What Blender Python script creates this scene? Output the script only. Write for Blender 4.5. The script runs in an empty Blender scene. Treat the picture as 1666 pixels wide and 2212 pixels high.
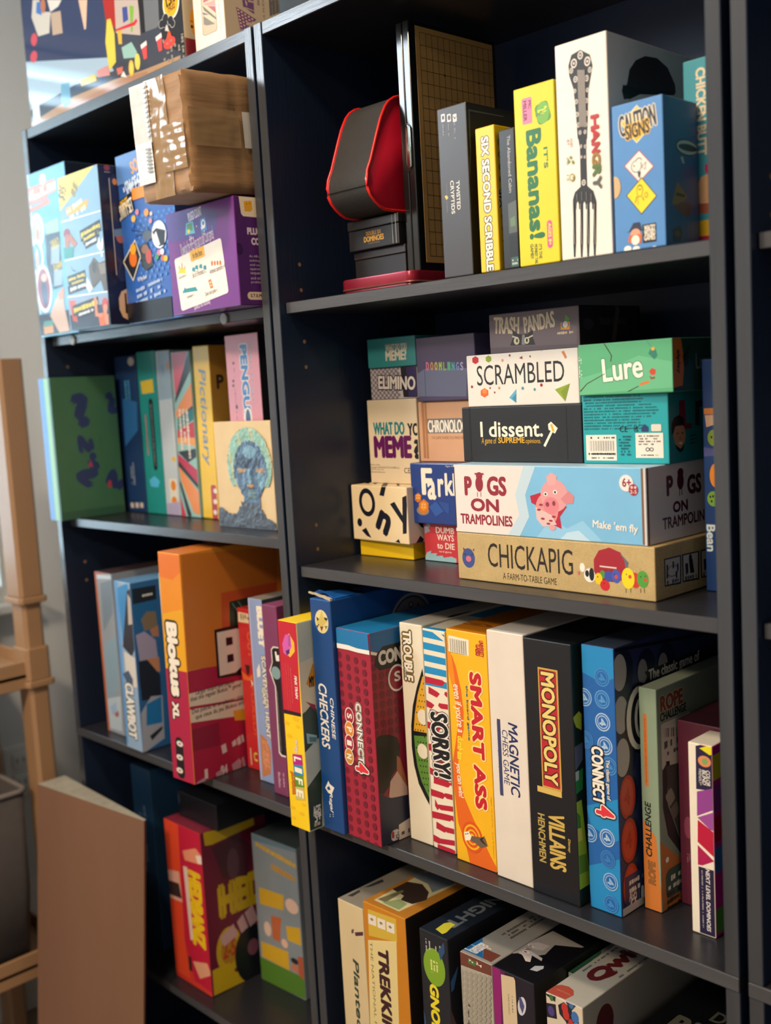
import bpy, bmesh, math, random
from mathutils import Vector, Matrix
C = bpy.context.scene.collection
SC = bpy.context.scene
# ---------------------------------------------------------------- camera
cam = bpy.data.cameras.new('camera'); co = bpy.data.objects.new('camera', cam); C.objects.link(co); SC.camera = co
cam.sensor_fit = 'VERTICAL'; cam.sensor_height = 24.0; cam.lens = 24.0 * 2359.12 / 2212.0
co.matrix_world = Matrix(((0.691979, -0.044446, 0.720548, 1.114221), (0.719722, 0.120245, -0.683770, -0.878527), (-0.056252, 0.991749, 0.115196, 1.307528), (0.000000, 0.000000, 0.000000, 1.000000)))
cam.clip_start = 0.05
cam.dof.use_dof = True; cam.dof.focus_distance = 1.24; cam.dof.aperture_fstop = 2.5
# ---------------------------------------------------------------- world, lamps, exposure
SC.view_settings.view_transform = 'Standard'; SC.view_settings.look = 'None'
SC.view_settings.gamma = 1.0; SC.view_settings.use_curve_mapping = False
SC.view_settings.exposure = -0.4
wd = bpy.data.worlds.new('world'); SC.world = wd; wd.use_nodes = True
bg = wd.node_tree.nodes['Background']; bg.inputs[0].default_value = (1.0, 0.97, 0.95, 1); bg.inputs[1].default_value = 0.6
def lamp(name, kind, loc, power, col, size=None, size_y=None, target=None, shape='DISK'):
    l = bpy.data.lights.new(name, kind); l.energy = power; l.color = col
    if kind == 'AREA':
        l.shape = shape; l.size = size
        if size_y: l.size_y = size_y
    o = bpy.data.objects.new(name, l); C.objects.link(o); o.location = loc
    if target: o.rotation_euler = (Vector(target) - Vector(loc)).to_track_quat('-Z', 'Y').to_euler()
    return o
# the ceiling lamp above the aisle and the daylight outside the left hand window, plus two added fills
lamp('ceiling_lamp', 'AREA', (0.22, -0.80, 2.40), 24, (1.0, 0.78, 0.56), 0.20, target=(0.22, -0.80, 0))
lamp('rear_fill_lamp', 'AREA', (0.38, -2.10, 2.40), 80, (1.0, 0.78, 0.56), 0.45, target=(0.38, -2.10, 0))  # added unseen lamp, evens the brightness from upper to lower shelves
lamp('window_daylight', 'AREA', (-1.32, -0.24, 1.52), 30, (0.60, 0.84, 1.0), 0.66, 1.15, target=(0, -0.24, 1.52), shape='RECTANGLE')
lamp('high_window_fill', 'AREA', (-1.32, -1.325, 2.15), 60, (0.78, 0.90, 1.0), 1.0, .50, target=(0, -1.325, 2.15), shape='RECTANGLE')  # added light behind the unseen high window, for reflections and cool fill
# ---------------------------------------------------------------- materials
def lin(h):
    v = [int(h[i:i+2], 16) / 255 for i in (1, 3, 5)]
    return tuple(c / 12.92 if c <= .04045 else ((c + .055) / 1.055) ** 2.4 for c in v)
MATS = {}
def mat(col, rough=.38, name=None, metal=0., noise=0., nscale=30., bump=0., bscale=200., stretch=None, spec=.5, dark=.75, alpha=1., trans=0.):
    key = (col, rough, name, metal, noise, bump, alpha, trans)
    if key in MATS: return MATS[key]
    m = bpy.data.materials.new(name or 'print_' + col[1:]); m.use_nodes = True; nt = m.node_tree; p = nt.nodes['Principled BSDF']
    c = lin(col) + (1,)
    p.inputs['Base Color'].default_value = c; p.inputs['Roughness'].default_value = rough; p.inputs['Metallic'].default_value = metal
    p.inputs['Specular IOR Level'].default_value = spec
    if alpha < 1: p.inputs['Alpha'].default_value = alpha
    if trans: p.inputs['Transmission Weight'].default_value = trans
    if noise or bump:
        tc = nt.nodes.new('ShaderNodeTexCoord'); mp = nt.nodes.new('ShaderNodeMapping'); nt.links.new(tc.outputs['Object'], mp.inputs[0])
        if stretch: mp.inputs['Scale'].default_value = stretch
    if noise:
        n = nt.nodes.new('ShaderNodeTexNoise'); n.inputs['Scale'].default_value = nscale; n.inputs['Detail'].default_value = 6; nt.links.new(mp.outputs[0], n.inputs['Vector'])
        r = nt.nodes.new('ShaderNodeValToRGB'); r.color_ramp.elements[0].position = .5 - .28; r.color_ramp.elements[1].position = .5 + .28
        r.color_ramp.elements[0].color = tuple(x * (1 - noise) for x in c[:3]) + (1,); r.color_ramp.elements[1].color = tuple(min(1, x * (1 + noise)) for x in c[:3]) + (1,)
        nt.links.new(n.outputs['Fac'], r.inputs[0]); nt.links.new(r.outputs[0], p.inputs['Base Color'])
    if bump:
        n = nt.nodes.new('ShaderNodeTexNoise'); n.inputs['Scale'].default_value = bscale; n.inputs['Detail'].default_value = 3; nt.links.new(mp.outputs[0], n.inputs['Vector'])
        b = nt.nodes.new('ShaderNodeBump'); b.inputs['Strength'].default_value = bump; b.inputs['Distance'].default_value = .002; nt.links.new(n.outputs['Fac'], b.inputs['Height']); nt.links.new(b.outputs[0], p.inputs['Normal'])
    MATS[key] = m; return m
def burlap():
    m = mat('#c6ab74', .6, 'burlap_print', noise=.12, nscale=40)
    if m.get('done'): return m
    m['done'] = 1; nt = m.node_tree; p = nt.nodes['Principled BSDF']; tc = nt.nodes.new('ShaderNodeTexCoord')
    old = p.inputs['Base Color'].links[0].from_socket; f = None
    for d in ('X', 'Z'):
        w = nt.nodes.new('ShaderNodeTexWave'); w.bands_direction = d; w.inputs['Scale'].default_value = 190; w.inputs['Distortion'].default_value = 2.5; w.inputs['Detail Scale'].default_value = 4
        nt.links.new(tc.outputs['Object'], w.inputs['Vector']); f2 = w.outputs['Fac']
        if f is None: f = f2
        else:
            mm = nt.nodes.new('ShaderNodeMath'); mm.operation = 'MULTIPLY'; nt.links.new(f, mm.inputs[0]); nt.links.new(f2, mm.inputs[1]); f = mm.outputs[0]
    mx = nt.nodes.new('ShaderNodeMix'); mx.data_type = 'RGBA'; nt.links.new(f, mx.inputs['Factor']); nt.links.new(old, mx.inputs['A']); mx.inputs['B'].default_value = lin('#8a7244') + (1,)
    nt.links.new(mx.outputs['Result'], p.inputs['Base Color']); return m
LAM = mat('#172236', .33, 'black_laminate', noise=.25, nscale=9, stretch=(1, 1, .08), bump=.12, bscale=260)
LAMH = mat('#23242a', .30, 'black_laminate_shelf', noise=.25, nscale=9, stretch=(.08, 1, 1), bump=.10, bscale=260)
EDGE = mat('#3a3d42', .24, 'black_edge_band', noise=.35, nscale=22, stretch=(1, 1, .1), bump=.08, bscale=300)
EDGEH = mat('#424347', .26, 'black_edge_band_shelf', noise=.35, nscale=22, stretch=(.1, 1, 1), bump=.08, bscale=300)
BACK = mat('#182a48', .5, 'back_board', noise=.15, nscale=12)
# ---------------------------------------------------------------- helpers
def link(name, me, parent=None):
    o = bpy.data.objects.new(name, me); C.objects.link(o)
    if parent: o.parent = parent
    return o
def tag(o, label=None, cat=None, group=None, kind=None):
    if label: o['label'] = label
    if cat: o['category'] = cat
    if group: o['group'] = group
    if kind: o['kind'] = kind
    return o
def empty(name, loc, rz=0, **k):
    o = link(name, None); o.location = loc; o.rotation_euler = (0, 0, rz); o.empty_display_size = .05
    return tag(o, **k)
class MB:
    def __init__(s): s.bm = bmesh.new(); s.mats = []
    def mi(s, m):
        if m not in s.mats: s.mats.append(m)
        return s.mats.index(m)
    def box(s, a, b, m, bev=0., seg=1, mats=None):
        x0, y0, z0 = a; x1, y1, z1 = b; bm = s.bm; n0 = set(bm.faces)
        vs = bmesh.ops.create_cube(bm, size=1)['verts']
        for v in vs: v.co = Vector(((x0 + x1) / 2 + v.co.x * (x1 - x0), (y0 + y1) / 2 + v.co.y * (y1 - y0), (z0 + z1) / 2 + v.co.z * (z1 - z0)))
        if bev:
            es = list({e for v in vs for e in v.link_edges}); bmesh.ops.bevel(bm, geom=es, offset=bev, segments=seg, profile=.5, affect='EDGES')
        i = s.mi(m)
        for f in bm.faces:
            if f not in n0:
                f.material_index = i
                if mats:
                    f.normal_update(); n = f.normal
                    for key, mm in mats.items():
                        d = {'f': (0, -1, 0), 'r': (1, 0, 0), 'l': (-1, 0, 0), 't': (0, 0, 1), 'b': (0, 0, -1), 'k': (0, 1, 0)}[key]
                        if n.dot(Vector(d)) > .8: f.material_index = s.mi(mm)
        return s
    def prism(s, pts, axis, a0, a1, m, bev=0., seg=2):
        # closed outline pts extruded along an axis
        def put(p, t): return {'x': (t, p[0], p[1]), 'y': (p[0], t, p[1]), 'z': (p[0], p[1], t)}[axis]
        bm = s.bm; v0 = [bm.verts.new(put(p, a0)) for p in pts]; v1 = [bm.verts.new(put(p, a1)) for p in pts]; n = len(pts); i = s.mi(m); fs = []
        fs.append(bm.faces.new(v0)); fs.append(bm.faces.new(v1[::-1]))
        for k in range(n): fs.append(bm.faces.new((v0[k], v1[k], v1[(k + 1) % n], v0[(k + 1) % n])))
        for f in fs: f.material_index = i
        if bev:
            es = list(set(fs[0].edges) | set(fs[1].edges)); r = bmesh.ops.bevel(bm, geom=es, offset=bev, segments=seg, profile=.5, affect='EDGES')
            for f in r['faces']: f.material_index = i
        return s
    def disc(s, c, n, r, m, seg=12, ry=None):
        n = Vector(n); q = n.to_track_quat('Z', 'Y'); c = Vector(c); i = s.mi(m)
        f = s.bm.faces.new([s.bm.verts.new(c + q @ Vector((r * math.cos(t), (ry or r) * math.sin(t), 0))) for t in [2 * math.pi * k / seg for k in range(seg)]]); f.material_index = i
        return s
    def tube(s, pts, r, m, seg=8, closed=False):
        bm = s.bm; i = s.mi(m); rings = []; n = len(pts); pts = [Vector(p) for p in pts]
        for k in range(n):
            if closed: d = pts[(k + 1) % n] - pts[k - 1]
            else: d = pts[min(k + 1, n - 1)] - pts[max(k - 1, 0)]
            q = d.to_track_quat('Z', 'Y'); rings.append([bm.verts.new(pts[k] + q @ Vector((r * math.cos(2 * math.pi * j / seg), r * math.sin(2 * math.pi * j / seg), 0))) for j in range(seg)])
        for k in range(n if closed else n - 1):
            a, b = rings[k], rings[(k + 1) % n]
            for j in range(seg):
                f = bm.faces.new((a[j], a[(j + 1) % seg], b[(j + 1) % seg], b[j])); f.material_index = i; f.smooth = True
        return s
    def build(s, name, parent=None, smooth=False, local=None):
        bmesh.ops.recalc_face_normals(s.bm, faces=s.bm.faces[:])
        me = bpy.data.meshes.new(name); s.bm.to_mesh(me); s.bm.free()
        for m in s.mats: me.materials.append(m)
        if smooth:
            for p in me.polygons: p.use_smooth = True
        return link(name, me, parent)
def smooth_angle(o, a=40):
    me = o.data
    for p in me.polygons: p.use_smooth = True
    try: me.set_sharp_from_angle(angle=math.radians(a))
    except Exception: pass
# ---------------------------------------------------------------- printed faces of boxes (mesh lettering and shapes just proud of the card)
FACE = {'f': ((0,0,0),(1,0,0),(0,0,1)), 'r': ((1,0,0),(0,1,0),(0,0,1)), 't': ((0,0,1),(1,0,0),(0,1,0)), 'l': ((0,1,0),(0,-1,0),(0,0,1)), 'b': ((0,1,0),(1,0,0),(0,-1,0))}
TXT = {}
def text_shape(body, shear):
    key = (body, shear)
    if key in TXT: return TXT[key]
    cu = bpy.data.curves.new('lettering', 'FONT'); cu.body = body; cu.shear = shear; cu.resolution_u = 3; cu.fill_mode = 'FRONT'
    o = bpy.data.objects.new('lettering', cu); C.objects.link(o)
    dg = bpy.context.evaluated_depsgraph_get(); me = bpy.data.meshes.new_from_object(o.evaluated_get(dg))
    v = [(p.co.x, p.co.y) for p in me.vertices]; f = [tuple(p.vertices) for p in me.polygons]
    bpy.data.objects.remove(o); bpy.data.meshes.remove(me); bpy.data.curves.remove(cu)
    TXT[key] = (v, f); return TXT[key]
def shapes(d):
    """2-D verts (mm on the face) and faces of one printed mark"""
    k = d[0]
    if k == 'P':
        l = d[3]; v = [(l[i], l[i + 1]) for i in range(0, len(l), 2)]; return v, [tuple(range(len(v)))]
    if k in 'RE':
        cu, cv = d[3], d[4]
        if k == 'R':
            w, h, a, r = d[5] / 2, d[6] / 2, math.radians(d[7]), d[8]
            if r:
                r = min(r, w, h); p = []
                for (sx, sy, s0) in ((1, 1, 0), (-1, 1, 90), (-1, -1, 180), (1, -1, 270)):
                    for t in range(0, 91, 18): p.append((sx * (w - r) + r * math.cos(math.radians(s0 + t)), sy * (h - r) + r * math.sin(math.radians(s0 + t))))
            else: p = [(w, h), (-w, h), (-w, -h), (w, -h)]
        else:
            a, n = math.radians(d[7]), d[8]; p = [(d[5] * math.cos(2 * math.pi * i / n + .4), d[6] * math.sin(2 * math.pi * i / n + .4)) for i in range(n)]
        ca, sa = math.cos(a), math.sin(a)
        return [(cu + x * ca - y * sa, cv + x * sa + y * ca) for x, y in p], [tuple(range(len(p)))]
    if k == 'T':
        _, f, c, body, cu, cv, w, h, ang, bold, shear, grow = d
        v, fs = text_shape(body, shear)
        if not v: return [], []
        x0 = min(p[0] for p in v); x1 = max(p[0] for p in v); y0 = min(p[1] for p in v); y1 = max(p[1] for p in v)
        sm = min(h, 1.9 * w / max(1, len(body))); rb = bold * sm if bold * sm > .09 else 0; rg = grow * sm
        sx, sy = (w - 2 * rb) / max(x1 - x0, 1e-6), (h - 2 * rb) / max(y1 - y0, 1e-6); mx, my = (x0 + x1) / 2, (y0 + y1) / 2; a = math.radians(ang); ca, sa = math.cos(a), math.sin(a)
        # heavier strokes and outlines: the same letters laid round a small circle
        n = 1 if rb + rg == 0 else (10 if rg else 6); r = rb + rg; V = []; F = []
        for i in range(n):
            dx, dy = (0, 0) if n == 1 else (r * math.cos(2 * math.pi * i / n), r * math.sin(2 * math.pi * i / n)); b0 = len(V)
            for x, y in v:
                X, Y = (x - mx) * sx + dx, (y - my) * sy + dy; V.append((cu + X * ca - Y * sa, cv + X * sa + Y * ca, i))
            F += [tuple(b0 + t for t in q) for q in fs]
        return V, F
    if k == 'S':
        _, f, c, cu, cv, w, h, ang, n, dens, seed = d
        rng = random.Random(seed); v = []; fs = []; a = math.radians(ang); ca, sa = math.cos(a), math.sin(a); rh = h / n
        for r in range(n):
            x = 0.; yb = h / 2 - (r + .5) * rh; lim = w * (1 if n == 1 else rng.uniform(.72, 1))
            while x < lim:
                L = rh * rng.uniform(.25, .6)
                if rng.random() < dens:
                    hh = rh * rng.uniform(.22, .36); q = [(x, yb - hh), (min(x + L, lim), yb - hh * rng.uniform(.7, 1)), (min(x + L, lim), yb + hh), (x, yb + hh * rng.uniform(.6, 1))]
                    b0 = len(v); v += [(cu + (px - w / 2) * ca - py * sa, cv + (px - w / 2) * sa + py * ca) for px, py in q]; fs.append((b0, b0 + 1, b0 + 2, b0 + 3))
                x += L * 1.22
        return v, fs
def print_face(mb, size, decs, rough):
    cnt = {}
    for d in decs:
        f = d[1]; o, u, v = [Vector(t) for t in FACE[f]]; n = u.cross(v); o = Vector((o.x * size[0], o.y * size[1], o.z * size[2]))
        W = abs(u.dot(Vector(size))) * 1000; H = abs(v.dot(Vector(size))) * 1000
        pts, fcs = shapes(d)
        if not pts: continue
        lift = .00006 + .0000095 * cnt.get(f, 0); cnt[f] = cnt.get(f, 0) + 1
        t = bmesh.new(); tv = [t.verts.new((q[0], q[1], q[2] if len(q) > 2 else 0)) for q in pts]
        for q in fcs:
            try: t.faces.new([tv[i] for i in q])
            except ValueError: pass
        e = .6
        for co_, no in (((e, 0, 0), (-1, 0, 0)), ((W - e, 0, 0), (1, 0, 0)), ((0, e, 0), (0, -1, 0)), ((0, H - e, 0), (0, 1, 0))):
            bmesh.ops.bisect_plane(t, geom=t.verts[:] + t.edges[:] + t.faces[:], plane_co=co_, plane_no=no, clear_outer=True)
        mi = mb.mi(mat(d[2], rough))
        mp = {w: mb.bm.verts.new(o + u * (w.co.x / 1000) + v * (w.co.y / 1000) + n * (lift + w.co.z * 8.5e-7)) for w in t.verts}
        for q in t.faces:
            try: nf = mb.bm.faces.new([mp[w] for w in q.verts])
            except ValueError: continue
            nf.normal_update()
            if nf.normal.dot(n) < 0: nf.normal_flip()
            nf.material_index = mi
        t.free()
def pose(pos, yaw, pitch, roll):
    return Matrix.Translation(pos) @ Matrix.Rotation(math.radians(yaw), 4, 'Z') @ Matrix.Rotation(math.radians(pitch), 4, 'X') @ Matrix.Rotation(-math.radians(roll), 4, 'Y')
KEYS = {}
def carton(name, label, cat, pos, size, col, faces, yaw, pitch, roll, rough, bev, decs, group=None, key=None, part_of=None):
    """one printed carton: a bevelled box with its own print on the faces that show"""
    mb = MB(); base = burlap() if col == 'burlap' else mat(col, rough, noise=.05, nscale=25)
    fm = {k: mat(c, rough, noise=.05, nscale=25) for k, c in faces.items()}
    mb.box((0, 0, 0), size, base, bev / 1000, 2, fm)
    bmesh.ops.recalc_face_normals(mb.bm, faces=mb.bm.faces[:])
    print_face(mb, size, decs, rough)
    me = bpy.data.meshes.new(name); mb.bm.to_mesh(me); mb.bm.free()
    for m in mb.mats: me.materials.append(m)
    o = link(name, me); M = pose(pos, yaw, pitch, roll)
    if part_of:
        o.parent = KEYS[part_of][0]; o.matrix_local = KEYS[part_of][1].inverted() @ M
    else:
        o.matrix_world = M; tag(o, label, cat, group)
        if key: KEYS[key] = (o, M)
    return o

# ---------------------------------------------------------------- the room
WALL = mat('#d6d9da', .85, 'wall_paint', noise=.03, nscale=3, bump=.08, bscale=400)
WL = -1.10; WIN = (-.58, .125, .90, 2.09); W2 = (-1.85, -.80, 1.88, 2.42)   # left wall plane, window and added high window y0 y1 z0 z1
mb = MB(); mb.box((-1.3, .312, 0), (3.2, .36, 2.5), WALL); tag(mb.build('wall_back'), kind='structure')
mb = MB(); y0, y1, a, b = WIN
mb.box((WL - .12, y1, 0), (WL, .312, 2.5), WALL); mb.box((WL - .12, -3.0, 0), (WL, y0, W2[2]), WALL); mb.box((WL - .12, W2[1], W2[2]), (WL, y0, 2.5), WALL); mb.box((WL - .12, -3.0, W2[2]), (WL, W2[0], 2.5), WALL); mb.box((WL - .12, W2[0], W2[3]), (WL, W2[1], 2.5), WALL); mb.box((WL - .12, y0, 0), (WL, y1, a), WALL); mb.box((WL - .12, y0, b), (WL, y1, 2.5), WALL)
tag(mb.build('wall_left'), kind='structure')
mb = MB(); mb.box((-1.3, -3.0, -.05), (3.2, .36, 0), mat('#7a6a58', .6, 'carpet_floor', noise=.2, nscale=80, bump=.5, bscale=600)); tag(mb.build('floor'), kind='structure')
mb = MB(); mb.box((-1.3, -3.0, 2.5), (3.2, .36, 2.55), mat('#d8d5cc', .9, 'ceiling_paint', bump=.1, bscale=300)); tag(mb.build('ceiling'), kind='structure')
mb = MB(); mb.box((WL, -3.0, 0), (WL + .014, .312, .10), mat('#d9d6cc', .4, 'white_trim'), .003, 2); tag(mb.build('baseboard_left'), kind='structure')
# window: white frame, glass pane and a raised blind
TRIM = mat('#dfe2e0', .35, 'window_white')
w = tag(empty('window_1', (WL, (y0 + y1) / 2, a)), kind='structure')
def child(mbx, name, par, loc):
    o = mbx.build(name, par); o.location = -Vector(loc); return o
L0 = (WL, (y0 + y1) / 2, a)
mb = MB()
for q in (((WL - .10, y0, a), (WL + .012, y0 + .035, b)), ((WL - .10, y1 - .035, a), (WL + .012, y1, b)), ((WL - .10, y0 + .035, a), (WL + .012, y1 - .035, a + .035)), ((WL - .10, y0 + .035, b - .035), (WL + .012, y1 - .035, b)), ((WL - .09, y0 + .035, (a + b) / 2 - .02), (WL - .05, y1 - .035, (a + b) / 2 + .02))): mb.box(q[0], q[1], TRIM, .002, 1)
mb.box((WL, y0 - .03, a - .02), (WL + .05, y1 + .03, a), TRIM, .004, 2); child(mb, 'window_frame', w, L0)
gm = bpy.data.materials.new('window_glass'); gm.use_nodes = True; nt = gm.node_tree; nt.nodes.remove(nt.nodes['Principled BSDF'])
tr = nt.nodes.new('ShaderNodeBsdfTransparent'); gl_ = nt.nodes.new('ShaderNodeBsdfGlossy'); gl_.inputs['Roughness'].default_value = .02; mx = nt.nodes.new('ShaderNodeMixShader'); mx.inputs[0].default_value = .06
nt.links.new(tr.outputs[0], mx.inputs[1]); nt.links.new(gl_.outputs[0], mx.inputs[2]); nt.links.new(mx.outputs[0], nt.nodes['Material Output'].inputs[0])
mb = MB(); mb.box((WL - .072, y0 + .035, a + .035), (WL - .068, y1 - .035, b - .035), gm); child(mb, 'glass_pane', w, L0)
mb = MB()
for k in range(20):
    z = 1.985 - k * .053
    mb.prism([(WL - .045, z - .010), (WL - .005, z + .008), (WL - .005, z + .0095), (WL - .045, z - .0085)], 'y', y0 + .04, y1 - .04, TRIM)
mb.box((WL - .05, y0 + .04, 2.02), (WL - .002, y1 - .04, 2.052), TRIM); o = child(mb, 'blind', w, L0)
c2 = (WL, (W2[0] + W2[1]) / 2, W2[2]); w2 = tag(empty('added_high_window', c2), kind='structure'); mb = MB(); y2, y3, a2, b2 = W2  # unseen high window, added for the bright reflections on posts and edges
for q in (((WL - .10, y2, a2), (WL + .012, y2 + .035, b2)), ((WL - .10, y3 - .035, a2), (WL + .012, y3, b2)), ((WL - .10, y2 + .035, a2), (WL + .012, y3 - .035, a2 + .035)), ((WL - .10, y2 + .035, b2 - .035), (WL + .012, y3 - .035, b2))): mb.box(q[0], q[1], TRIM, .002, 1)
child(mb, 'window_frame', w2, c2); mb = MB(); mb.box((WL - .072, y2 + .035, a2 + .035), (WL - .068, y3 - .035, b2 - .035), gm); child(mb, 'glass_pane', w2, c2)
# outlet low on the left wall
o = empty('wall_outlet', (WL, .095, .53), label='white electrical outlet low on the left wall behind the fabric bin', cat='outlet')
mb = MB(); mb.box((0, -.035, -.057), (.006, .035, .057), TRIM, .003, 2); mb.build('cover_plate', o)
mb = MB(); mb.box((.006, -.017, .008), (.009, .017, .040), TRIM, .002, 2); mb.box((.006, -.017, -.040), (.009, .017, -.008), TRIM, .002, 2)
for z in (.024, -.024):
    for y in (-.007, .007): mb.box((.009, y - .0012, z - .005), (.0095, y + .0012, z + .005), mat('#2a2a2a', .5, 'socket_slot'))
mb.build('socket', o)
# ---------------------------------------------------------------- bookcases
H0 = 1.759; T = .0151; Z3 = .742; TS = .0145; DEP = .285; HOLE = mat('#80644a', .8, 'bare_chipboard')
def bookcase(x0, W, label, shelves, fixed_low, dots=()):
    """two part side panels on a full width fixed shelf, loose shelves above and below, thin back"""
    r = empty('bookcase', (x0, 0, 0), label=label, cat='bookcase')
    def B(name, a, b, m, mats, bev=.0008, par=r):
        mb = MB(); mb.box(a, b, m, bev, 1, mats); return mb
    for s in (0, 1):
        xa = 0 if s == 0 else W - T; xb = xa + T
        mb = B('', (xa, 0, Z3), (xb, DEP, H0), LAM, {'f': EDGE, 't': EDGE})
        xi = xb + .00015 if s == 0 else xa - .00015; nx = (1, 0, 0) if s == 0 else (-1, 0, 0)
        for z in (1.467, 1.4347, 1.3692, 1.3366, 1.130, 1.098, 1.0312, .9991): 
            for y in (.0375, .235): mb.disc((xi, y, z), nx, .0026, HOLE)
        mb.build('side_panel', r)
        mb = B('', (xa, .0008, 0), (xb, DEP, Z3 - TS), LAM, {'f': EDGE})
        for z in (.371, .339):
            for y in (.0375, .235): mb.disc((xi, y, z), nx, .0026, HOLE)
        mb.build('side_panel', r)
    B('', (T, .0015, H0 - .0154), (W - T, DEP, H0), LAMH, {'f': EDGEH}).build('top_board', r)
    B('', (0, -.0005, Z3 - TS), (W, DEP, Z3), LAMH, {'f': EDGEH}).build('fixed_shelf', r)
    for z, rec in shelves:
        o = B('', (T + .0012, rec, z - TS), (W - T - .0012, DEP - .004, z), LAMH, {'f': EDGEH}).build('shelf', r)
        for (dx, zz) in dots:
            if abs(zz - z) < .03:
                d = MB(); d.prism([(dx - x0 + .0075 * math.cos(t * math.pi / 10), zz + .0078 * math.sin(t * math.pi / 10)) for t in range(20)], 'y', rec - .003, rec, mat('#aeb2b0', .8, 'grey_felt'), .0008); q = d.build('felt_dot', o)
    B('', (T, .010, .06), (W - T, DEP - .004, .06 + TS), LAMH, {'f': EDGEH}).build('bottom_board', r)
    B('', (T, .020, 0), (W - T, .034, .06), LAM, {'f': EDGE}).build('plinth', r)
    mb = MB(); mb.box((.002, DEP, .01), (W - .002, DEP + .004, H0 - .002), BACK); mb.build('back_panel', r)
    return r
bookcase(0, .63, 'black bookcase in the middle filled with stacked and upright game boxes', [(1.4186, .0098), (1.0802, .0055), (.404, .010)], 0)
bookcase(-.6349, .63, 'black bookcase on the left by the wall with kits, a parcel and a small painting', [(1.4184, .0129), (1.1114, .016), (.3416, .010)], 0, ((-.1208, 1.4095), (-.5455, 1.4097)))
bookcase(.6386, .63, 'dark empty looking black bookcase at the right edge of the photo', [(1.4186, .012), (1.0802, .010), (.404, .012)], 0)

# ---------------------------------------------------------------- cartons: pose, size (m), card colours and the print on each face (mm)
N = None

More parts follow.
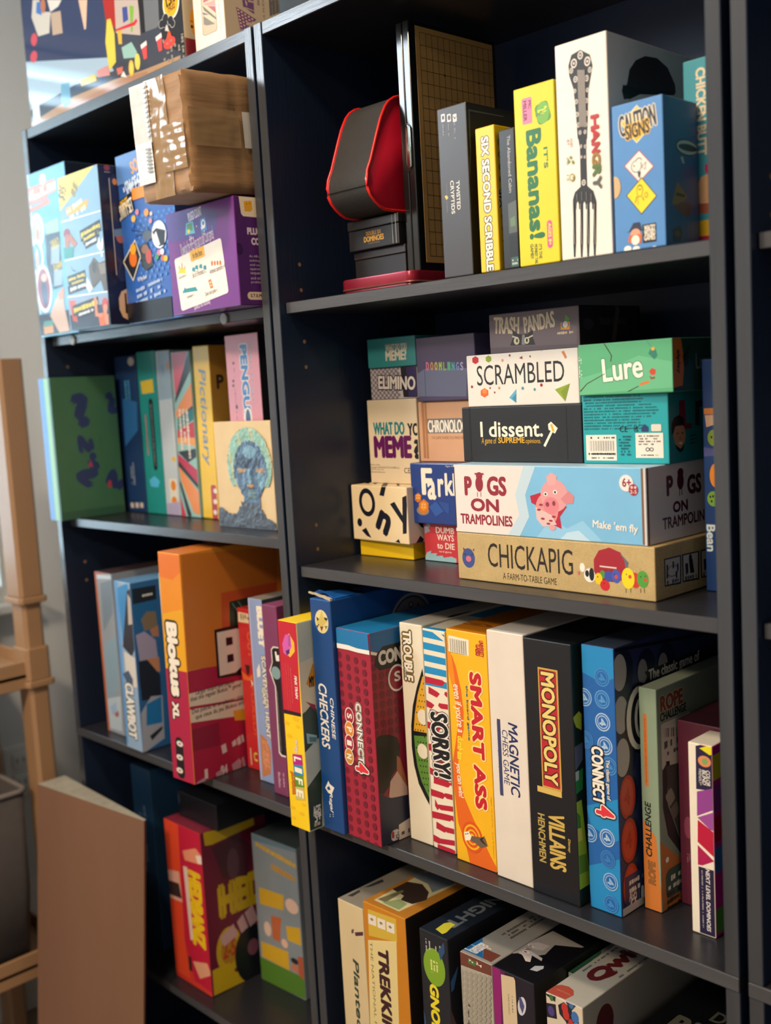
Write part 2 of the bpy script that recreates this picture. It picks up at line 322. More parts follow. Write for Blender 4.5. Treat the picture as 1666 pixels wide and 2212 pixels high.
carton('game_box', 'narrow yellow and red spine board game box sticking out in front of the bookcase posts', 'game box', (0.0156, -0.0379, 0.7424), (0.038, 0.17, 0.2749), '#f0c81a', {'t': '#f2ce25', 'r': '#b9c0b4'}, 0, 0, 0, 0.38, 1.2, [
('P','f','#bd1f31',[-2.3,276.1,37.9,275.3,35.8,157.3,-4,156.3]),('P','f','#2a1418',[-4,156.6,35.8,157.6,35.8,152.9,-3.5,151.2]),('P','f','#f0b338',[12.6,253.3,22.4,259.7,31.8,249.1,31.8,237.4,21.8,228.4,9.2,234.2]),('P','f','#c95aa8',[14.3,256.9,24.5,258.9,26,243.3,17.1,229.4,8.5,232.4,7.1,244.1]),('P','f','#4b2a6a',[13.3,235.7,20.8,239.2,21.3,233.9,15.1,230.3]),('R','f','#4b2a6a',22.7,256,3.8,0.8,0,0),
('R','f','#4b2a6a',22.5,253.6,3.8,0.8,0,0),('R','f','#4b2a6a',22.2,251.2,3.8,0.8,0,0),('R','f','#4b2a6a',22,248.8,3.8,0.8,0,0),('R','f','#4b2a6a',21.7,246.5,3.8,0.8,0,0),('R','f','#4b2a6a',21.4,244.1,3.8,0.8,0,0),('T','f','#e9e4da','PINK TRAIN',29.8,190.5,30.2,5.2,-90,0.036,0.2,0),
('T','f','#e8c9bb','All aboard the pink line',20.8,191.6,47.2,0.8,-90,0.009,0,0),('T','f','#e8c9bb',"express! It's full steam ahead",15.9,190.5,58.9,0.4,-90,0.009,0,0),('T','f','#e8c9bb','through the city and beyond.',11.1,189.7,59.1,0.4,-90,0.009,0,0),('T','f','#e8c9bb','Next stop: family vacation!',6.4,191.1,53.1,0.2,-90,0.009,0,0),('E','f','#e8b812',5.7,139.4,6.6,3.2,0,5),('E','f','#e8b812',25.1,148.2,7.5,3.7,0,5),
('E','f','#e8b812',9.3,122.8,7.1,3.4,0,5),('E','f','#e8b812',-1.8,106.6,4.1,1.9,0,5),('E','f','#e8b812',28.1,138.5,5,2.5,0,5),('E','f','#e8b812',5.8,25.9,6.7,2.9,0,5),('E','f','#e8b812',24,21.7,6,2.7,0,5),('E','f','#e8b812',7,12.1,5.1,2.2,0,5),
('E','f','#e8b812',29.3,35.3,4.5,2,0,5),('T','f','#c98a10','the Game',23.2,111.8,17.8,5.5,-90,0.027,0,0.068),('T','f','#e9e4da','the Game',23.2,111.8,17.8,5.5,-90,0.027,0,0),('T','f','#e9e4da','of',18.2,106.4,6.3,3,-90,0.027,0,0),('P','f','#b3247f',[13,99.6,32.2,102.3,32.9,88.3,13.1,85.4]),('T','f','#efe9d6','L',22.9,93.8,7.1,15,-90,0.045,0,0),
('P','f','#2f86ad',[13.4,85.4,32.1,88.2,33,74.6,13.5,71.5]),('T','f','#efe9d6','I',23.1,79.8,6.7,15.1,-90,0.045,0,0),('P','f','#5f8f2c',[13.8,71.6,32,74.3,33,59,13.7,55.9]),('T','f','#efe9d6','F',23.1,65.1,8.4,14.9,-90,0.045,0,0),('P','f','#c9b76a',[14,56,31.7,58.7,32.8,41.7,13.8,38.4]),('T','f','#efe9d6','E',23,48.5,10,14.8,-90,0.045,0,0),
('T','f','#4a1c12','JUNIOR',10.3,59.9,30.5,7.7,-90,0.054,0,0.075),('T','f','#e2761d','JUNIOR',10.3,59.9,30.5,7.7,-90,0.054,0,0),('P','r','#d9cdb0',[-3.1,222.2,23.9,226.4,24.2,151.2,-0.2,156.6]),('P','r','#39473f',[-0.2,156.6,6.4,159.1,15.6,165.4,23.7,158.2,27.2,121.1,0.3,106.2]),('P','r','#5d7d2c',[0.3,106.2,23.2,113.6,21.1,53.4,19.4,1.5,-0.2,2.8,2,67.9]),('P','r','#32402f',[0.7,59.7,25.8,78.2,20.8,1.9,0.2,2.3]),
('P','r','#d58f2a',[9.8,194,22.6,218.2,26.4,212.3,25.3,188.6,14.3,189.2]),('T','r','#201a18','MY',19.2,194.9,8.5,14.4,0,0.054,0,0),('P','r','#a5324f',[7.1,171.7,22.4,163.7,22.5,155.1]),('P','r','#8fb6bd',[4.9,130.6,21.9,123.4,21.2,113.3,5.5,116.7]),('P','r','#56787e',[9,125.2,20.6,120.9,20.1,115.3,9,118]),('T','r','#e9e4da','AGES',14,25.6,12.9,13.7,0,0.045,0,0),
('T','r','#e9e4da','5+',14.8,17,11.4,15.9,0,0.045,0,0),('S','r','#b9b09c',14,7.5,12,8.9,0,1,0.75,50)], 'upright game boxes on the right bookcase shelf at waist height', None, None)
carton('game_box', 'dark blue spine board game box with torn top corner beside the yellow and red box', 'game box', (0.0562, -0.0156, 0.7424), (0.0395, 0.27, 0.3033), '#12437f', {'t': '#1b5aa3'}, 0, 0, 0, 0.38, 1.2, [
('E','f','#d9c88f',21.2,275.3,12.9,15.1,0,24),('P','f','#2a2a35',[11.1,280.7,26.7,273.4,13.7,269.3]),('P','f','#2a2a35',[26.2,281.6,33.6,280.8,27.9,273.5]),('P','f','#c9b25c',[22.6,290.3,26,279.1,31.9,276.5,25.3,271.5,19.7,260.9,16.4,270.5,10.3,273.1,16.3,277.9]),('P','f','#6d7f3a',[26.4,270.8,32.1,270.7,28.5,266.1]),('P','f','#31508a',[10,269.7,14.5,269.4,11.5,264.8]),
('P','f','#7a3a2c',[17.5,268.9,23.8,269.2,19.9,262.6]),('T','f','#e9e4da','CHECKERS',14.4,151.9,84.7,15.9,-90,0.027,0.18,0),('T','f','#e9e4da','CHINESE',30.9,151.5,53.6,6.7,-90,0.027,0.15,0),('T','f','#e9e4da','Regal',16.8,38.2,26.7,7.6,-90,0.027,0.25,0),('P','f','#e9e4da',[7,55.3,14.4,66.6,16.6,62.8,25.2,59.6,19.2,49.6,12.8,49.8]),('P','f','#12437f',[10.1,56.1,15.1,59.8,17.7,55.3,13.2,53.7]),
('E','f','#e9e4da',13.6,21.3,0.8,0.5,0,24),('E','f','#e9e4da',19.6,22.9,0.8,0.5,0,24),('E','f','#e9e4da',13.3,18.7,0.8,0.5,0,24),('E','f','#e9e4da',19.3,20.2,0.8,0.5,0,24),('E','t','#10131a',9.9,62.1,29.1,5.8,0,24),('T','t','#e9e4da','Regal',-1.9,50.3,36.3,14,0,0.027,0,0),
('E','r','#8d8890',140.5,250.1,39.6,39.6,0,48),('E','r','#18191f',140.5,250.1,35.6,35.6,0,48),('E','r','#6f6b74',140.5,250.1,33.6,33.6,0,48),('E','r','#3a3840',140.5,273.4,4.5,5,0,24),('E','r','#8d8890',140.6,273.9,2.2,2.9,0,24),('E','r','#3a3840',153.9,271.2,2.3,2.6,0,24)], 'upright game boxes on the right bookcase shelf at waist height', 'checkers', None)
carton('game_box', 'maroon dotted game box with blue top and a boy from behind on its side', 'game box', (0.0975, -0.01, 0.7424), (0.0625, 0.23, 0.2696), '#9c2338', {'t': '#1c75ad', 'r': '#8e2136'}, -1.6, 0, 0, 0.38, 1.2, [
('E','f','#6d1a2c',4.3,235,4,4.4,0,12),('E','f','#6d1a2c',4.4,222.7,4,4.4,0,12),('E','f','#6d1a2c',4.5,210.4,4,4.4,0,12),('E','f','#6d1a2c',4.6,198.1,4,4.4,0,12),('E','f','#6d1a2c',4.7,185.8,4,4.4,0,12),('E','f','#6d1a2c',4.8,173.5,4,4.4,0,12),
('E','f','#6d1a2c',4.9,161.1,4,4.4,0,12),('E','f','#6d1a2c',5,148.7,4,4.4,0,12),('E','f','#6d1a2c',5.1,136.3,4,4.4,0,12),('E','f','#6d1a2c',5.2,123.8,4,4.4,0,12),('E','f','#6d1a2c',5.3,111.4,4,4.4,0,12),('E','f','#6d1a2c',5.4,98.9,4,4.4,0,12),
('E','f','#6d1a2c',5.5,86.3,4,4.4,0,12),('E','f','#6d1a2c',5.6,73.8,4,4.4,0,12),('E','f','#6d1a2c',5.7,61.2,4,4.4,0,12),('E','f','#6d1a2c',5.8,48.6,4,4.4,0,12),('E','f','#6d1a2c',5.9,36,4,4.4,0,12),('E','f','#6d1a2c',6,23.4,4,4.4,0,12),
('E','f','#6d1a2c',6.1,10.7,4,4.4,0,12),('E','f','#6d1a2c',6.2,-2,4,4.4,0,12),('E','f','#6d1a2c',19.7,233.6,4,4.4,0,12),('E','f','#6d1a2c',19.9,221.5,4,4.4,0,12),('E','f','#6d1a2c',20,209.3,4,4.4,0,12),('E','f','#6d1a2c',20.1,197.1,4,4.4,0,12),
('E','f','#6d1a2c',20.2,184.9,4,4.4,0,12),('E','f','#6d1a2c',20.3,172.6,4,4.4,0,12),('E','f','#6d1a2c',20.4,160.4,4,4.4,0,12),('E','f','#6d1a2c',20.5,148.1,4,4.4,0,12),('E','f','#6d1a2c',20.6,135.8,4,4.4,0,12),('E','f','#6d1a2c',20.7,123.4,4,4.4,0,12),
('E','f','#6d1a2c',20.8,111,4,4.4,0,12),('E','f','#6d1a2c',21,98.7,4,4.4,0,12),('E','f','#6d1a2c',21.1,86.2,4,4.4,0,12),('E','f','#6d1a2c',21.2,73.8,4,4.4,0,12),('E','f','#6d1a2c',21.3,61.3,4,4.4,0,12),('E','f','#6d1a2c',21.4,48.8,4,4.4,0,12),
('E','f','#6d1a2c',21.5,36.3,4,4.4,0,12),('E','f','#6d1a2c',21.6,23.8,4,4.4,0,12),('E','f','#6d1a2c',21.8,11.2,4,4.4,0,12),('E','f','#6d1a2c',21.9,-1.4,4,4.4,0,12),('E','f','#6d1a2c',34.9,232.3,4,4.4,0,12),('E','f','#6d1a2c',35,220.3,4,4.4,0,12),
('E','f','#6d1a2c',35.1,208.2,4,4.4,0,12),('E','f','#6d1a2c',35.3,196.1,4,4.4,0,12),('E','f','#6d1a2c',35.4,184,4,4.4,0,12),('E','f','#6d1a2c',35.5,171.8,4,4.4,0,12),('E','f','#6d1a2c',35.6,159.7,4,4.4,0,12),('E','f','#6d1a2c',35.8,147.5,4,4.4,0,12),
('E','f','#6d1a2c',35.9,135.2,4,4.4,0,12),('E','f','#6d1a2c',36,123,4,4.4,0,12),('E','f','#6d1a2c',36.1,110.7,4,4.4,0,12),('E','f','#6d1a2c',36.3,98.4,4,4.4,0,12),('E','f','#6d1a2c',36.4,86.1,4,4.4,0,12),('E','f','#6d1a2c',36.5,73.8,4,4.4,0,12),
('E','f','#6d1a2c',36.6,61.4,4,4.4,0,12),('E','f','#6d1a2c',36.8,49,4,4.4,0,12),('E','f','#6d1a2c',36.9,36.6,4,4.4,0,12),('E','f','#6d1a2c',37,24.2,4,4.4,0,12),('E','f','#6d1a2c',37.1,11.7,4,4.4,0,12),('E','f','#6d1a2c',37.3,-0.8,4,4.4,0,12),
('E','f','#6d1a2c',49.8,231,4,4.4,0,12),('E','f','#6d1a2c',49.9,219.1,4,4.4,0,12),('E','f','#6d1a2c',50.1,207.1,4,4.4,0,12),('E','f','#6d1a2c',50.2,195.1,4,4.4,0,12),('E','f','#6d1a2c',50.3,183.1,4,4.4,0,12),('E','f','#6d1a2c',50.5,171,4,4.4,0,12),
('E','f','#6d1a2c',50.6,159,4,4.4,0,12),('E','f','#6d1a2c',50.7,146.9,4,4.4,0,12),('E','f','#6d1a2c',50.9,134.7,4,4.4,0,12),('E','f','#6d1a2c',51,122.6,4,4.4,0,12),('E','f','#6d1a2c',51.2,110.4,4,4.4,0,12),('E','f','#6d1a2c',51.3,98.2,4,4.4,0,12),
('E','f','#6d1a2c',51.4,86,4,4.4,0,12),('E','f','#6d1a2c',51.6,73.8,4,4.4,0,12),('E','f','#6d1a2c',51.7,61.5,4,4.4,0,12),('E','f','#6d1a2c',51.9,49.2,4,4.4,0,12),('E','f','#6d1a2c',52,36.9,4,4.4,0,12),('E','f','#6d1a2c',52.1,24.6,4,4.4,0,12),
('E','f','#6d1a2c',52.3,12.2,4,4.4,0,12),('E','f','#6d1a2c',52.4,-0.1,4,4.4,0,12),('E','r','#6d1a2c',4.5,238.6,4.4,5,0,12),('E','r','#6d1a2c',4.2,226.8,4.4,5,0,12),('E','r','#6d1a2c',3.9,214.9,4.4,5,0,12),('E','r','#6d1a2c',3.7,203,4.4,5,0,12),
('E','r','#6d1a2c',3.4,191.1,4.4,5,0,12),('E','r','#6d1a2c',3.1,179.2,4.4,5,0,12),('E','r','#6d1a2c',2.8,167.2,4.4,5,0,12),('E','r','#6d1a2c',2.5,155.3,4.4,5,0,12),('E','r','#6d1a2c',2.2,143.3,4.4,5,0,12),('E','r','#6d1a2c',16.3,238.4,4.4,5,0,12),
('E','r','#6d1a2c',16.1,226.5,4.4,5,0,12),('E','r','#6d1a2c',15.8,214.5,4.4,5,0,12),('E','r','#6d1a2c',15.5,202.6,4.4,5,0,12),('E','r','#6d1a2c',15.2,190.6,4.4,5,0,12),('E','r','#6d1a2c',15,178.6,4.4,5,0,12),('E','r','#6d1a2c',14.7,166.6,4.4,5,0,12),
('E','r','#6d1a2c',14.4,154.5,4.4,5,0,12),('E','r','#6d1a2c',14.1,142.4,4.4,5,0,12),('E','r','#6d1a2c',28.3,238.1,4.4,5,0,12),('E','r','#6d1a2c',28,226.1,4.4,5,0,12),('E','r','#6d1a2c',27.8,214.1,4.4,5,0,12),('E','r','#6d1a2c',27.5,202.1,4.4,5,0,12),
('E','r','#6d1a2c',27.2,190,4.4,5,0,12),('E','r','#6d1a2c',27,178,4.4,5,0,12),('E','r','#6d1a2c',26.7,165.9,4.4,5,0,12),('E','r','#6d1a2c',26.4,153.7,4.4,5,0,12),('E','r','#6d1a2c',26.2,141.6,4.4,5,0,12),('E','r','#6d1a2c',40.4,237.9,4.4,5,0,12),
('E','r','#6d1a2c',40.2,225.8,4.4,5,0,12),('E','r','#6d1a2c',39.9,213.7,4.4,5,0,12),('E','r','#6d1a2c',39.6,201.6,4.4,5,0,12),('E','r','#6d1a2c',39.4,189.5,4.4,5,0,12),('E','r','#6d1a2c',39.1,177.3,4.4,5,0,12),('E','r','#6d1a2c',38.9,165.2,4.4,5,0,12),
('E','r','#6d1a2c',38.6,153,4.4,5,0,12),('E','r','#6d1a2c',38.4,140.8,4.4,5,0,12),('P','f','#1a72aa',[-5.8,271.6,60.9,270.6,61.2,247.4,39.6,246.7,22.6,248.3,-5,248.6]),('P','f','#e9e4da',[-4.9,249.7,22.7,250,39.7,248.3,61.4,248.7,69.8,248.7,69.4,243.5,60.9,243.4,39.3,243.2,22.2,244,-4.5,243.5]),('P','r','#17639a',[-2.9,272.1,49.9,271.6,48.6,247.3,21.8,243,-3.5,248.3]),('P','r','#e9e4da',[-3.5,249,13.3,242.9,13,239.4,-3,244.7]),
('T','f','#e8e2d4','CONNECT',34.8,140,77.1,10.2,-90,0.045,0,0.135),('T','f','#15171c','CONNECT',34.8,140,77.1,10.2,-90,0.045,0,0.09),('T','f','#e9e4da','CONNECT',34.8,140,77.1,10.2,-90,0.045,0,0),('T','f','#15171c','4',35.1,95.8,13.6,24.5,-90,0.054,0,0.12),('T','f','#e9e4da','4',35.1,95.8,13.6,24.5,-90,0.054,0,0.06),('T','f','#d8343f','4',35.1,95.8,13.6,24.5,-90,0.054,0,0),
('E','f','#e9e4da',16.8,159,8.6,11,0,24),('E','f','#a02334',16.8,159,7.4,9.8,0,24),('T','f','#e9e4da','S',16.8,159,6.9,9.4,-90,0.045,0,0),('E','f','#e9e4da',15.1,141.3,8.6,11,0,24),('E','f','#d98a2a',15.1,141.3,7.4,9.8,0,24),('T','f','#e9e4da','P',15.1,141.3,6.8,9.4,-90,0.045,0,0),
('E','f','#e9e4da',13.5,123.6,8.6,11,0,24),('E','f','#a02334',13.5,123.6,7.4,9.8,0,24),('T','f','#e9e4da','I',13.5,123.6,6.7,9.4,-90,0.045,0,0),('E','f','#e9e4da',11.8,105.7,8.6,11,0,24),('E','f','#c98a2a',11.8,105.7,7.4,9.8,0,24),('T','f','#e9e4da','N',11.8,105.7,6.7,9.4,-90,0.045,0,0),
('P','r','#12141c',[10.1,242.3,20.2,249.9,52.7,249.7,50.5,220.6,13.7,221.3,5.8,228.7]),('T','r','#d8d2c6','CONNECT',54.7,236,85.3,18.5,0,0.063,0,0),('E','r','#e2dccf',41.1,206.2,15,17,0,24),('E','r','#8e2136',41.1,206.2,12.5,14.5,0,24),('T','r','#e9e4da','S',41.7,208.1,10.4,13,0,0.045,0,0),('P','r','#211815',[-1.3,136.4,7.6,140.6,22.5,138.3,35.4,131.2,38.9,119,36.5,104.6,32.1,92.5,22.8,85.2,17.5,73.4,8.3,66.2,-3.1,71.3,-2.8,102.4]),
('P','r','#a8623f',[33.3,108.8,38.5,104.1,46.4,76.6,47.8,64.4,41.7,72.9,31.9,89.2]),('P','r','#caa898',[32.3,89.1,47.8,64.4,48,37.2,16.5,60.4,20.1,79.3]),('P','r','#20263a',[-3,72.9,16.4,58.7,29.4,56.5,49.2,53.8,49.2,23.3,28.6,16.3,26.5,0.1,-1,0.9,-1.5,36]),('P','r','#d5c3b4',[30,20.1,49.2,23.3,49.2,-0.7,29.1,0.1]),('R','r','#c9c3bb',23.3,9.1,13.7,13.8,0,5),('R','r','#a3333f',19.4,10.4,4.4,9,0,5),
('T','r','#15171c','x5',26.8,7.6,6,8.7,0,0.018,0,0),('S','r','#4a4040',40.8,7.7,13.9,8.8,0,1,0.75,152)], 'upright game boxes on the right bookcase shelf at waist height', None, None)
carton('game_box', 'white spine board game box with a half circle of yellow and green dots', 'game box', (0.1676, 0.0318, 0.7424), (0.0385, 0.25, 0.2766), '#e6dcc4', {'t': '#d9d2c2'}, 0, 0, 0, 0.38, 1.2, [
('T','f','#15171c','TROUBLE',12.5,236,63.1,15.1,-90,0.054,0,0.143),('T','f','#c79a2e','TROUBLE',12.5,236,63.1,15.1,-90,0.054,0,0.105),('T','f','#15171c','TROUBLE',12.5,236,63.1,15.1,-90,0.054,0,0.075),('T','f','#f0e9d6','TROUBLE',12.5,236,63.1,15.1,-90,0.054,0,0),('T','f','#15171c','GAME',7.3,212.9,10.4,3.9,-90,0.036,0,0),('P','f','#15171c',[36.5,223.7,25.1,198.5,16.3,173.5,11.6,147.2,10.6,121.4,13,98,19.4,75.4,28.4,62.1,36.1,52,43.7,158.4]),
('P','f','#dba52c',[35.8,213.6,25.5,188.6,19.1,163.9,15.8,142.1,41.5,143.7,46.7,215.3]),('P','f','#5d8a36',[15.8,136.1,16.5,114.1,18.8,97.5,24.4,80,36.7,60.7,42.4,139.7]),('E','f','#1a1a14',39.7,212.2,0.8,1,0,8),('E','f','#1a1a14',44.2,212.4,0.8,1,0,8),('E','f','#1a1a14',36.9,205,0.8,1,0,8),('E','f','#1a1a14',41.5,205.2,0.8,1,0,8),
('E','f','#1a1a14',45.9,205.4,0.8,1,0,8),('E','f','#1a1a14',34.1,197.2,0.8,1,0,8),('E','f','#1a1a14',38.6,197.4,0.8,1,0,8),('E','f','#1a1a14',43.2,197.7,0.8,1,0,8),('E','f','#1a1a14',31.3,189.9,0.8,1,0,8),('E','f','#1a1a14',35.9,190.2,0.8,1,0,8),
('E','f','#1a1a14',40.4,190.4,0.8,1,0,8),('E','f','#1a1a14',44.9,190.7,0.8,1,0,8),('E','f','#1a1a14',28.4,182,0.8,1,0,8),('E','f','#1a1a14',33,182.3,0.8,1,0,8),('E','f','#1a1a14',37.6,182.6,0.8,1,0,8),('E','f','#1a1a14',42.1,182.9,0.8,1,0,8),
('E','f','#1a1a14',25.6,174.6,0.8,1,0,8),('E','f','#1a1a14',30.2,175,0.8,1,0,8),('E','f','#1a1a14',34.8,175.3,0.8,1,0,8),('E','f','#1a1a14',39.3,175.6,0.8,1,0,8),('E','f','#1a1a14',43.8,175.9,0.8,1,0,8),('E','f','#1a1a14',22.7,166.7,0.8,1,0,8),
('E','f','#1a1a14',27.3,167.1,0.8,1,0,8),('E','f','#1a1a14',31.9,167.4,0.8,1,0,8),('E','f','#1a1a14',36.5,167.7,0.8,1,0,8),('E','f','#1a1a14',41,168,0.8,1,0,8),('E','f','#1a1a14',24.5,159.6,0.8,1,0,8),('E','f','#1a1a14',29.1,160,0.8,1,0,8),
('E','f','#1a1a14',33.7,160.3,0.8,1,0,8),('E','f','#1a1a14',38.2,160.7,0.8,1,0,8),('E','f','#1a1a14',42.8,161,0.8,1,0,8),('E','f','#1a1a14',21.6,151.7,0.8,1,0,8),('E','f','#1a1a14',26.2,152,0.8,1,0,8),('E','f','#1a1a14',30.8,152.4,0.8,1,0,8),
('E','f','#1a1a14',35.4,152.8,0.8,1,0,8),('E','f','#1a1a14',39.9,153.1,0.8,1,0,8),('E','f','#1a1a14',18.8,144.2,0.8,1,0,8),('E','f','#1a1a14',23.4,144.6,0.8,1,0,8),('E','f','#1a1a14',28,144.9,0.8,1,0,8),('E','f','#1a1a14',32.6,145.3,0.8,1,0,8),
('E','f','#1a1a14',34.3,137.8,0.8,1,0,8),('E','f','#1a1a14',38.9,138.2,0.8,1,0,8),('E','f','#1a1a14',22.3,129.4,0.8,1,0,8),('E','f','#1a1a14',26.9,129.9,0.8,1,0,8),('E','f','#1a1a14',31.5,130.3,0.8,1,0,8),('E','f','#1a1a14',36.1,130.7,0.8,1,0,8),
('E','f','#1a1a14',40.6,131.1,0.8,1,0,8),('E','f','#1a1a14',19.4,121.4,0.8,1,0,8),('E','f','#1a1a14',24,121.8,0.8,1,0,8),('E','f','#1a1a14',28.6,122.3,0.8,1,0,8),('E','f','#1a1a14',33.2,122.7,0.8,1,0,8),('E','f','#1a1a14',37.8,123.1,0.8,1,0,8),
('E','f','#1a1a14',21.2,114.2,0.8,1,0,8),('E','f','#1a1a14',25.8,114.7,0.8,1,0,8),('E','f','#1a1a14',30.4,115.2,0.8,1,0,8),('E','f','#1a1a14',35,115.6,0.8,1,0,8),('E','f','#1a1a14',39.5,116.1,0.8,1,0,8),('E','f','#1a1a14',22.9,106.6,0.8,1,0,8),
('E','f','#1a1a14',27.5,107.1,0.8,1,0,8),('E','f','#1a1a14',32.1,107.6,0.8,1,0,8),('E','f','#1a1a14',36.7,108.1,0.8,1,0,8),('E','f','#1a1a14',24.7,99.5,0.8,1,0,8),('E','f','#1a1a14',29.3,100,0.8,1,0,8),('E','f','#1a1a14',33.9,100.5,0.8,1,0,8),
('E','f','#1a1a14',38.5,101,0.8,1,0,8),('E','f','#1a1a14',26.4,91.9,0.8,1,0,8),('E','f','#1a1a14',31,92.4,0.8,1,0,8),('E','f','#1a1a14',35.6,92.9,0.8,1,0,8),('E','f','#1a1a14',28.2,84.8,0.8,1,0,8),('E','f','#1a1a14',32.8,85.3,0.8,1,0,8),
('E','f','#1a1a14',37.4,85.9,0.8,1,0,8),('E','f','#1a1a14',29.9,77.2,0.8,1,0,8),('E','f','#1a1a14',34.5,77.7,0.8,1,0,8),('E','f','#1a1a14',36.3,70.7,0.8,1,0,8),('E','f','#e6dcc4',33.3,162.7,8.9,9.7,0,24),('E','f','#e6dcc4',30.1,119.1,9,9.5,0,24),
('P','t','#2a2a30',[34.6,48.1,29.8,63,35.7,94,46,77.4]),('P','t','#3b5a78',[47.1,4.2,52.6,95,60.4,86.1,56.2,1.6])], 'upright game boxes on the right bookcase shelf at waist height', None, None)
carton('game_box', 'narrow white spine game box with blue and red diagonal stripes', 'game box', (0.2079, 0.031, 0.7424), (0.0365, 0.25, 0.2744), '#e8dfc8', {'t': '#2f93c4'}, 0, 0, 0, 0.38, 1.2, [
('P','f','#1c8cc4',[-1.3,272,41.5,270.1,41,262,-1.9,263.4]),('P','f','#1c8cc4',[-2.4,257.4,40.6,255.9,40,247.7,-3,248.7]),('P','f','#1c8cc4',[-3.4,242.7,39.6,241.6,39,233.4,-4.1,234.1]),('P','f','#1c8cc4',[-4.5,228,38.6,227.2,38.1,219,-5.2,219.3]),('P','f','#1c8cc4',[-5.6,213.3,37.6,212.8,37.1,204.6,-6.2,204.5]),('P','f','#e8dfc8',[11.5,275.8,22.5,275.7,41.1,264.4,40.8,259.6,13.5,273]),
('P','f','#b51f37',[-5.4,215.3,29.1,214.5,33.7,212.3,28.6,206.9,-6.1,206.9]),('P','f','#b51f37',[43.3,216.4,48.6,216.5,50.6,214.4,50.2,208.2,46,210.1,41.9,212.7]),('P','f','#b51f37',[5.6,203.1,19.3,199.2,24,197,18.7,191.5,5,194.8]),('P','f','#b51f37',[32.5,201,37.9,201.1,49.7,200.7,49.3,194.5,35.3,194.7,31.2,197.2]),('P','f','#b51f37',[-5.2,187.4,9.3,183.6,14.1,181.4,8.8,175.9,-5.8,178.9]),('P','f','#b51f37',[21.6,185.4,27.1,185.6,48.8,186.9,48.4,180.7,24.5,179,20.2,181.6]),
('P','f','#b51f37',[5.8,175.3,29.5,173.4,34.2,171.3,29,165.7,5.2,166.9]),('P','f','#b51f37',[40.5,175,45.9,175.2,47.9,173.2,47.4,166.9,43.3,168.7,39.1,171.2]),('P','f','#b51f37',[-5,159.3,19.7,157.7,24.4,155.6,19.1,150,-5.6,150.8]),('P','f','#b51f37',[29.7,159.3,35.1,159.5,46.9,159.3,46.5,153,32.5,152.9,28.3,155.4]),('P','f','#b51f37',[6.1,147.4,9.7,141.8,14.4,139.7,9.1,134,5.5,138.9]),('P','f','#b51f37',[18.7,143.2,24.2,143.5,46,145.4,45.6,139.1,21.5,136.8,17.3,139.3]),
('P','f','#b51f37',[-4.8,131.2,30,131.9,34.6,129.9,29.5,124.2,-5.4,122.6]),('P','f','#b51f37',[37.7,133.2,43.1,133.5,45.1,131.5,44.7,125.2,40.5,126.9,36.3,129.3]),('P','f','#b51f37',[6.3,119.3,20.1,115.9,24.8,113.9,19.6,108.1,5.7,110.8]),('P','f','#b51f37',[26.8,117,32.3,117.4,44.2,117.5,43.8,111.1,29.6,110.7,25.4,113.1]),('P','f','#b51f37',[-4.6,102.8,10.1,99.7,14.8,97.7,9.5,91.8,-5.2,94.2]),('P','f','#b51f37',[15.7,100.6,21.3,101,43.2,103.4,42.8,97.1,18.6,94.2,14.3,96.6]),
('P','f','#b51f37',[6.6,91.1,30.4,90.2,35.1,88.3,29.9,82.5,6,82.6]),('P','f','#b51f37',[34.8,90.9,40.3,91.4,42.3,89.4,41.9,83,37.7,84.6,33.5,87]),('P','f','#b51f37',[-4.3,74.4,20.5,73.9,25.2,72,20,66,-5,65.7]),('P','f','#b51f37',[23.9,74.3,29.4,74.8,41.4,75.2,41,68.8,26.7,68,22.5,70.3]),('P','f','#b51f37',[6.8,62.8,10.5,57.3,15.2,55.4,9.9,49.4,6.2,54.2]),('P','f','#b51f37',[12.7,57.5,18.3,58,40.4,61,40,54.6,15.6,51.1,11.3,53.4]),
('P','f','#b51f37',[-4.1,45.8,30.9,48.3,35.6,46.4,30.3,40.4,-4.7,37.1]),('P','f','#b51f37',[32,48.2,37.5,48.8,39.5,46.8,39.1,40.3,34.8,41.9,30.6,44.2]),('P','f','#b51f37',[7.1,34.4,20.9,31.5,25.7,29.8,20.4,23.6,6.5,25.7]),('P','f','#b51f37',[20.9,31.2,26.5,31.8,38.5,32.5,38.1,26,23.8,24.9,19.5,27.1]),('P','f','#b51f37',[-3.9,17.1,10.8,14.6,15.6,12.8,10.3,6.6,-4.5,8.4]),('P','f','#b51f37',[9.7,13.9,15.3,14.6,37.6,18.1,37.2,11.6,12.6,7.6,8.3,9.8]),
('P','f','#b51f37',[7.3,5.8,31.3,6,36,4.3,30.8,-1.9,6.7,-3]),('P','f','#b51f37',[29.1,5,34.6,5.7,36.6,3.8,36.2,-2.8,31.9,-1.3,27.7,0.9]),('T','f','#15171c','SORRY!',21.2,133.1,80.4,28.8,-89,0.054,0,0.105),('T','f','#e9e4da','SORRY!',21.2,133.1,80.4,28.8,-89,0.054,0,0.068),('T','f','#15171c','SORRY!',21.2,133.1,80.4,28.8,-89,0.054,0,0),('P','t','#e8dfc8',[4.9,6.7,28.9,9.3,26.1,79.9,-4.3,79.2])], 'upright game boxes on the right bookcase shelf at waist height', None, None)
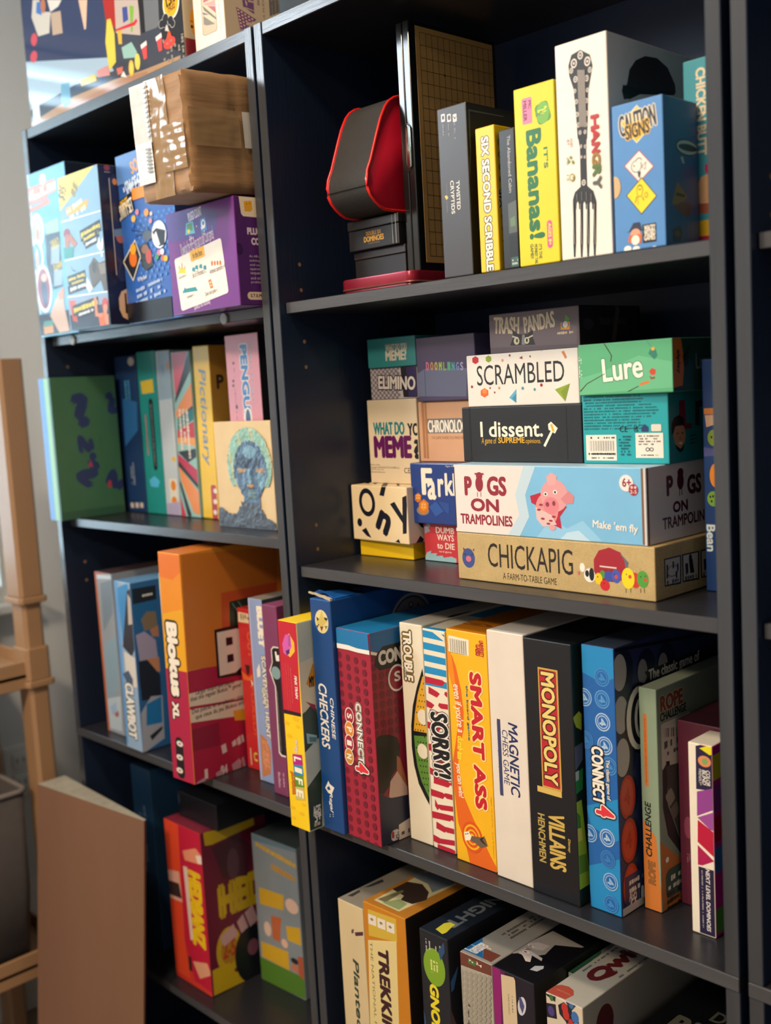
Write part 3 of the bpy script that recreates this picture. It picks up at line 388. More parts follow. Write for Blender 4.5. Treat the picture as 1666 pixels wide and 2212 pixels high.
carton('game_box', 'yellow spine board game box with bold red lettering and a donkey target', 'game box', (0.2528, 0.0245, 0.7424), (0.062, 0.25, 0.2808), '#efb31c', {'t': '#c97a14'}, 0, 0, 0, 0.38, 1.2, [
('P','f','#e0661c',[-2,280.4,-0.9,248.6,7.7,249.8,13.2,237.9,19.8,210.2,22.3,185.1,20.8,162.4,10.5,132.8,9.2,113,15.6,81.8,30.7,54.6,53.2,18.4,62.2,6.5,61.8,-0.1,20.9,-0.6,15.9,19.4,4.8,46.2,1,86.6,0.6,119.3,6.9,143.5,13,170.6,10.2,192.6,5.5,217.5,-1.8,235.6]),('P','f','#e88a1a',[0.6,271.1,7.4,246.6,11.7,215.3,5.3,214.2,0.1,232.7]),('R','f','#ece3cd',19.2,262.6,31.5,19.4,-3,0),('R','f','#15171c',6.1,261.8,0.6,15.5,0,0),('R','f','#15171c',7.4,261.8,0.4,15.5,0,0),('R','f','#15171c',8.8,261.8,0.1,15.4,0,0),
('R','f','#15171c',9.7,261.7,0.6,15.5,0,0),('R','f','#15171c',11,261.7,0.4,15.4,0,0),('R','f','#15171c',12.3,261.7,0.1,15.4,0,0),('R','f','#15171c',13.2,261.7,0.6,15.5,0,0),('R','f','#15171c',14.5,261.7,0.3,15.4,0,0),('R','f','#15171c',15.8,261.7,0.1,15.4,0,0),
('R','f','#15171c',16.7,261.6,0.6,15.4,0,0),('R','f','#15171c',18,261.6,0.3,15.4,0,0),('R','f','#15171c',19.3,261.6,0.1,15.3,0,0),('R','f','#15171c',20.2,261.6,0.6,15.4,0,0),('R','f','#15171c',21.5,261.6,0.3,15.3,0,0),('R','f','#15171c',22.8,261.6,0.1,15.3,0,0),
('R','f','#15171c',23.7,261.5,0.6,15.4,0,0),('R','f','#15171c',25,261.5,0.3,15.3,0,0),('R','f','#15171c',26.3,261.5,0.1,15.3,0,0),('R','f','#15171c',27.2,261.5,0.6,15.3,0,0),('R','f','#15171c',28.5,261.5,0.3,15.3,0,0),('R','f','#15171c',29.8,261.5,0.1,15.2,0,0),
('R','f','#15171c',30.7,261.5,0.6,15.3,0,0),('S','f','#15171c',18.8,253.3,28.2,0.8,0,1,0.75,26),('T','f','#b3232c','UNIVERSITY',54.2,263.4,19.2,6.8,-90,0.045,0,0),('T','f','#b3232c','GAMES',48.7,261.2,13.5,6,-90,0.045,0,0),('S','f','#15171c',45.9,258.7,6.7,2,-90,1,0.75,29),('T','f','#f6d98a','SMART ASS',43,153,163.2,18.5,-90,0.081,0,0.098),
('T','f','#c01f2d','SMART ASS',43,153,163.2,18.5,-90,0.081,0,0),('T','f','#1f5d80','the board game',28.7,184.2,65.5,3.7,-90,0.036,0,0),('T','f','#f1e4c8',"even if you're a",13.5,187,57.4,14.2,-86,0.036,0.15,0),('T','f','#f3df3a','dumb ass',14.6,139.4,28.7,9.7,-94,0.036,0.15,0),('T','f','#f1e4c8','you can win!',10.2,99.4,41.7,10.5,-87,0.036,0.15,0),('E','f','#d9531a',26.3,33.8,16.1,19,0,24),
('E','f','#efb31c',26.3,33.8,13.2,15.5,0,24),('E','f','#d9531a',26.3,33.8,11,13,0,24),('E','f','#efb31c',26.3,33.8,8.1,9.5,0,24),('E','f','#d9531a',26.3,33.8,6.4,7.5,0,24),('E','f','#efb31c',26.3,33.8,3.8,4.5,0,24),('P','f','#f3ead6',[13.8,37,21.4,39.9,23.7,35.6,39.9,35,45.9,32.6,31.2,28.6,22.9,29.6,15.3,26.7]),
('P','f','#6a5a4a',[25.3,35.2,46.2,38.4,49.8,29.6,39.2,24.3,31.1,27.7,23.3,29.4]),('E','f','#15171c',16.5,35.3,0.9,0.9,0,10),('E','f','#15171c',19.5,36.6,0.9,0.9,0,10),('P','f','#2a2018',[37.8,34.5,46.4,40.9,41.9,34.8,49.7,28.8,41.7,31.5]),('T','f','#8a3416','Ages 14 and Up · 2 to 8 Players',58.5,53.8,73.8,1.3,-90,0.027,0,0),('E','t','#8f4a1c',16.1,34.5,25.1,7.1,0,24),
('E','t','#c97a14',16.8,33.9,16.8,4.8,0,24),('E','t','#8f4a1c',17.5,33.8,10.2,2.7,0,24)], 'upright game boxes on the right bookcase shelf at waist height', None, None)
carton('game_box', 'plain white spine board game box with blue lettering for chess', 'game box', (0.3184, 0.0211, 0.7424), (0.0525, 0.25, 0.2882), '#dfd4c6', {'t': '#d6cfc6', 'r': '#dcd2c6'}, -0.5, 0, 0, 0.38, 1.2, [
('T','f','#1f2a5e','MAGNETIC',32.9,143.9,84.8,13.6,-90,0.027,0.15,0),('T','f','#1f2a5e','CHESS GAME',20.8,144.4,63.4,8.1,-90,0.009,0.12,0),('R','f','#3a3f66',12.4,142.7,4.8,89.1,0,0),('T','f','#3a3f66',"Cultivate children's logical thinking and concentration",10.1,142.5,84.4,2.3,-90,0,0,0)], 'upright game boxes on the right bookcase shelf at waist height', 'chess', None)
carton('game_box', 'black spine game box with a red and gold name plate and green art', 'game box', (0.3733, 0.0178, 0.7424), (0.0632, 0.25, 0.2873), '#15161c', {'t': '#15171b', 'r': '#1a2a1c'}, 0, 0, 0, 0.3, 1.2, [
('R','f','#c9a24a',32,190.5,26.2,133.1,0,0),('R','f','#b3242f',31.7,190.5,23,129.4,0,0),('R','f','#d2b25c',28.2,120.5,32.8,6.6,0,0),('T','f','#3a1512','MONOPOLY',31.4,190.8,124.2,18.3,-90,0.045,0,0.075),('T','f','#e3c977','MONOPOLY',31.4,190.8,124.2,18.3,-90,0.045,0,0),('S','f','#a08a4c',45.6,234.7,43.5,0.2,-90,1,0.75,6),
('T','f','#c9a955','VILLAINS',36.1,65.4,63.4,22.1,-90,0.045,0,0),('T','f','#b29a52','HENCHMEN',15.4,65,55.4,9.7,-90,0.036,0,0),('T','f','#c9a955','Disney',51.9,65.9,15.3,4.1,-90,0.027,0.2,0),('P','r','#b9c93a',[-0.4,209,10.4,213.5,14.9,209.4,13.9,192.2,4.8,197.5]),('P','r','#5d6478',[-3.5,176.5,15.5,178.6,14.3,159.8,2,151.7,-4.2,156.4]),('P','r','#2f8a3c',[-1.8,146.9,13.8,151.2,12.4,128,-2.4,125.2]),
('P','r','#a8c832',[-2.5,116.4,9.4,117.1,13.4,83.1,18.6,28.7,18.1,19.8,-1.2,19.5,-0.4,72.9]),('P','r','#4f8f2a',[-2.4,109,6,100.4,7.1,77.8,0.5,87.4]),('P','r','#6f9a2c',[1.1,57.5,15.4,55.5,16.6,35.5,1,36.6]),('P','r','#e2d95c',[-1.8,88.2,7.6,86.5,9.2,72.6,-0.4,72.9]),('P','r','#b9c9bb',[-1.6,149.8,6.7,150.3,6,140.2,-1.5,139.6])], 'upright game boxes on the right bookcase shelf at waist height', None, None)
carton('game_box', 'blue spine board game box with pale circled fours and red discs on its side', 'game box', (0.4429, 0.0274, 0.7424), (0.04, 0.22, 0.2873), '#1d5fa8', {'t': '#3a4658', 'r': '#26335c'}, 0, 0, 0, 0.38, 1.2, [
('P','f','#1f86c2',[0.3,287.4,41,286.3,40.6,256.8,24.6,249.3,7.2,254.9,-0.2,257.1]),('P','f','#1f86c2',[-0.8,111.8,41.1,129,41,85,29.6,78.4,14.2,88,4.4,92.4]),('P','f','#1f86c2',[0.4,45.9,41.6,64.7,40.6,0.9,2.4,-2.8,0.4,21.3]),('E','f','#3f86c2',24.9,255.2,9.3,9.8,0,24),('E','f','#1d62aa',24.9,255.2,8,8.4,0,24),('E','f','#3f86c2',24.9,255.2,6.7,7.1,0,24),
('E','f','#1d62aa',24.9,255.2,5.8,6,0,24),('T','f','#3f86c2','4',24.9,255.2,8.7,8.2,-90,0.036,0,0),('E','f','#5a96cc',24.3,231.8,9.3,9.8,0,24),('E','f','#1d62aa',24.3,231.8,8,8.4,0,24),('E','f','#5a96cc',24.3,231.8,6.7,7.1,0,24),('E','f','#1d62aa',24.3,231.8,5.8,6,0,24),
('T','f','#5a96cc','4',24.3,231.8,8.6,8.2,-90,0.036,0,0),('E','f','#a9c3de',24.1,207.6,9.3,9.8,0,24),('E','f','#1d62aa',24.1,207.6,8,8.4,0,24),('E','f','#a9c3de',24.1,207.6,6.7,7.1,0,24),('E','f','#1d62aa',24.1,207.6,5.8,6,0,24),('T','f','#a9c3de','4',24.1,207.6,8.5,8.2,-90,0.036,0,0),
('E','f','#a9c3de',25.9,182.8,9.3,9.8,0,24),('E','f','#1d62aa',25.9,182.8,8,8.4,0,24),('E','f','#a9c3de',25.9,182.8,6.7,7.1,0,24),('E','f','#1d62aa',25.9,182.8,5.8,6,0,24),('T','f','#a9c3de','4',25.8,182.8,8.4,8.2,-90,0.036,0,0),('E','f','#8fb4d8',2.2,230.5,9.3,9.8,0,24),
('E','f','#1d62aa',2.2,230.5,8,8.4,0,24),('E','f','#8fb4d8',2.2,230.5,6.7,7.1,0,24),('E','f','#1d62aa',2.2,230.5,5.8,6,0,24),('T','f','#8fb4d8','4',2.2,230.5,8.7,8.4,-90,0.036,0,0),('E','f','#3a76b4',2.3,184.7,9.3,9.8,0,24),('E','f','#1d62aa',2.3,184.7,8,8.4,0,24),
('E','f','#3a76b4',2.3,184.7,6.7,7.1,0,24),('E','f','#1d62aa',2.3,184.7,5.8,6,0,24),('T','f','#3a76b4','4',2.3,184.7,8.5,8.4,-90,0.036,0,0),('E','f','#4a86bf',30.9,162,9.3,9.8,0,24),('E','f','#1d62aa',30.9,162,8,8.4,0,24),('E','f','#4a86bf',30.9,162,6.7,7.1,0,24),
('E','f','#1d62aa',30.9,162,5.8,6,0,24),('T','f','#4a86bf','4',30.8,162,8.3,8.2,-90,0.036,0,0),('E','f','#a9c3de',24.9,83.1,9.3,9.8,0,24),('E','f','#1d62aa',24.9,83.1,8,8.4,0,24),('E','f','#a9c3de',24.9,83.1,6.7,7.1,0,24),('E','f','#1d62aa',24.9,83.1,5.8,6,0,24),
('T','f','#a9c3de','4',24.9,83.2,8,8.3,-90,0.036,0,0),('E','f','#8fb4d8',3,82.4,9.3,9.8,0,24),('E','f','#1d62aa',3,82.4,8,8.4,0,24),('E','f','#8fb4d8',3,82.4,6.7,7.1,0,24),('E','f','#1d62aa',3,82.4,5.8,6,0,24),('T','f','#8fb4d8','4',3,82.4,8.2,8.5,-90,0.036,0,0),
('E','f','#3a78b8',24.9,59.9,9.3,9.8,0,24),('E','f','#1d62aa',24.9,59.9,8,8.4,0,24),('E','f','#3a78b8',24.9,59.9,6.7,7.1,0,24),('E','f','#1d62aa',24.9,59.9,5.8,6,0,24),('T','f','#3a78b8','4',24.9,60,8,8.3,-90,0.036,0,0),('E','f','#8fb4d8',27.5,35.7,9.3,9.8,0,24),
('E','f','#1d62aa',27.5,35.7,8,8.4,0,24),('E','f','#8fb4d8',27.5,35.7,6.7,7.1,0,24),('E','f','#1d62aa',27.5,35.7,5.8,6,0,24),('T','f','#8fb4d8','4',27.5,35.7,7.9,8.3,-90,0.036,0,0),('E','f','#3f86c2',27,11.2,9.3,9.8,0,24),('E','f','#1d62aa',27,11.2,8,8.4,0,24),
('E','f','#3f86c2',27,11.2,6.7,7.1,0,24),('E','f','#1d62aa',27,11.2,5.8,6,0,24),('T','f','#3f86c2','4',27,11.2,7.8,8.3,-90,0.036,0,0),('T','f','#15171c','CONNECT',16.2,149,62.1,15,-90,0.045,0,0.098),('T','f','#ece6d8','CONNECT',16.2,149,62.1,15,-90,0.045,0,0),('T','f','#15171c','4',23.6,111.4,12.3,23.6,-90,0.054,0,0.112),
('T','f','#e9e4da','4',23.6,111.4,12.3,23.6,-90,0.054,0,0.053),('T','f','#d8343f','4',23.6,111.4,12.3,23.6,-90,0.054,0,0),('T','f','#20304f','The classic game of',28.5,146.7,43.5,5.7,-90,0.027,0,0.075),('T','f','#e9e4da','The classic game of',28.5,146.7,43.5,5.7,-90,0.027,0,0),('E','r','#141d38',17,259.2,17.1,24.6,0,24),('E','r','#b9b3ae',9.5,260.2,12.5,19.3,0,24),
('E','r','#141d38',17.4,214.2,17.1,25.3,0,24),('E','r','#b9b3ae',9.8,215.4,12.6,19.9,0,24),('E','r','#141d38',17.8,168.7,17.2,26,0,24),('E','r','#b9b3ae',10.2,170.1,12.7,20.4,0,24),('E','r','#141d38',18.9,125.1,17.3,26.7,0,24),('E','r','#c23626',16.8,125.8,14.3,23.5,0,24),
('E','r','#d5492f',16.2,126.1,11,19.6,0,24),('T','r','#c23626','4',15.5,126.4,11.6,18.9,0,0.045,0,0),('E','r','#141d38',19.5,77.8,17.4,27.5,0,24),('E','r','#c23626',17.4,78.6,14.4,24.1,0,24),('E','r','#d5492f',16.8,78.8,11.1,20.1,0,24),('T','r','#c23626','4',16.2,79.2,11.7,19.4,0,0.045,0,0),
('E','r','#141d38',20.3,27.3,17.5,28.3,0,24),('E','r','#c23626',18.2,28.2,14.5,24.8,0,24),('E','r','#d5492f',17.6,28.5,11.2,20.7,0,24),('T','r','#c23626','4',16.9,28.8,11.8,20,0,0.045,0,0),('E','r','#141d38',57.6,254.3,17.1,20.8,0,24),('E','r','#8d8a8c',51,252.1,8.9,13.4,0,24),
('E','r','#141d38',97.1,252.4,18,21.3,0,24),('E','r','#8d8a8c',90.1,250.2,9.4,13.8,0,24),('P','r','#10131c',[2.6,286.5,207.1,266.3,207,262.7,2.4,283.2]),('P','r','#10141f',[54.5,251,203,252.4,202.2,233.3,62.9,239.7]),('T','r','#10141f','The classic game of',113.4,243.9,102.6,15.5,0,0.045,0,0.075),('T','r','#e9e4da','The classic game of',113.4,243.9,102.6,15.5,0,0.045,0,0),
('E','r','#10131c',41.8,204.8,26,38,0,24),('E','r','#e9e4da',41.8,204.8,23,34,0,24),('E','r','#10131c',44.7,204.1,18,29,0,24),('E','r','#e9e4da',44.7,204.1,11,22,0,24),('E','r','#10131c',46.7,203.5,8,18,0,24),('R','r','#26335c',24.4,24.2,35,34,0,0),
('S','r','#e9e4da',27,28.1,25.1,17.1,0,2,0.75,103),('T','r','#e9e4da','AGES',20.8,17.8,14,12.3,0,0.036,0,0),('T','r','#e9e4da','6+',21.5,7.5,13.1,14.6,0,0.045,0,0),('R','r','#e9e4da',32.1,11.4,0.2,20.1,0,0),('E','r','#e9e4da',38.6,18.6,2.5,3.1,0,24),('R','r','#e9e4da',38.8,11.9,6.1,9.4,0,0),
('R','r','#c9c5c0',21,-3.7,39.3,25,0,0)], 'upright game boxes on the right bookcase shelf at waist height', None, None)
carton('game_box', 'sage green and orange narrow game box with rope lettering', 'game box', (0.4882, 0.0618, 0.7424), (0.0208, 0.2, 0.2405), '#8fa58e', {'t': '#9aa996', 'r': '#7d8b7c'}, 0, 0, 0, 0.38, 1.2, [
('P','f','#d5803a',[1.2,98.1,16.3,81.4,21.8,0.4,-0.3,-0.7]),('R','f','#cf7a3c',6.8,174,4.6,78.5,0,5),('S','f','#6b3a1c',6.8,173.5,69.1,1.1,-90,1,0.75,3),('T','f','#20302c','CHALLENGE',7.4,88.5,59.9,7.5,90,0.045,0.15,0),('T','f','#6b3f1f','ROPE',10.2,41.4,26,8.7,90,0.045,0.1,0.038),('T','f','#9a6a3c','ROPE',10.2,41.4,26,8.7,90,0.045,0.1,0),
('P','r','#b5703a',[-11.3,87.3,7.3,72.5,41.4,44.9,39.2,-2,2.2,-0.3,-3.6,64.3]),('T','r','#c0a48c','ROPE',29.5,223,44.1,17.6,0,0.063,0,0.038),('T','r','#7a4636','ROPE',29.5,223,44.1,17.6,0,0.063,0,0),('T','r','#1c2520','CHALLENGE',31.9,209.2,50.5,9.5,0,0.045,0,0),('R','r','#b9b3a8',36.6,177.5,57.7,49,0,3),('R','r','#15171c',13.6,191.7,0.4,9.4,0,0),
('R','r','#15171c',17.2,190.9,1,9.6,0,0),('R','r','#15171c',20.8,190.2,1.6,9.7,0,0),('R','r','#15171c',23.5,189.7,0.4,9.4,0,0),('R','r','#15171c',27.1,189,1.1,9.6,0,0),('R','r','#15171c',30.7,188.2,1.7,9.8,0,0),('R','r','#15171c',33.4,187.7,0.5,9.5,0,0),
('R','r','#15171c',37.1,187,1.1,9.7,0,0),('R','r','#15171c',40.7,186.2,1.7,9.9,0,0),('R','r','#15171c',43.5,185.7,0.5,9.6,0,0),('R','r','#15171c',47.2,184.9,1.1,9.7,0,0),('R','r','#15171c',50.9,184.2,1.7,9.9,0,0),('S','r','#50504c',37.7,172.3,49.8,23.1,0,2,0.75,24),
('R','r','#b9b3a8',38.4,142.7,51.1,46.9,0,3),('P','r','#15171c',[14.7,160.6,22.1,159.3,22.4,152.4,17.3,152.2]),('P','r','#2c2c2c',[8.3,152.3,17.6,159.7,16.8,112.2,39.3,66.7,60.9,52.3,38.7,52.9,15.3,80.1,7.2,111.9]),('P','r','#454340',[15.9,155.1,65.3,149.6,61,55.8,39.4,68.5,18.4,113.4]),('R','r','#8a8478',21.5,120.1,13.8,16.3,30,3),('R','r','#6d675e',29.9,102.9,14.1,14.9,25,3),
('E','r','#e9e4da',12.5,54.3,3.5,3.5,0,5),('R','r','#37584c',27.5,27,37.3,31.3,0,8),('S','r','#e0d9c9',28.2,27.2,30.2,19,0,2,0.75,33),('S','r','#3c2a1c',24.7,7.9,29,23.3,0,3,0.9,34)], 'upright game boxes on the right bookcase shelf at waist height', None, None)
carton('game_box', 'plain maroon game box behind the colourful hexagon box at the shelf end', 'game box', (0.5118, 0.0956, 0.7424), (0.0527, 0.17, 0.2016), '#571f33', {'t': '#3b1a28'}, 0, 0, 0, 0.38, 1.2, [
('E','f','#7d3a52',10.4,86,5,12,0,24),('S','f','#8a5a6a',9.9,51.3,12.7,4.3,-90,2,0.75,2)], 'upright game boxes on the right bookcase shelf at waist height', None, None)
carton('game_box', 'white, purple and magenta hexagon patterned domino game box beside the right post', 'game box', (0.5519, 0.0495, 0.7424), (0.0262, 0.044, 0.1982), '#e9e0cc', {'t': '#cfc8b8', 'r': '#c9238a'}, 1.2, 0, 0, 0.38, 1.2, [
('P','f','#221a3e',[8.6,195.5,8.1,151.1,28.5,153.4,29.4,191.7,17.8,198.9]),('P','f','#c2143f',[11,197.6,26.3,203,24.5,196.3]),('P','f','#e2d418',[12.6,193.9,34.6,203.8,34.4,192.7,23.5,188.9]),('P','f','#57a03a',[26.3,202.2,34.6,203.8,34.4,195.9]),('E','f','#d98a5a',17.8,181.4,7,5.7,0,24),('E','f','#7fa35a',18.2,181.5,3.3,3.3,0,24),
('T','f','#e9e4da','COLOR',21.4,164.9,15.8,4.3,-90,0.027,0.15,0),('T','f','#e9e4da','BLIND',17.1,164.9,15.2,4,-90,0.027,0.15,0),('T','f','#e9e4da','FRIENDLY*',12.9,164.5,16.6,3,-90,0.009,0.15,0),('P','f','#8f3f8f',[8.9,148.8,28.5,156.6,28,134.8,8.4,123.5]),('P','f','#9a4a96',[8.7,122,28,132.4,27.8,112.3,22.5,112.5]),('P','f','#b9123a',[9,119.6,27.8,109.9,27.7,83.9,8.4,96.6]),
('P','f','#ab1450',[8.3,93.3,25.9,81,13,73.3,8.1,72.7]),('R','f','#221a3e',16.9,36.4,16.6,69.6,0,0),('T','f','#e9e4da','NEXT LEVEL DOMINOES',18.6,38.3,65.4,4.4,-90,0.027,0.15,0),('T','f','#e9e4da','62 PIECES  |  1-4 PLAYERS  |  AGES 5+',12.3,37.6,60.7,1.6,-90,0.009,0.1,0),('P','f','#e2d418',[6.8,0.1,24.9,-0.5,24.8,-4.6,6.7,-4.1]),('R','r','#57a03a',22,16.9,44,25.8,0,0),
('R','r','#c9238a',22,48.6,44,25.8,0,0),('R','r','#3a76b4',22,80.4,44,25.8,0,0),('R','r','#b9123a',22,112.2,44,25.8,0,0),('R','r','#8f3f8f',22,143.9,44,25.8,0,0),('R','r','#e2d418',22,175.7,44,25.8,0,0)], 'upright game boxes on the right bookcase shelf at waist height', None, None)
carton('game_box', 'tan burlap print game box with a red barn, lowest of the front stack', 'game box', (0.2638, 0.0396, 1.0806), (0.264, 0.19, 0.0544), 'burlap', {}, -0.4, 0, 0, 0.38, 1.2, [
('E','f','#3b4c86',16.9,25.1,9.7,11.4,0,24),('E','f','#c96a7a',16.9,24.2,4.1,3.5,0,24),('E','f','#15171c',11.7,29,0.9,0.9,0,24),('E','f','#15171c',22.4,29.3,0.9,0.9,0,24),('P','f','#7a2a33',[9.1,37.3,12.7,34.6,9.5,33.2]),('P','f','#7a2a33',[23.4,35.4,26.9,36.7,25.4,33.2]),
('T','f','#241c18','CHICKAPIG',105.5,31.4,117.8,27,0,-0.0108,0,0),('T','f','#3c342a','A FARM-TO-TABLE GAME',105,9,74.9,7.5,0,0,0,0),('P','f','#a02030',[191.3,21.4,191.2,37,197.8,46.8,210.9,50.8,224.4,46.6,229.9,36.9,229.3,19.7,216,15.4]),('P','f','#5e6a74',[223.2,46.6,233.5,37.2,231.9,28,229.7,30.9,228.8,37.9]),('P','f','#d9cfc0',[198.4,31.3,219,31,218.9,29.5,198.3,29.9]),('P','f','#8a1c2a',[200,27.3,218.4,27.5,217.9,15.5,199.5,15.9]),
('E','f','#ece6da',185.5,19.9,7.2,7.3,0,24),('E','f','#ece6da',176.5,27.4,3.3,4.8,0,24),('E','f','#15171c',188.1,21.1,3.2,6.8,0,24),('E','f','#15171c',182.3,21.6,2.4,3.6,0,24),('E','f','#4f8f3a',201.7,22.3,3.3,4.3,0,24),('E','f','#e6c21c',196.6,17.3,4.7,6.2,0,24),
('E','f','#3b4ca0',209,20.9,5.1,5.7,0,24),('E','f','#4356b0',218.2,21.7,5.5,6.9,0,24),('E','f','#c9242c',204.2,11.2,5.9,5.6,0,24),('E','f','#c9362a',241,19.7,5.3,8,0,24),('E','f','#ecd21c',232.4,21,7.6,10.7,0,24),('E','f','#4f9a3a',249.6,21.6,6.6,8.6,0,24),
('E','f','#c94a3a',234.8,22.8,2,2,0,24),('E','f','#c94a3a',252.8,21.2,2,2,0,24),('E','f','#c94a3a',218.2,21.3,2.1,2.1,0,24),('E','f','#15171c',195.7,19.3,0.6,0.8,0,24),('E','f','#15171c',203.3,13.1,0.6,0.8,0,24),('E','f','#15171c',230.7,24.9,0.6,0.8,0,24),
('E','f','#15171c',247.4,23.9,0.6,0.8,0,24),('E','f','#15171c',252.5,24.8,0.5,0.8,0,24),('E','f','#15171c',216.3,23.6,0.6,0.8,0,24),('R','f','#15171c',229.6,8.3,0.5,4.4,0,0),('R','f','#15171c',235.3,8.9,0.5,4.4,0,0),('R','f','#15171c',246.9,10,0.5,4.4,0,0),
('R','f','#15171c',251.1,10.4,0.5,4.4,0,0),('E','f','#c96a6a',171.7,21.3,1.4,2,0,24),('P','r','#15171c',[16.1,40.8,47.4,40.1,46.1,11,16.2,12.7]),('P','r','#bdb5a4',[18.2,39.3,45.2,38.8,44,13,18.1,14]),('E','r','#15171c',31.4,26.3,10.7,5.7,0,24),('E','r','#bdb5a4',31.4,26.4,9.6,5,0,24),
('R','r','#15171c',21.6,30.7,2.9,6.9,0,0),('R','r','#15171c',32.5,32.3,3,6.9,0,0),('R','r','#15171c',40.5,29,3,7,0,0),('R','r','#15171c',21.2,23.6,2.9,6.9,0,0),('R','r','#15171c',37.9,21.7,3,7,0,0),('S','r','#5a544a',30.9,15.7,21.6,7.2,0,1,0.75,48),
('P','r','#15171c',[48.9,40.3,81.6,39.6,80.3,9.8,49.1,11.7]),('P','r','#bdb5a4',[51.1,38.8,79.2,38.3,78,11.9,51,13]),('E','r','#15171c',64.5,35.7,2.9,2.7,0,24),('P','r','#15171c',[61.4,33.9,68.2,33.7,71.4,18.4,63.8,18.8]),('P','r','#15171c',[54.5,30.1,59.7,30.1,60,20.2,55.4,18]),('S','r','#5a544a',64.4,14.7,22.5,7.4,0,1,0.75,54),
('P','r','#15171c',[83.9,39.7,117.9,39,116.7,8.5,84.2,10.5]),('P','r','#bdb5a4',[86.2,38.1,115.5,37.6,114.4,10.6,86.2,11.8]),('E','r','#15171c',100.2,35,3.1,2.8,0,24),('P','r','#15171c',[96.9,33.2,104.1,33,107.4,17.3,99.4,17.7]),('P','r','#15171c',[89.7,29.3,95.2,29.3,95.5,19.1,90.7,16.9]),('S','r','#5a544a',100.1,13.5,23.5,7.6,0,1,0.75,60)], 'game boxes stacked on the middle shelf of the right bookcase', None, None)
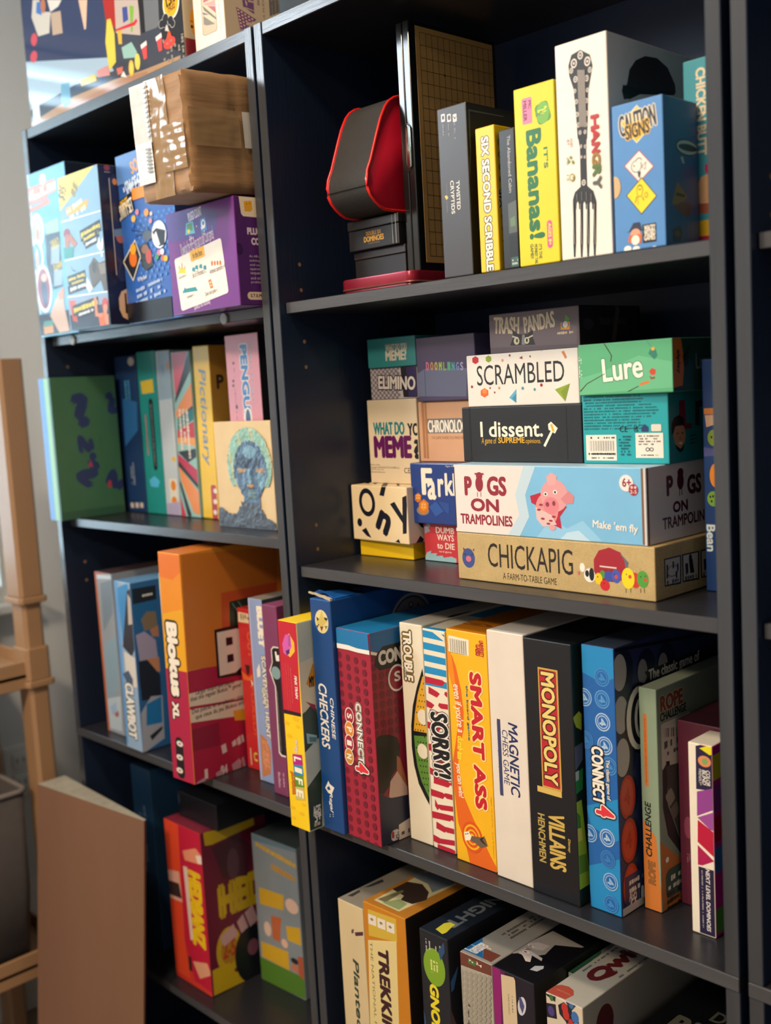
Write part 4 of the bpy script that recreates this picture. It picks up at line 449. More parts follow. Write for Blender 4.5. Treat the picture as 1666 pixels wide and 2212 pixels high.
carton('game_box', 'sky blue and white game box with a flying pig in a red cape', 'game box', (0.2633, 0.0395, 1.1353), (0.2559, 0.19, 0.0778), '#79b7dc', {'r': '#cfc6c0', 't': '#a9c6d8'}, 0, 0, 0, 0.38, 1.2, [
('P','f','#e2d6d0',[-0.2,77.1,103,77.4,90.2,45.7,94.6,24,76.3,-1.2,0.6,-0.1]),('P','f','#bcd2de',[103,77.4,119.2,77.2,104,46.1,108.3,22.5,93.2,-1.3,76.3,-1.2,94.6,24,90.2,45.7]),('P','f','#8fc4e4',[115.2,-2.1,137.7,21.8,158.1,12.3,178.8,21.7,202.6,1.4]),('P','f','#b9d7e8',[147.1,-1.1,157.9,8,173.3,11,187.9,0.3]),('R','f','#7a5a42',251.5,39.4,2.6,75.8,0,0),('R','f','#cfc9c4',254.4,39.1,3.1,78.1,0,0),
('R','f','#3a2c28',1,39.8,2,70.3,0,0),('R','r','#6b4f3c',1.9,39.1,3.8,78.1,0,0),('R','r','#d3cac6',97.9,39.1,184.3,76.5,0,6),('T','f','#8e2438','P',22,53.6,11.6,22.4,0,0.063,0,0),('T','f','#8e2438','GS',64.1,54.5,28.3,22,0,0.054,0,0),('T','f','#8e2438','ON',45.5,32.5,41.8,15.2,0,0.063,0,0),
('T','f','#8e2438','TRAMPOLINES',46.5,15.9,76.7,11.9,0,0.036,0,0),('E','f','#8e2438',38.8,56.3,5.7,8.8,0,24),('E','f','#8e2438',39.3,65.3,4.8,4.4,0,24),('R','f','#8e2438',39.4,67.6,13.5,2,0,0),('R','f','#8e2438',35.4,44.4,0.8,5.6,0,0),('R','f','#8e2438',40.7,44.6,0.8,5.6,0,0),
('P','f','#b3213c',[110.8,45.3,128.5,50.2,138.8,43.1,159.2,35.4,149.6,24.5,151.6,11.5,140.1,15.5,122.4,33.9,112.3,37.8]),('E','f','#d98f8f',132.8,31.3,15,17.5,0,24),('P','f','#d9b9b5',[117.5,33.7,138,26,145.3,15.8,126.7,12.6,118.5,20.8]),('E','f','#d99a9c',143.3,46.6,18.1,17.3,0,24),('P','f','#dba3a2',[133.3,66.2,140.1,71,147.8,67.6,144.7,58.1,135.5,57.8]),('P','f','#cf8388',[151.8,43.5,162.5,52.3,169.3,46.3,167,38.9,156.7,38.5]),
('E','f','#d97f88',138.6,35.7,10.3,9.1,0,24),('E','f','#8a3a48',133.9,37,2.4,2.6,0,24),('E','f','#8a3a48',142.5,38.3,2.2,2.7,0,24),('E','f','#e9e4da',132,48,2.9,2.1,0,24),('E','f','#e9e4da',144.6,50.4,2.8,2.3,0,24),('E','f','#15171c',131.9,47.9,1.3,1.2,0,24),
('E','f','#15171c',144.6,50.3,1.2,1.4,0,24),('E','f','#9a2f45',122.2,30.7,2.6,1.2,0,24),('E','f','#9a2f45',127.1,21.3,2.6,1.2,0,24),('E','f','#9a2f45',137.6,19.6,2.6,1.1,0,24),('E','f','#9a2f45',141.8,24.1,2.6,1.2,0,24),('E','f','#9a2f45',125.2,36.2,2.6,1.2,0,24),
('E','f','#9a2f45',134.3,16.3,2.6,1.1,0,24),('E','f','#d99a9c',139.2,12.3,4.5,3,0,24),('E','f','#e8e0da',233.1,62.2,8.2,8.4,0,24),('T','f','#8e2a3c','6+',233.8,62.8,10.6,9.1,0,0.036,0,0),('E','f','#a02c3c',241.3,55.7,5.5,5.8,0,24),('E','f','#e0c6c0',239.5,58.1,1.4,1.4,0,24),
('E','f','#e0c6c0',243.6,58.2,1.4,1.4,0,24),('T','f','#e9e4da','2-5',241.2,53.7,7.7,3.7,0,0.018,0,0),('T','f','#e9e4da',"Make 'em fly",218.4,17,54.3,10.8,-3,0.027,0,0),('T','r','#4a1826','P',42.5,55.8,12.7,21.1,0,0.063,0,0),('T','r','#4a1826','GS',89.1,53.2,27.8,20.6,0,0.054,0,0),('T','r','#4a1826','ON',61.4,33.1,28.6,11.9,0,0.063,0,0),
('T','r','#4a1826','TRAMPOLINES',75,18.6,95.1,12.3,0,0.036,0,0),('E','r','#4a1826',62.5,58.6,6.4,8.8,0,24),('E','r','#4a1826',62.9,67.1,5.8,4.6,0,24),('R','r','#4a1826',60.4,47.1,1.2,7.3,0,0),('R','r','#4a1826',64.9,47.1,1.2,6.3,0,0),('P','t','#c9644a',[24.2,53.5,48.6,56.4,95.5,37,51.8,31.2])], 'game boxes stacked on the middle shelf of the right bookcase', 'pigs', None)
carton('game_box', 'black game box with white serif lettering and a gavel', 'game box', (0.253, 0.07, 1.2134), (0.168, 0.17, 0.0632), '#1b1d22', {'t': '#202228'}, 0.8, 0, 0, 0.42, 1.2, [
('T','f','#ece4d0','I dissent.',72,37.4,89.2,17.9,0,0.027,0,0),('T','f','#d9a51f','A game of',39.6,23.5,22.5,9.2,0,0.009,0.2,0),('T','f','#d9a51f','SUPREME',72.1,25,37.8,6.8,0,0.036,0,0),('T','f','#d9a51f','opinions.',102.9,23.1,21.1,6.6,0,0.009,0.2,0),('P','f','#ece4d0',[116.7,18.9,128.2,36.2,130.8,34.9,119.3,17.2]),('P','f','#ece4d0',[124,42.1,128.1,44.8,136.8,37.6,132.8,31.8,124.5,36.2]),
('P','f','#d9a51f',[126.9,41.4,129.6,42.6,132.4,34,129.7,34]),('R','f','#101216',11.8,31.4,2.4,63.5,0,0),('R','f','#101216',148.4,30.4,1.4,58.7,0,0)], 'game boxes stacked on the middle shelf of the right bookcase', None, None)
carton('game_box', 'turquoise game box showing a barcode, fine print and a cut-out face on its side', 'game box', (0.424, 0.07, 1.2134), (0.1005, 0.16, 0.0712), '#1f9fa6', {'t': '#1b8f96', 'r': '#1c7f80'}, 2.5, 0, 0, 0.38, 1.2, [
('S','f','#0f5f68',46.6,52.8,89.4,36,0,12,0.85,1),('R','f','#e5ded0',21.9,16.7,36.9,26.7,0,0),('R','f','#15171c',7.4,18.6,0.1,10.9,0,0),('R','f','#15171c',8.5,18.6,0.1,10.9,0,0),('R','f','#15171c',9.6,18.6,0.4,10.9,0,0),('R','f','#15171c',10.5,18.6,0.1,10.9,0,0),
('R','f','#15171c',11.6,18.6,0.1,10.9,0,0),('R','f','#15171c',12.7,18.6,0.4,10.9,0,0),('R','f','#15171c',13.5,18.6,0.1,10.9,0,0),('R','f','#15171c',14.7,18.6,0.2,10.9,0,0),('R','f','#15171c',15.8,18.6,0.4,10.8,0,0),('R','f','#15171c',16.6,18.6,0.1,10.8,0,0),
('R','f','#15171c',17.7,18.6,0.2,10.8,0,0),('R','f','#15171c',18.9,18.6,0.4,10.8,0,0),('R','f','#15171c',19.7,18.6,0.1,10.8,0,0),('R','f','#15171c',20.8,18.6,0.2,10.8,0,0),('R','f','#15171c',21.9,18.6,0.4,10.8,0,0),('R','f','#15171c',22.7,18.6,0.1,10.8,0,0),
('R','f','#15171c',23.8,18.6,0.2,10.8,0,0),('R','f','#15171c',24.9,18.6,0.4,10.8,0,0),('R','f','#15171c',25.7,18.6,0.1,10.8,0,0),('R','f','#15171c',26.9,18.6,0.2,10.8,0,0),('R','f','#15171c',28,18.6,0.4,10.8,0,0),('R','f','#15171c',28.8,18.6,0.1,10.8,0,0),
('R','f','#15171c',29.9,18.6,0.2,10.8,0,0),('R','f','#15171c',31,18.6,0.4,10.7,0,0),('R','f','#15171c',31.8,18.6,0,10.7,0,0),('R','f','#15171c',32.9,18.6,0.2,10.7,0,0),('R','f','#15171c',34,18.6,0.4,10.7,0,0),('R','f','#15171c',34.8,18.6,0,10.7,0,0),
('R','f','#15171c',35.9,18.6,0.2,10.7,0,0),('R','f','#15171c',37,18.6,0.4,10.7,0,0),('S','f','#15171c',23,27.1,30.7,3.1,0,1,0.5,33),('S','f','#15171c',22.6,10.3,32.5,3.2,0,1,0.75,34),('S','f','#555555',21.9,6.1,31.3,2.3,0,1,0.75,35),('R','f','#e5ded0',78.7,18.9,31.4,25.2,0,0),
('S','f','#555555',79.2,24.3,25.5,11,0,4,0.75,37),('T','f','#15171c','CE',49.3,35.8,9.1,6,0,0,0,0),('T','f','#15171c','UK',64.4,37.2,5.4,2.7,0,0.036,0,0),('T','f','#15171c','CA',64.2,34.2,5.4,2.7,0,0.036,0,0),('P','f','#26396b',[70.1,33,70.3,37.4,74.2,40.4,78,37.3,77.8,32.9]),('R','f','#d9d2c2',86.9,36.7,11.4,7.1,0,1.5),
('E','f','#15171c',76.6,14.9,2.4,2,0,24),('E','f','#e5ded0',76.6,14.9,1.5,1.2,0,24),('E','f','#15171c',81.1,14.9,2.4,2,0,24),('E','f','#e5ded0',81.1,14.9,1.5,1.2,0,24),('S','f','#444444',78.7,9.1,19.1,2.1,0,1,0.75,47),('S','f','#0f5f68',51.6,18.9,16.7,21.5,0,7,0.7,48),
('P','r','#7a1f38',[21.4,62.5,33.5,62.5,35.6,38.7,47.1,37.9,46.9,32.8,21.1,33.2]),('P','r','#4a1a34',[55.3,59.8,74.5,60.9,74.2,54.7,63.4,53.3,63.8,34.8,54.1,35.4]),('P','r','#b9855f',[7.3,36.5,30.6,37,34.2,26.6,28.2,13,21.9,10.5,13.4,16.2,9.8,24.4]),('P','r','#171310',[5.3,28.7,5.9,40.6,10.9,45.8,21.8,47.9,29.7,44.6,32.1,34.8,28.2,37.5,13.3,37.1,9.3,30.4]),('P','r','#171310',[11.5,19.3,22.9,13.4,30.5,18.8,28.1,12,21.9,9.9,14.8,13.6]),('R','r','#15171c',17.3,29.5,4.8,1.1,0,0),
('R','r','#15171c',27.2,29.4,4.4,1.1,0,0),('P','r','#e8dccb',[18.4,20.2,27.3,20.7,23.9,17.7]),('P','r','#9a6a48',[22,27.5,25,22.9,20.1,22.8]),('P','r','#0c3a3c',[41.1,25.1,55.8,26.7,55.7,25.7,42.3,24]),('P','r','#0c3a3c',[40.9,21.5,55.6,22.6,55.5,21.6,42.1,20.4]),('P','r','#0c3a3c',[40.7,17.8,55.4,18.5,55.4,17.5,41.9,16.7])], 'game boxes stacked on the middle shelf of the right bookcase', None, None)
carton('game_box', 'white game box with scattered coloured shapes and thin black lettering', 'game box', (0.264, 0.07, 1.2769), (0.1555, 0.16, 0.0587), '#ddd8d0', {'t': '#d5d0c8'}, 0.8, 0, 0, 0.38, 1.2, [
('T','f','#1d1f24','SCRAMBLED',76.1,35.2,122.1,22.7,0,-0.0027,0,0),('P','f','#b3202c',[18.5,50.7,13.8,48.6,9.2,51.1,9.3,55.6,14.1,57.7,18.6,55.2]),('P','f','#7f9a2c',[37.4,51.3,33.3,49.4,29.4,51.5,29.5,55.6,33.6,57.4,37.6,55.3]),('P','f','#d9632a',[30.9,12.8,25.2,10.2,19.6,13,19.8,18.4,25.5,21,31,18.2]),('P','f','#e58a3a',[28.5,15.7,25.3,14.3,22.3,15.8,22.4,18.7,25.5,20.1,28.5,18.6]),('E','f','#8a3a2c',64.1,55.6,1.3,1.4,0,24),
('E','f','#c98a6a',53.6,50.7,1.6,1.6,0,24),('E','f','#c98a6a',47.2,20.2,1.6,1.6,0,24),('E','f','#7a2a2c',92.5,52.9,1,1.1,0,24),('E','f','#a0242c',106.3,21.2,1.8,1.8,0,24),('E','f','#5a8aa0',96.9,16.8,1.6,1.6,0,24),('E','f','#7a4a3a',33.9,20.7,1.1,1.2,0,24),
('E','f','#7a4a3a',40.3,15.5,1.1,1.2,0,24),('E','f','#5a8aa0',80.5,18.7,1.8,1.8,0,24),('E','f','#a0342c',7,23.1,1.7,1.7,0,24),('P','f','#5aa6c9',[60.9,8.9,71.6,18.2,70.7,2.8]),('P','f','#3a86a9',[65.1,8.1,71.3,13.4,70.7,2.8]),('P','f','#8aa02c',[124.2,15.8,144,21.4,137.2,2.7]),
('P','f','#7a902a',[131.9,13.4,144,21.4,137.2,2.7]),('P','f','#c97a4a',[134.4,55.5,137.8,56.2,141.3,49.2,139.2,47.7]),('P','f','#8a2a2c',[77.3,52,81.6,54,81.9,50.5]),('P','f','#8a2a2c',[106.4,59.8,113.1,60.2,108.9,57.5])], 'game boxes stacked on the middle shelf of the right bookcase', None, None)
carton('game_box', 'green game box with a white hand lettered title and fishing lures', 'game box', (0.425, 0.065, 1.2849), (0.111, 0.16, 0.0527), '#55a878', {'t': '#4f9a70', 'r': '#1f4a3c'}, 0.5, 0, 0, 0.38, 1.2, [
('P','f','#66b587',[-2.7,17.3,29.8,24,72.8,37.7,110.6,29.7,109.9,4.7,48.2,3,0.4,0.6]),('T','f','#3f8a60','Lure',53.1,26.2,47.9,24,4,0.0315,0,0.038),('T','f','#ece6da','Lure',53.1,26.2,47.9,24,4,0.0315,0,0),('P','f','#37291f',[39.4,33.6,40.5,39.6,35.6,46.9,32.1,52.1,33.1,52.1,37,46.8,41.7,39.5,40.3,33.2]),('P','f','#37291f',[0.5,4.7,9.7,12.6,32.2,21.9,32.1,21.1,10.1,11.8,1.8,4.2]),('P','f','#c9442c',[84.1,21.4,87.8,24.7,92.3,22.6,91.4,18.1,86.9,17.7]),
('P','f','#8a4a2c',[84.7,17.4,86.1,13.5,91.3,14.2,90.7,16.2,87.5,15.4]),('P','f','#d9742c',[73,10.1,83.4,12.6,85.1,10.6,74.1,7.7]),('P','f','#37291f',[58.8,2.7,71.8,7.8,72.2,7.1,60,2.2]),('P','f','#2f7a6a',[84.2,39,87.8,45.6,92.2,43.3,94.3,36.4,90.8,32.8]),('P','f','#d9a53a',[87.1,44.6,91.2,45.3,91.5,42,87.9,41.7]),('R','f','#37291f',84.8,48.9,0.2,7.4,35,0),
('S','f','#d9e2d2',2.4,26.3,27,4.6,-90,2,0.6,13),('P','r','#d9772c',[-0.9,54.6,13.7,54.5,16.8,49.6,21.4,29.2,17.3,5.9,-0.1,4.3]),('T','r','#1a1512','alplay',10.3,29.4,23.4,7.7,-90,0.045,0,0),('P','r','#142c26',[18.7,35.1,34.3,46.5,27.3,34.9,29.5,25,20.4,23.3]),('T','r','#7a8a84','Lure',58.2,29,30.1,15.8,0,0.027,0,0)], 'game boxes stacked on the middle shelf of the right bookcase', None, None)
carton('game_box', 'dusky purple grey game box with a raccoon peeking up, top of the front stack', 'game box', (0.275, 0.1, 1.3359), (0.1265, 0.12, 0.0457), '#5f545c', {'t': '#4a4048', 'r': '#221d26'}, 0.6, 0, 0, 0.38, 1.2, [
('P','f','#6d626a',[0.8,37.7,67.5,41.1,123.2,23.6,122.4,4.5,-1,7.6]),('T','f','#cfc0a4','TRASH',25.7,31.5,37.5,19.5,-4,0.045,0,0),('T','f','#cfc0a4','PANDAS',72.3,31.7,43.4,18.1,5,0.045,0,0),('P','f','#2b2c32',[30.2,8.4,35.7,19.2,33.2,27.2,42.4,20.5,55.2,19.6,63.8,24.3,62.9,16.2,66.3,7.1]),('P','f','#8a8a8c',[48.1,19.5,51.7,19.2,52.3,8,46.6,8.4]),('E','f','#cfc9a8',39.7,13.1,4.1,4.3,0,24),
('E','f','#cfc9a8',54.4,12.6,3.6,3.8,0,24),('E','f','#15171c',40.3,13.3,1.3,2.1,0,24),('E','f','#15171c',54.5,12.8,1.3,2.1,0,24),('R','f','#cfcac0',37.9,17.4,8.6,1.7,-15,0),('R','f','#cfcac0',59.2,16.3,8.4,1.7,18,0),('P','f','#4f8a3c',[107.1,29.2,108.6,37.2,114.7,32.4,112.4,28.8]),
('P','f','#d9932a',[101.8,28.5,114.3,29,113.9,20.5,102,21]),('E','f','#3a5a8a',107.8,25.9,4.9,3.6,0,24),('E','f','#cfc9c0',108.1,26.1,3.5,3.7,0,24),('S','f','#cfc0a4',107.6,17.4,21.1,4.5,0,1,0.9,16),('T','r','#4a4152','TRASH PANDAS',63.8,28.3,53.5,8.2,0,0.045,0,0),('E','r','#39323e',16.7,25.4,9.8,6.4,0,24),
('P','r','#5d5148',[60.2,6.7,70.1,43,64.5,46.9,74.3,47,77.9,40.9,68.1,6.6])], 'game boxes stacked on the middle shelf of the right bookcase', None, None)
carton('card_box', 'yellow lower tray of the white letter print box at the left of the middle shelf', 'game box', (0.0222, 0.1072, 1.0806), (0.1015, 0.15, 0.0222), '#e8c01a', {}, 0, 0, 0, 0.38, 1.2, [
], 'game boxes stacked on the middle shelf of the right bookcase', 'tony', None)
carton('lid', None, None, (0.018, 0.1, 1.1031), (0.1122, 0.158, 0.0737), '#e9d2a6', {'t': '#e6d0a8', 'r': '#cdbfae'}, -3, 0, 0, 0.38, 1.2, [
('E','f','#151827',32.3,51.2,16.5,19,10,24),('E','f','#e9d2a6',32.3,51.2,10.5,12.5,10,24),('T','f','#151827','n',64.3,25.7,26.4,29.3,-28,0.09,0,0),('P','f','#151827',[78.8,51.1,87.8,54.4,104.4,34.4,102.1,27.1]),('P','f','#151827',[103.6,60.8,112.8,64.1,108.3,14.5,101,13.3]),('E','f','#151827',14.6,23.4,5,5.6,0,24),
('P','f','#151827',[18.1,12.8,27.3,17,37.2,3.8,28.1,5.9]),('P','f','#151827',[58.6,61.9,63.6,73.1,73.1,74.5,67.5,60.8]),('P','f','#151827',[85.6,2.1,92.4,6.2,95.2,0.9]),('P','t','#151827',[75.1,-12.3,14.5,48.7,27,44.8,78.1,-4.4]),('P','t','#151827',[3.1,22.6,-28.7,59.2,-19.2,57.3,14.8,18.7]),('P','t','#151827',[44.4,42.6,81.3,17.8,84.7,9]),
('P','t','#151827',[21.6,20.8,-9.3,57,1.3,52.4,32.2,16.7]),('P','r','#151827',[14.7,29,25.2,26,26.2,17.9,21.8,20.6]),('P','r','#151827',[10.6,-0.3,19.7,9.3,25.6,4.2,23.3,-0.6])], None, None, 'tony')
carton('game_box', 'cream card game box with large teal and purple words in the left stack', 'game box', (0.032, 0.125, 1.1771), (0.093, 0.13, 0.1115), '#d9c7a8', {'t': '#c9b89c'}, 0, 0, 0, 0.38, 1.2, [
('T','f','#1f7a80','WHAT DO',40,73.4,59.4,17.3,0,0.045,0,0),('T','f','#1c1c26','YOU',90.4,71.7,30.9,16.7,0,0.045,0,0),('T','f','#5d1556','MEME',45.3,48.9,71.9,30,0,0.063,0,0),('T','f','#1c1c26','?',92.1,46.1,15.1,26,0,0.063,0,0),('T','f','#5a4c40','Made in China',10.3,25,17.7,2.2,0,0,0,0),('T','f','#5a4c40','Copyright © 2018 WHAT DO YOU MEME, LLC',29,21.1,55.8,3.3,0,0,0,0),
('T','f','#5a4c40','New York, New York',13.5,18.5,25.3,2,0,0,0,0),('T','f','#5a4c40','WhatDoYouMeme.com',14.5,15.2,27.9,1.9,0,0,0,0),('T','f','#2a2620','CE',70.6,18.1,11.2,7.1,0,-0.0045,0,0)], 'game boxes stacked on the middle shelf of the right bookcase', None, None)
carton('card_box', 'white and grey chequered card box with a purple slanted end', 'game box', (0.042, 0.125, 1.2889), (0.0875, 0.12, 0.0412), '#b9b2b4', {}, 0, 0, 0, 0.38, 1.2, [
('R','f','#7f7478',2,1.7,4,3.5,0,0),('R','f','#7f7478',2,8.6,4,3.5,0,0),('R','f','#7f7478',2,15.6,4,3.5,0,0),('R','f','#7f7478',2,22.5,4,3.5,0,0),('R','f','#7f7478',2,29.4,4,3.5,0,0),('R','f','#7f7478',2,36.3,4,3.5,0,0),
('R','f','#7f7478',6,5.2,4,3.5,0,0),('R','f','#7f7478',6,12.1,4,3.5,0,0),('R','f','#7f7478',6,19,4,3.5,0,0),('R','f','#7f7478',6,25.9,4,3.5,0,0),('R','f','#7f7478',6,32.9,4,3.5,0,0),('R','f','#7f7478',6,39.8,4,3.5,0,0),
('R','f','#7f7478',9.9,1.7,4,3.5,0,0),('R','f','#7f7478',9.9,8.6,4,3.5,0,0),('R','f','#7f7478',9.9,15.6,4,3.5,0,0),('R','f','#7f7478',9.9,22.5,4,3.5,0,0),('R','f','#7f7478',9.9,29.4,4,3.5,0,0),('R','f','#7f7478',9.9,36.3,4,3.5,0,0),
('R','f','#7f7478',13.9,5.2,4,3.5,0,0),('R','f','#7f7478',13.9,12.1,4,3.5,0,0),('R','f','#7f7478',13.9,19,4,3.5,0,0),('R','f','#7f7478',13.9,25.9,4,3.5,0,0),('R','f','#7f7478',13.9,32.9,4,3.5,0,0),('R','f','#7f7478',13.9,39.8,4,3.5,0,0),
('R','f','#7f7478',17.9,1.7,4,3.5,0,0),('R','f','#7f7478',17.9,8.6,4,3.5,0,0),('R','f','#7f7478',17.9,15.6,4,3.5,0,0),('R','f','#7f7478',17.9,22.5,4,3.5,0,0),('R','f','#7f7478',17.9,29.4,4,3.5,0,0),('R','f','#7f7478',17.9,36.3,4,3.5,0,0),
('R','f','#7f7478',21.9,5.2,4,3.5,0,0),('R','f','#7f7478',21.9,12.1,4,3.5,0,0),('R','f','#7f7478',21.9,19,4,3.5,0,0),('R','f','#7f7478',21.9,25.9,4,3.5,0,0),('R','f','#7f7478',21.9,32.9,4,3.5,0,0),('R','f','#7f7478',21.9,39.8,4,3.5,0,0),
('R','f','#7f7478',25.9,1.7,4,3.5,0,0),('R','f','#7f7478',25.9,8.6,4,3.5,0,0),('R','f','#7f7478',25.9,15.6,4,3.5,0,0),('R','f','#7f7478',25.9,22.5,4,3.5,0,0),('R','f','#7f7478',25.9,29.4,4,3.5,0,0),('R','f','#7f7478',25.9,36.3,4,3.5,0,0),
('R','f','#7f7478',29.8,5.2,4,3.5,0,0),('R','f','#7f7478',29.8,12.1,4,3.5,0,0),('R','f','#7f7478',29.8,19,4,3.5,0,0),('R','f','#7f7478',29.8,25.9,4,3.5,0,0),('R','f','#7f7478',29.8,32.9,4,3.5,0,0),('R','f','#7f7478',29.8,39.8,4,3.5,0,0),
('R','f','#7f7478',33.8,1.7,4,3.5,0,0),('R','f','#7f7478',33.8,8.6,4,3.5,0,0),('R','f','#7f7478',33.8,15.6,4,3.5,0,0),('R','f','#7f7478',33.8,22.5,4,3.5,0,0),('R','f','#7f7478',33.8,29.4,4,3.5,0,0),('R','f','#7f7478',33.8,36.3,4,3.5,0,0),
('R','f','#7f7478',37.8,5.2,4,3.5,0,0),('R','f','#7f7478',37.8,12.1,4,3.5,0,0),('R','f','#7f7478',37.8,19,4,3.5,0,0),('R','f','#7f7478',37.8,25.9,4,3.5,0,0),('R','f','#7f7478',37.8,32.9,4,3.5,0,0),('R','f','#7f7478',37.8,39.8,4,3.5,0,0),
('R','f','#7f7478',41.8,1.7,4,3.5,0,0),('R','f','#7f7478',41.8,8.6,4,3.5,0,0),('R','f','#7f7478',41.8,15.6,4,3.5,0,0),('R','f','#7f7478',41.8,22.5,4,3.5,0,0),('R','f','#7f7478',41.8,29.4,4,3.5,0,0),('R','f','#7f7478',41.8,36.3,4,3.5,0,0),
('R','f','#7f7478',45.7,5.2,4,3.5,0,0),('R','f','#7f7478',45.7,12.1,4,3.5,0,0),('R','f','#7f7478',45.7,19,4,3.5,0,0),('R','f','#7f7478',45.7,25.9,4,3.5,0,0),('R','f','#7f7478',45.7,32.9,4,3.5,0,0),('R','f','#7f7478',45.7,39.8,4,3.5,0,0),
('R','f','#7f7478',49.7,1.7,4,3.5,0,0),('R','f','#7f7478',49.7,8.6,4,3.5,0,0),('R','f','#7f7478',49.7,15.6,4,3.5,0,0),('R','f','#7f7478',49.7,22.5,4,3.5,0,0),('R','f','#7f7478',49.7,29.4,4,3.5,0,0),('R','f','#7f7478',49.7,36.3,4,3.5,0,0),
('R','f','#7f7478',53.7,5.2,4,3.5,0,0),('R','f','#7f7478',53.7,12.1,4,3.5,0,0),('R','f','#7f7478',53.7,19,4,3.5,0,0),('R','f','#7f7478',53.7,25.9,4,3.5,0,0),('R','f','#7f7478',53.7,32.9,4,3.5,0,0),('R','f','#7f7478',53.7,39.8,4,3.5,0,0),
('P','f','#191420',[58.8,41.5,98.3,39.5,95.5,1,61.9,2.1]),('P','f','#2e1f52',[68.9,41,98.3,39.5,95.5,1,72,1.8]),('T','f','#15101c','ELIMINO',50.2,20.9,69.2,17.9,-3,0.045,0,0.068),('T','f','#d9d0c8','ELIMINO',50.2,20.9,69.2,17.9,-3,0.045,0,0)], 'game boxes stacked on the middle shelf of the right bookcase', None, None)
carton('card_box', 'teal card box with pale lettering, top of the left stack', 'game box', (0.0445, 0.12, 1.3304), (0.089, 0.12, 0.0382), '#2f7f80', {'t': '#2a6f70'}, 0, 0, 0, 0.38, 1.2, [
('T','f','#c9c0ac','WHAT DO YOU',54.2,25,39.6,9.2,0,0.045,0,0),('T','f','#c9c0ac','MEME?',53.6,14.6,38.9,13.6,0,0.054,0,0)], 'game boxes stacked on the middle shelf of the right bookcase', None, None)
carton('card_box', 'red card box with white serif words, lowest of the second stack', 'game box', (0.1363, 0.1156, 1.0806), (0.078, 0.14, 0.0494), '#c0343c', {}, 0, 0, 0, 0.38, 1.2, [
('T','f','#ece0d0','DUMB',37.2,40.6,31.6,8.1,0,0.018,0,0),('T','f','#ece0d0','WAYS',37.4,31.4,29,8.1,0,0.018,0,0),('T','f','#ece0d0','to DIE',37.6,20.7,30.1,7.9,0,0.018,0,0),('T','f','#ece0d0','card game',36.2,13,21.7,3.1,0,0.018,0,0),('P','f','#8fb6bd',[-0.3,3.6,3.8,10.4,11.9,13.2,10.1,9.5,21.5,10.3,19.3,6.5,31.1,8.1,32.8,5.4,46.4,7.9,54.7,5.7,54.4,0.7,0.1,0]),('P','f','#9aa3b0',[1.2,43.5,8.6,48.9,12.7,45.6,8.1,42.4,11.7,38.3,1.6,34.9])], 'game boxes stacked on the middle shelf of the right bookcase', None, None)
carton('card_box', 'deep blue dice game box with tall white letters and orange dice', 'game box', (0.1276, 0.105, 1.1303), (0.0925, 0.15, 0.0768), '#1f3c80', {'t': '#2a3c70'}, 0, 0, 0, 0.25, 1.2, [
('T','f','#ece2cc','F',29.1,53.8,19.5,34.7,0,0.045,0,0),('T','f','#ece2cc','a',36.7,43.5,15,25.5,0,0.054,0,0),('T','f','#ece2cc','r',52.6,46.4,10.3,23.3,0,0.054,0,0),('T','f','#ece2cc','kle',76,50.9,32.3,28.6,0,0.045,0,0),('T','f','#c9c0b0','Ages 8+',69.5,73.5,15.2,2.9,0,0.018,0,0),('E','f','#8a7a6a',19.3,16.4,10.9,5.9,0,24),
('P','f','#c9711c',[17,29.5,11.2,26.3,6,29.4,6.6,35.9,12.5,39.1,17.6,35.9]),('P','f','#e08e2a',[15.1,31.9,11.5,30,8.3,31.9,8.7,35.7,12.3,37.7,15.5,35.8]),('E','f','#f3e3c0',9.7,35.7,0.7,0.6,0,24),('E','f','#f3e3c0',14,35.8,0.7,0.6,0,24),('E','f','#f3e3c0',9.4,32,0.7,0.6,0,24),('E','f','#f3e3c0',13.7,32.1,0.7,0.6,0,24),
('P','f','#c9711c',[29.2,16.6,20.2,11.4,12.2,16.3,13.2,26.3,22.2,31.4,30.2,26.5]),('P','f','#e08e2a',[26.3,19.6,20.7,16.5,15.7,19.5,16.3,25.5,21.9,28.5,26.9,25.6]),('E','f','#f3e3c0',19.1,24.4,0.7,0.6,0,24),('E','f','#f3e3c0',23.4,24.5,0.7,0.6,0,24),('E','f','#f3e3c0',18.8,20.7,0.7,0.6,0,24),('E','f','#f3e3c0',23.2,20.8,0.7,0.6,0,24),
('P','f','#2c55a0',[31,21.8,43.1,29.3,55.6,17.2,41.8,9.6]),('P','f','#264a92',[47,29.5,65.8,27.4,64.8,13.5,57.5,17.3])], 'game boxes stacked on the middle shelf of the right bookcase', None, None)
carton('card_box', 'rose gold card box with a grey title band in the second stack', 'game box', (0.128, 0.125, 1.2074), (0.0975, 0.13, 0.0764), '#cf9f7c', {'t': '#c0895a'}, 0, 0, 0, 0.22, 1.2, [
('R','f','#6f6f70',52.4,45.3,81.9,18.6,0,0),('T','f','#ece4d4','CHRONOLOGY',52.3,45,73,16.1,0,0.036,0,0),('T','f','#8a6450','THE GAME WHERE YOU MAKE HISTORY',53.6,30.4,64,3.7,0,0,0,0),('R','f','#a87550',13.6,40.3,3.7,72.9,0,0),('R','f','#a87550',8.4,40.4,4.5,72.3,0,0)], 'game boxes stacked on the middle shelf of the right bookcase', None, None)
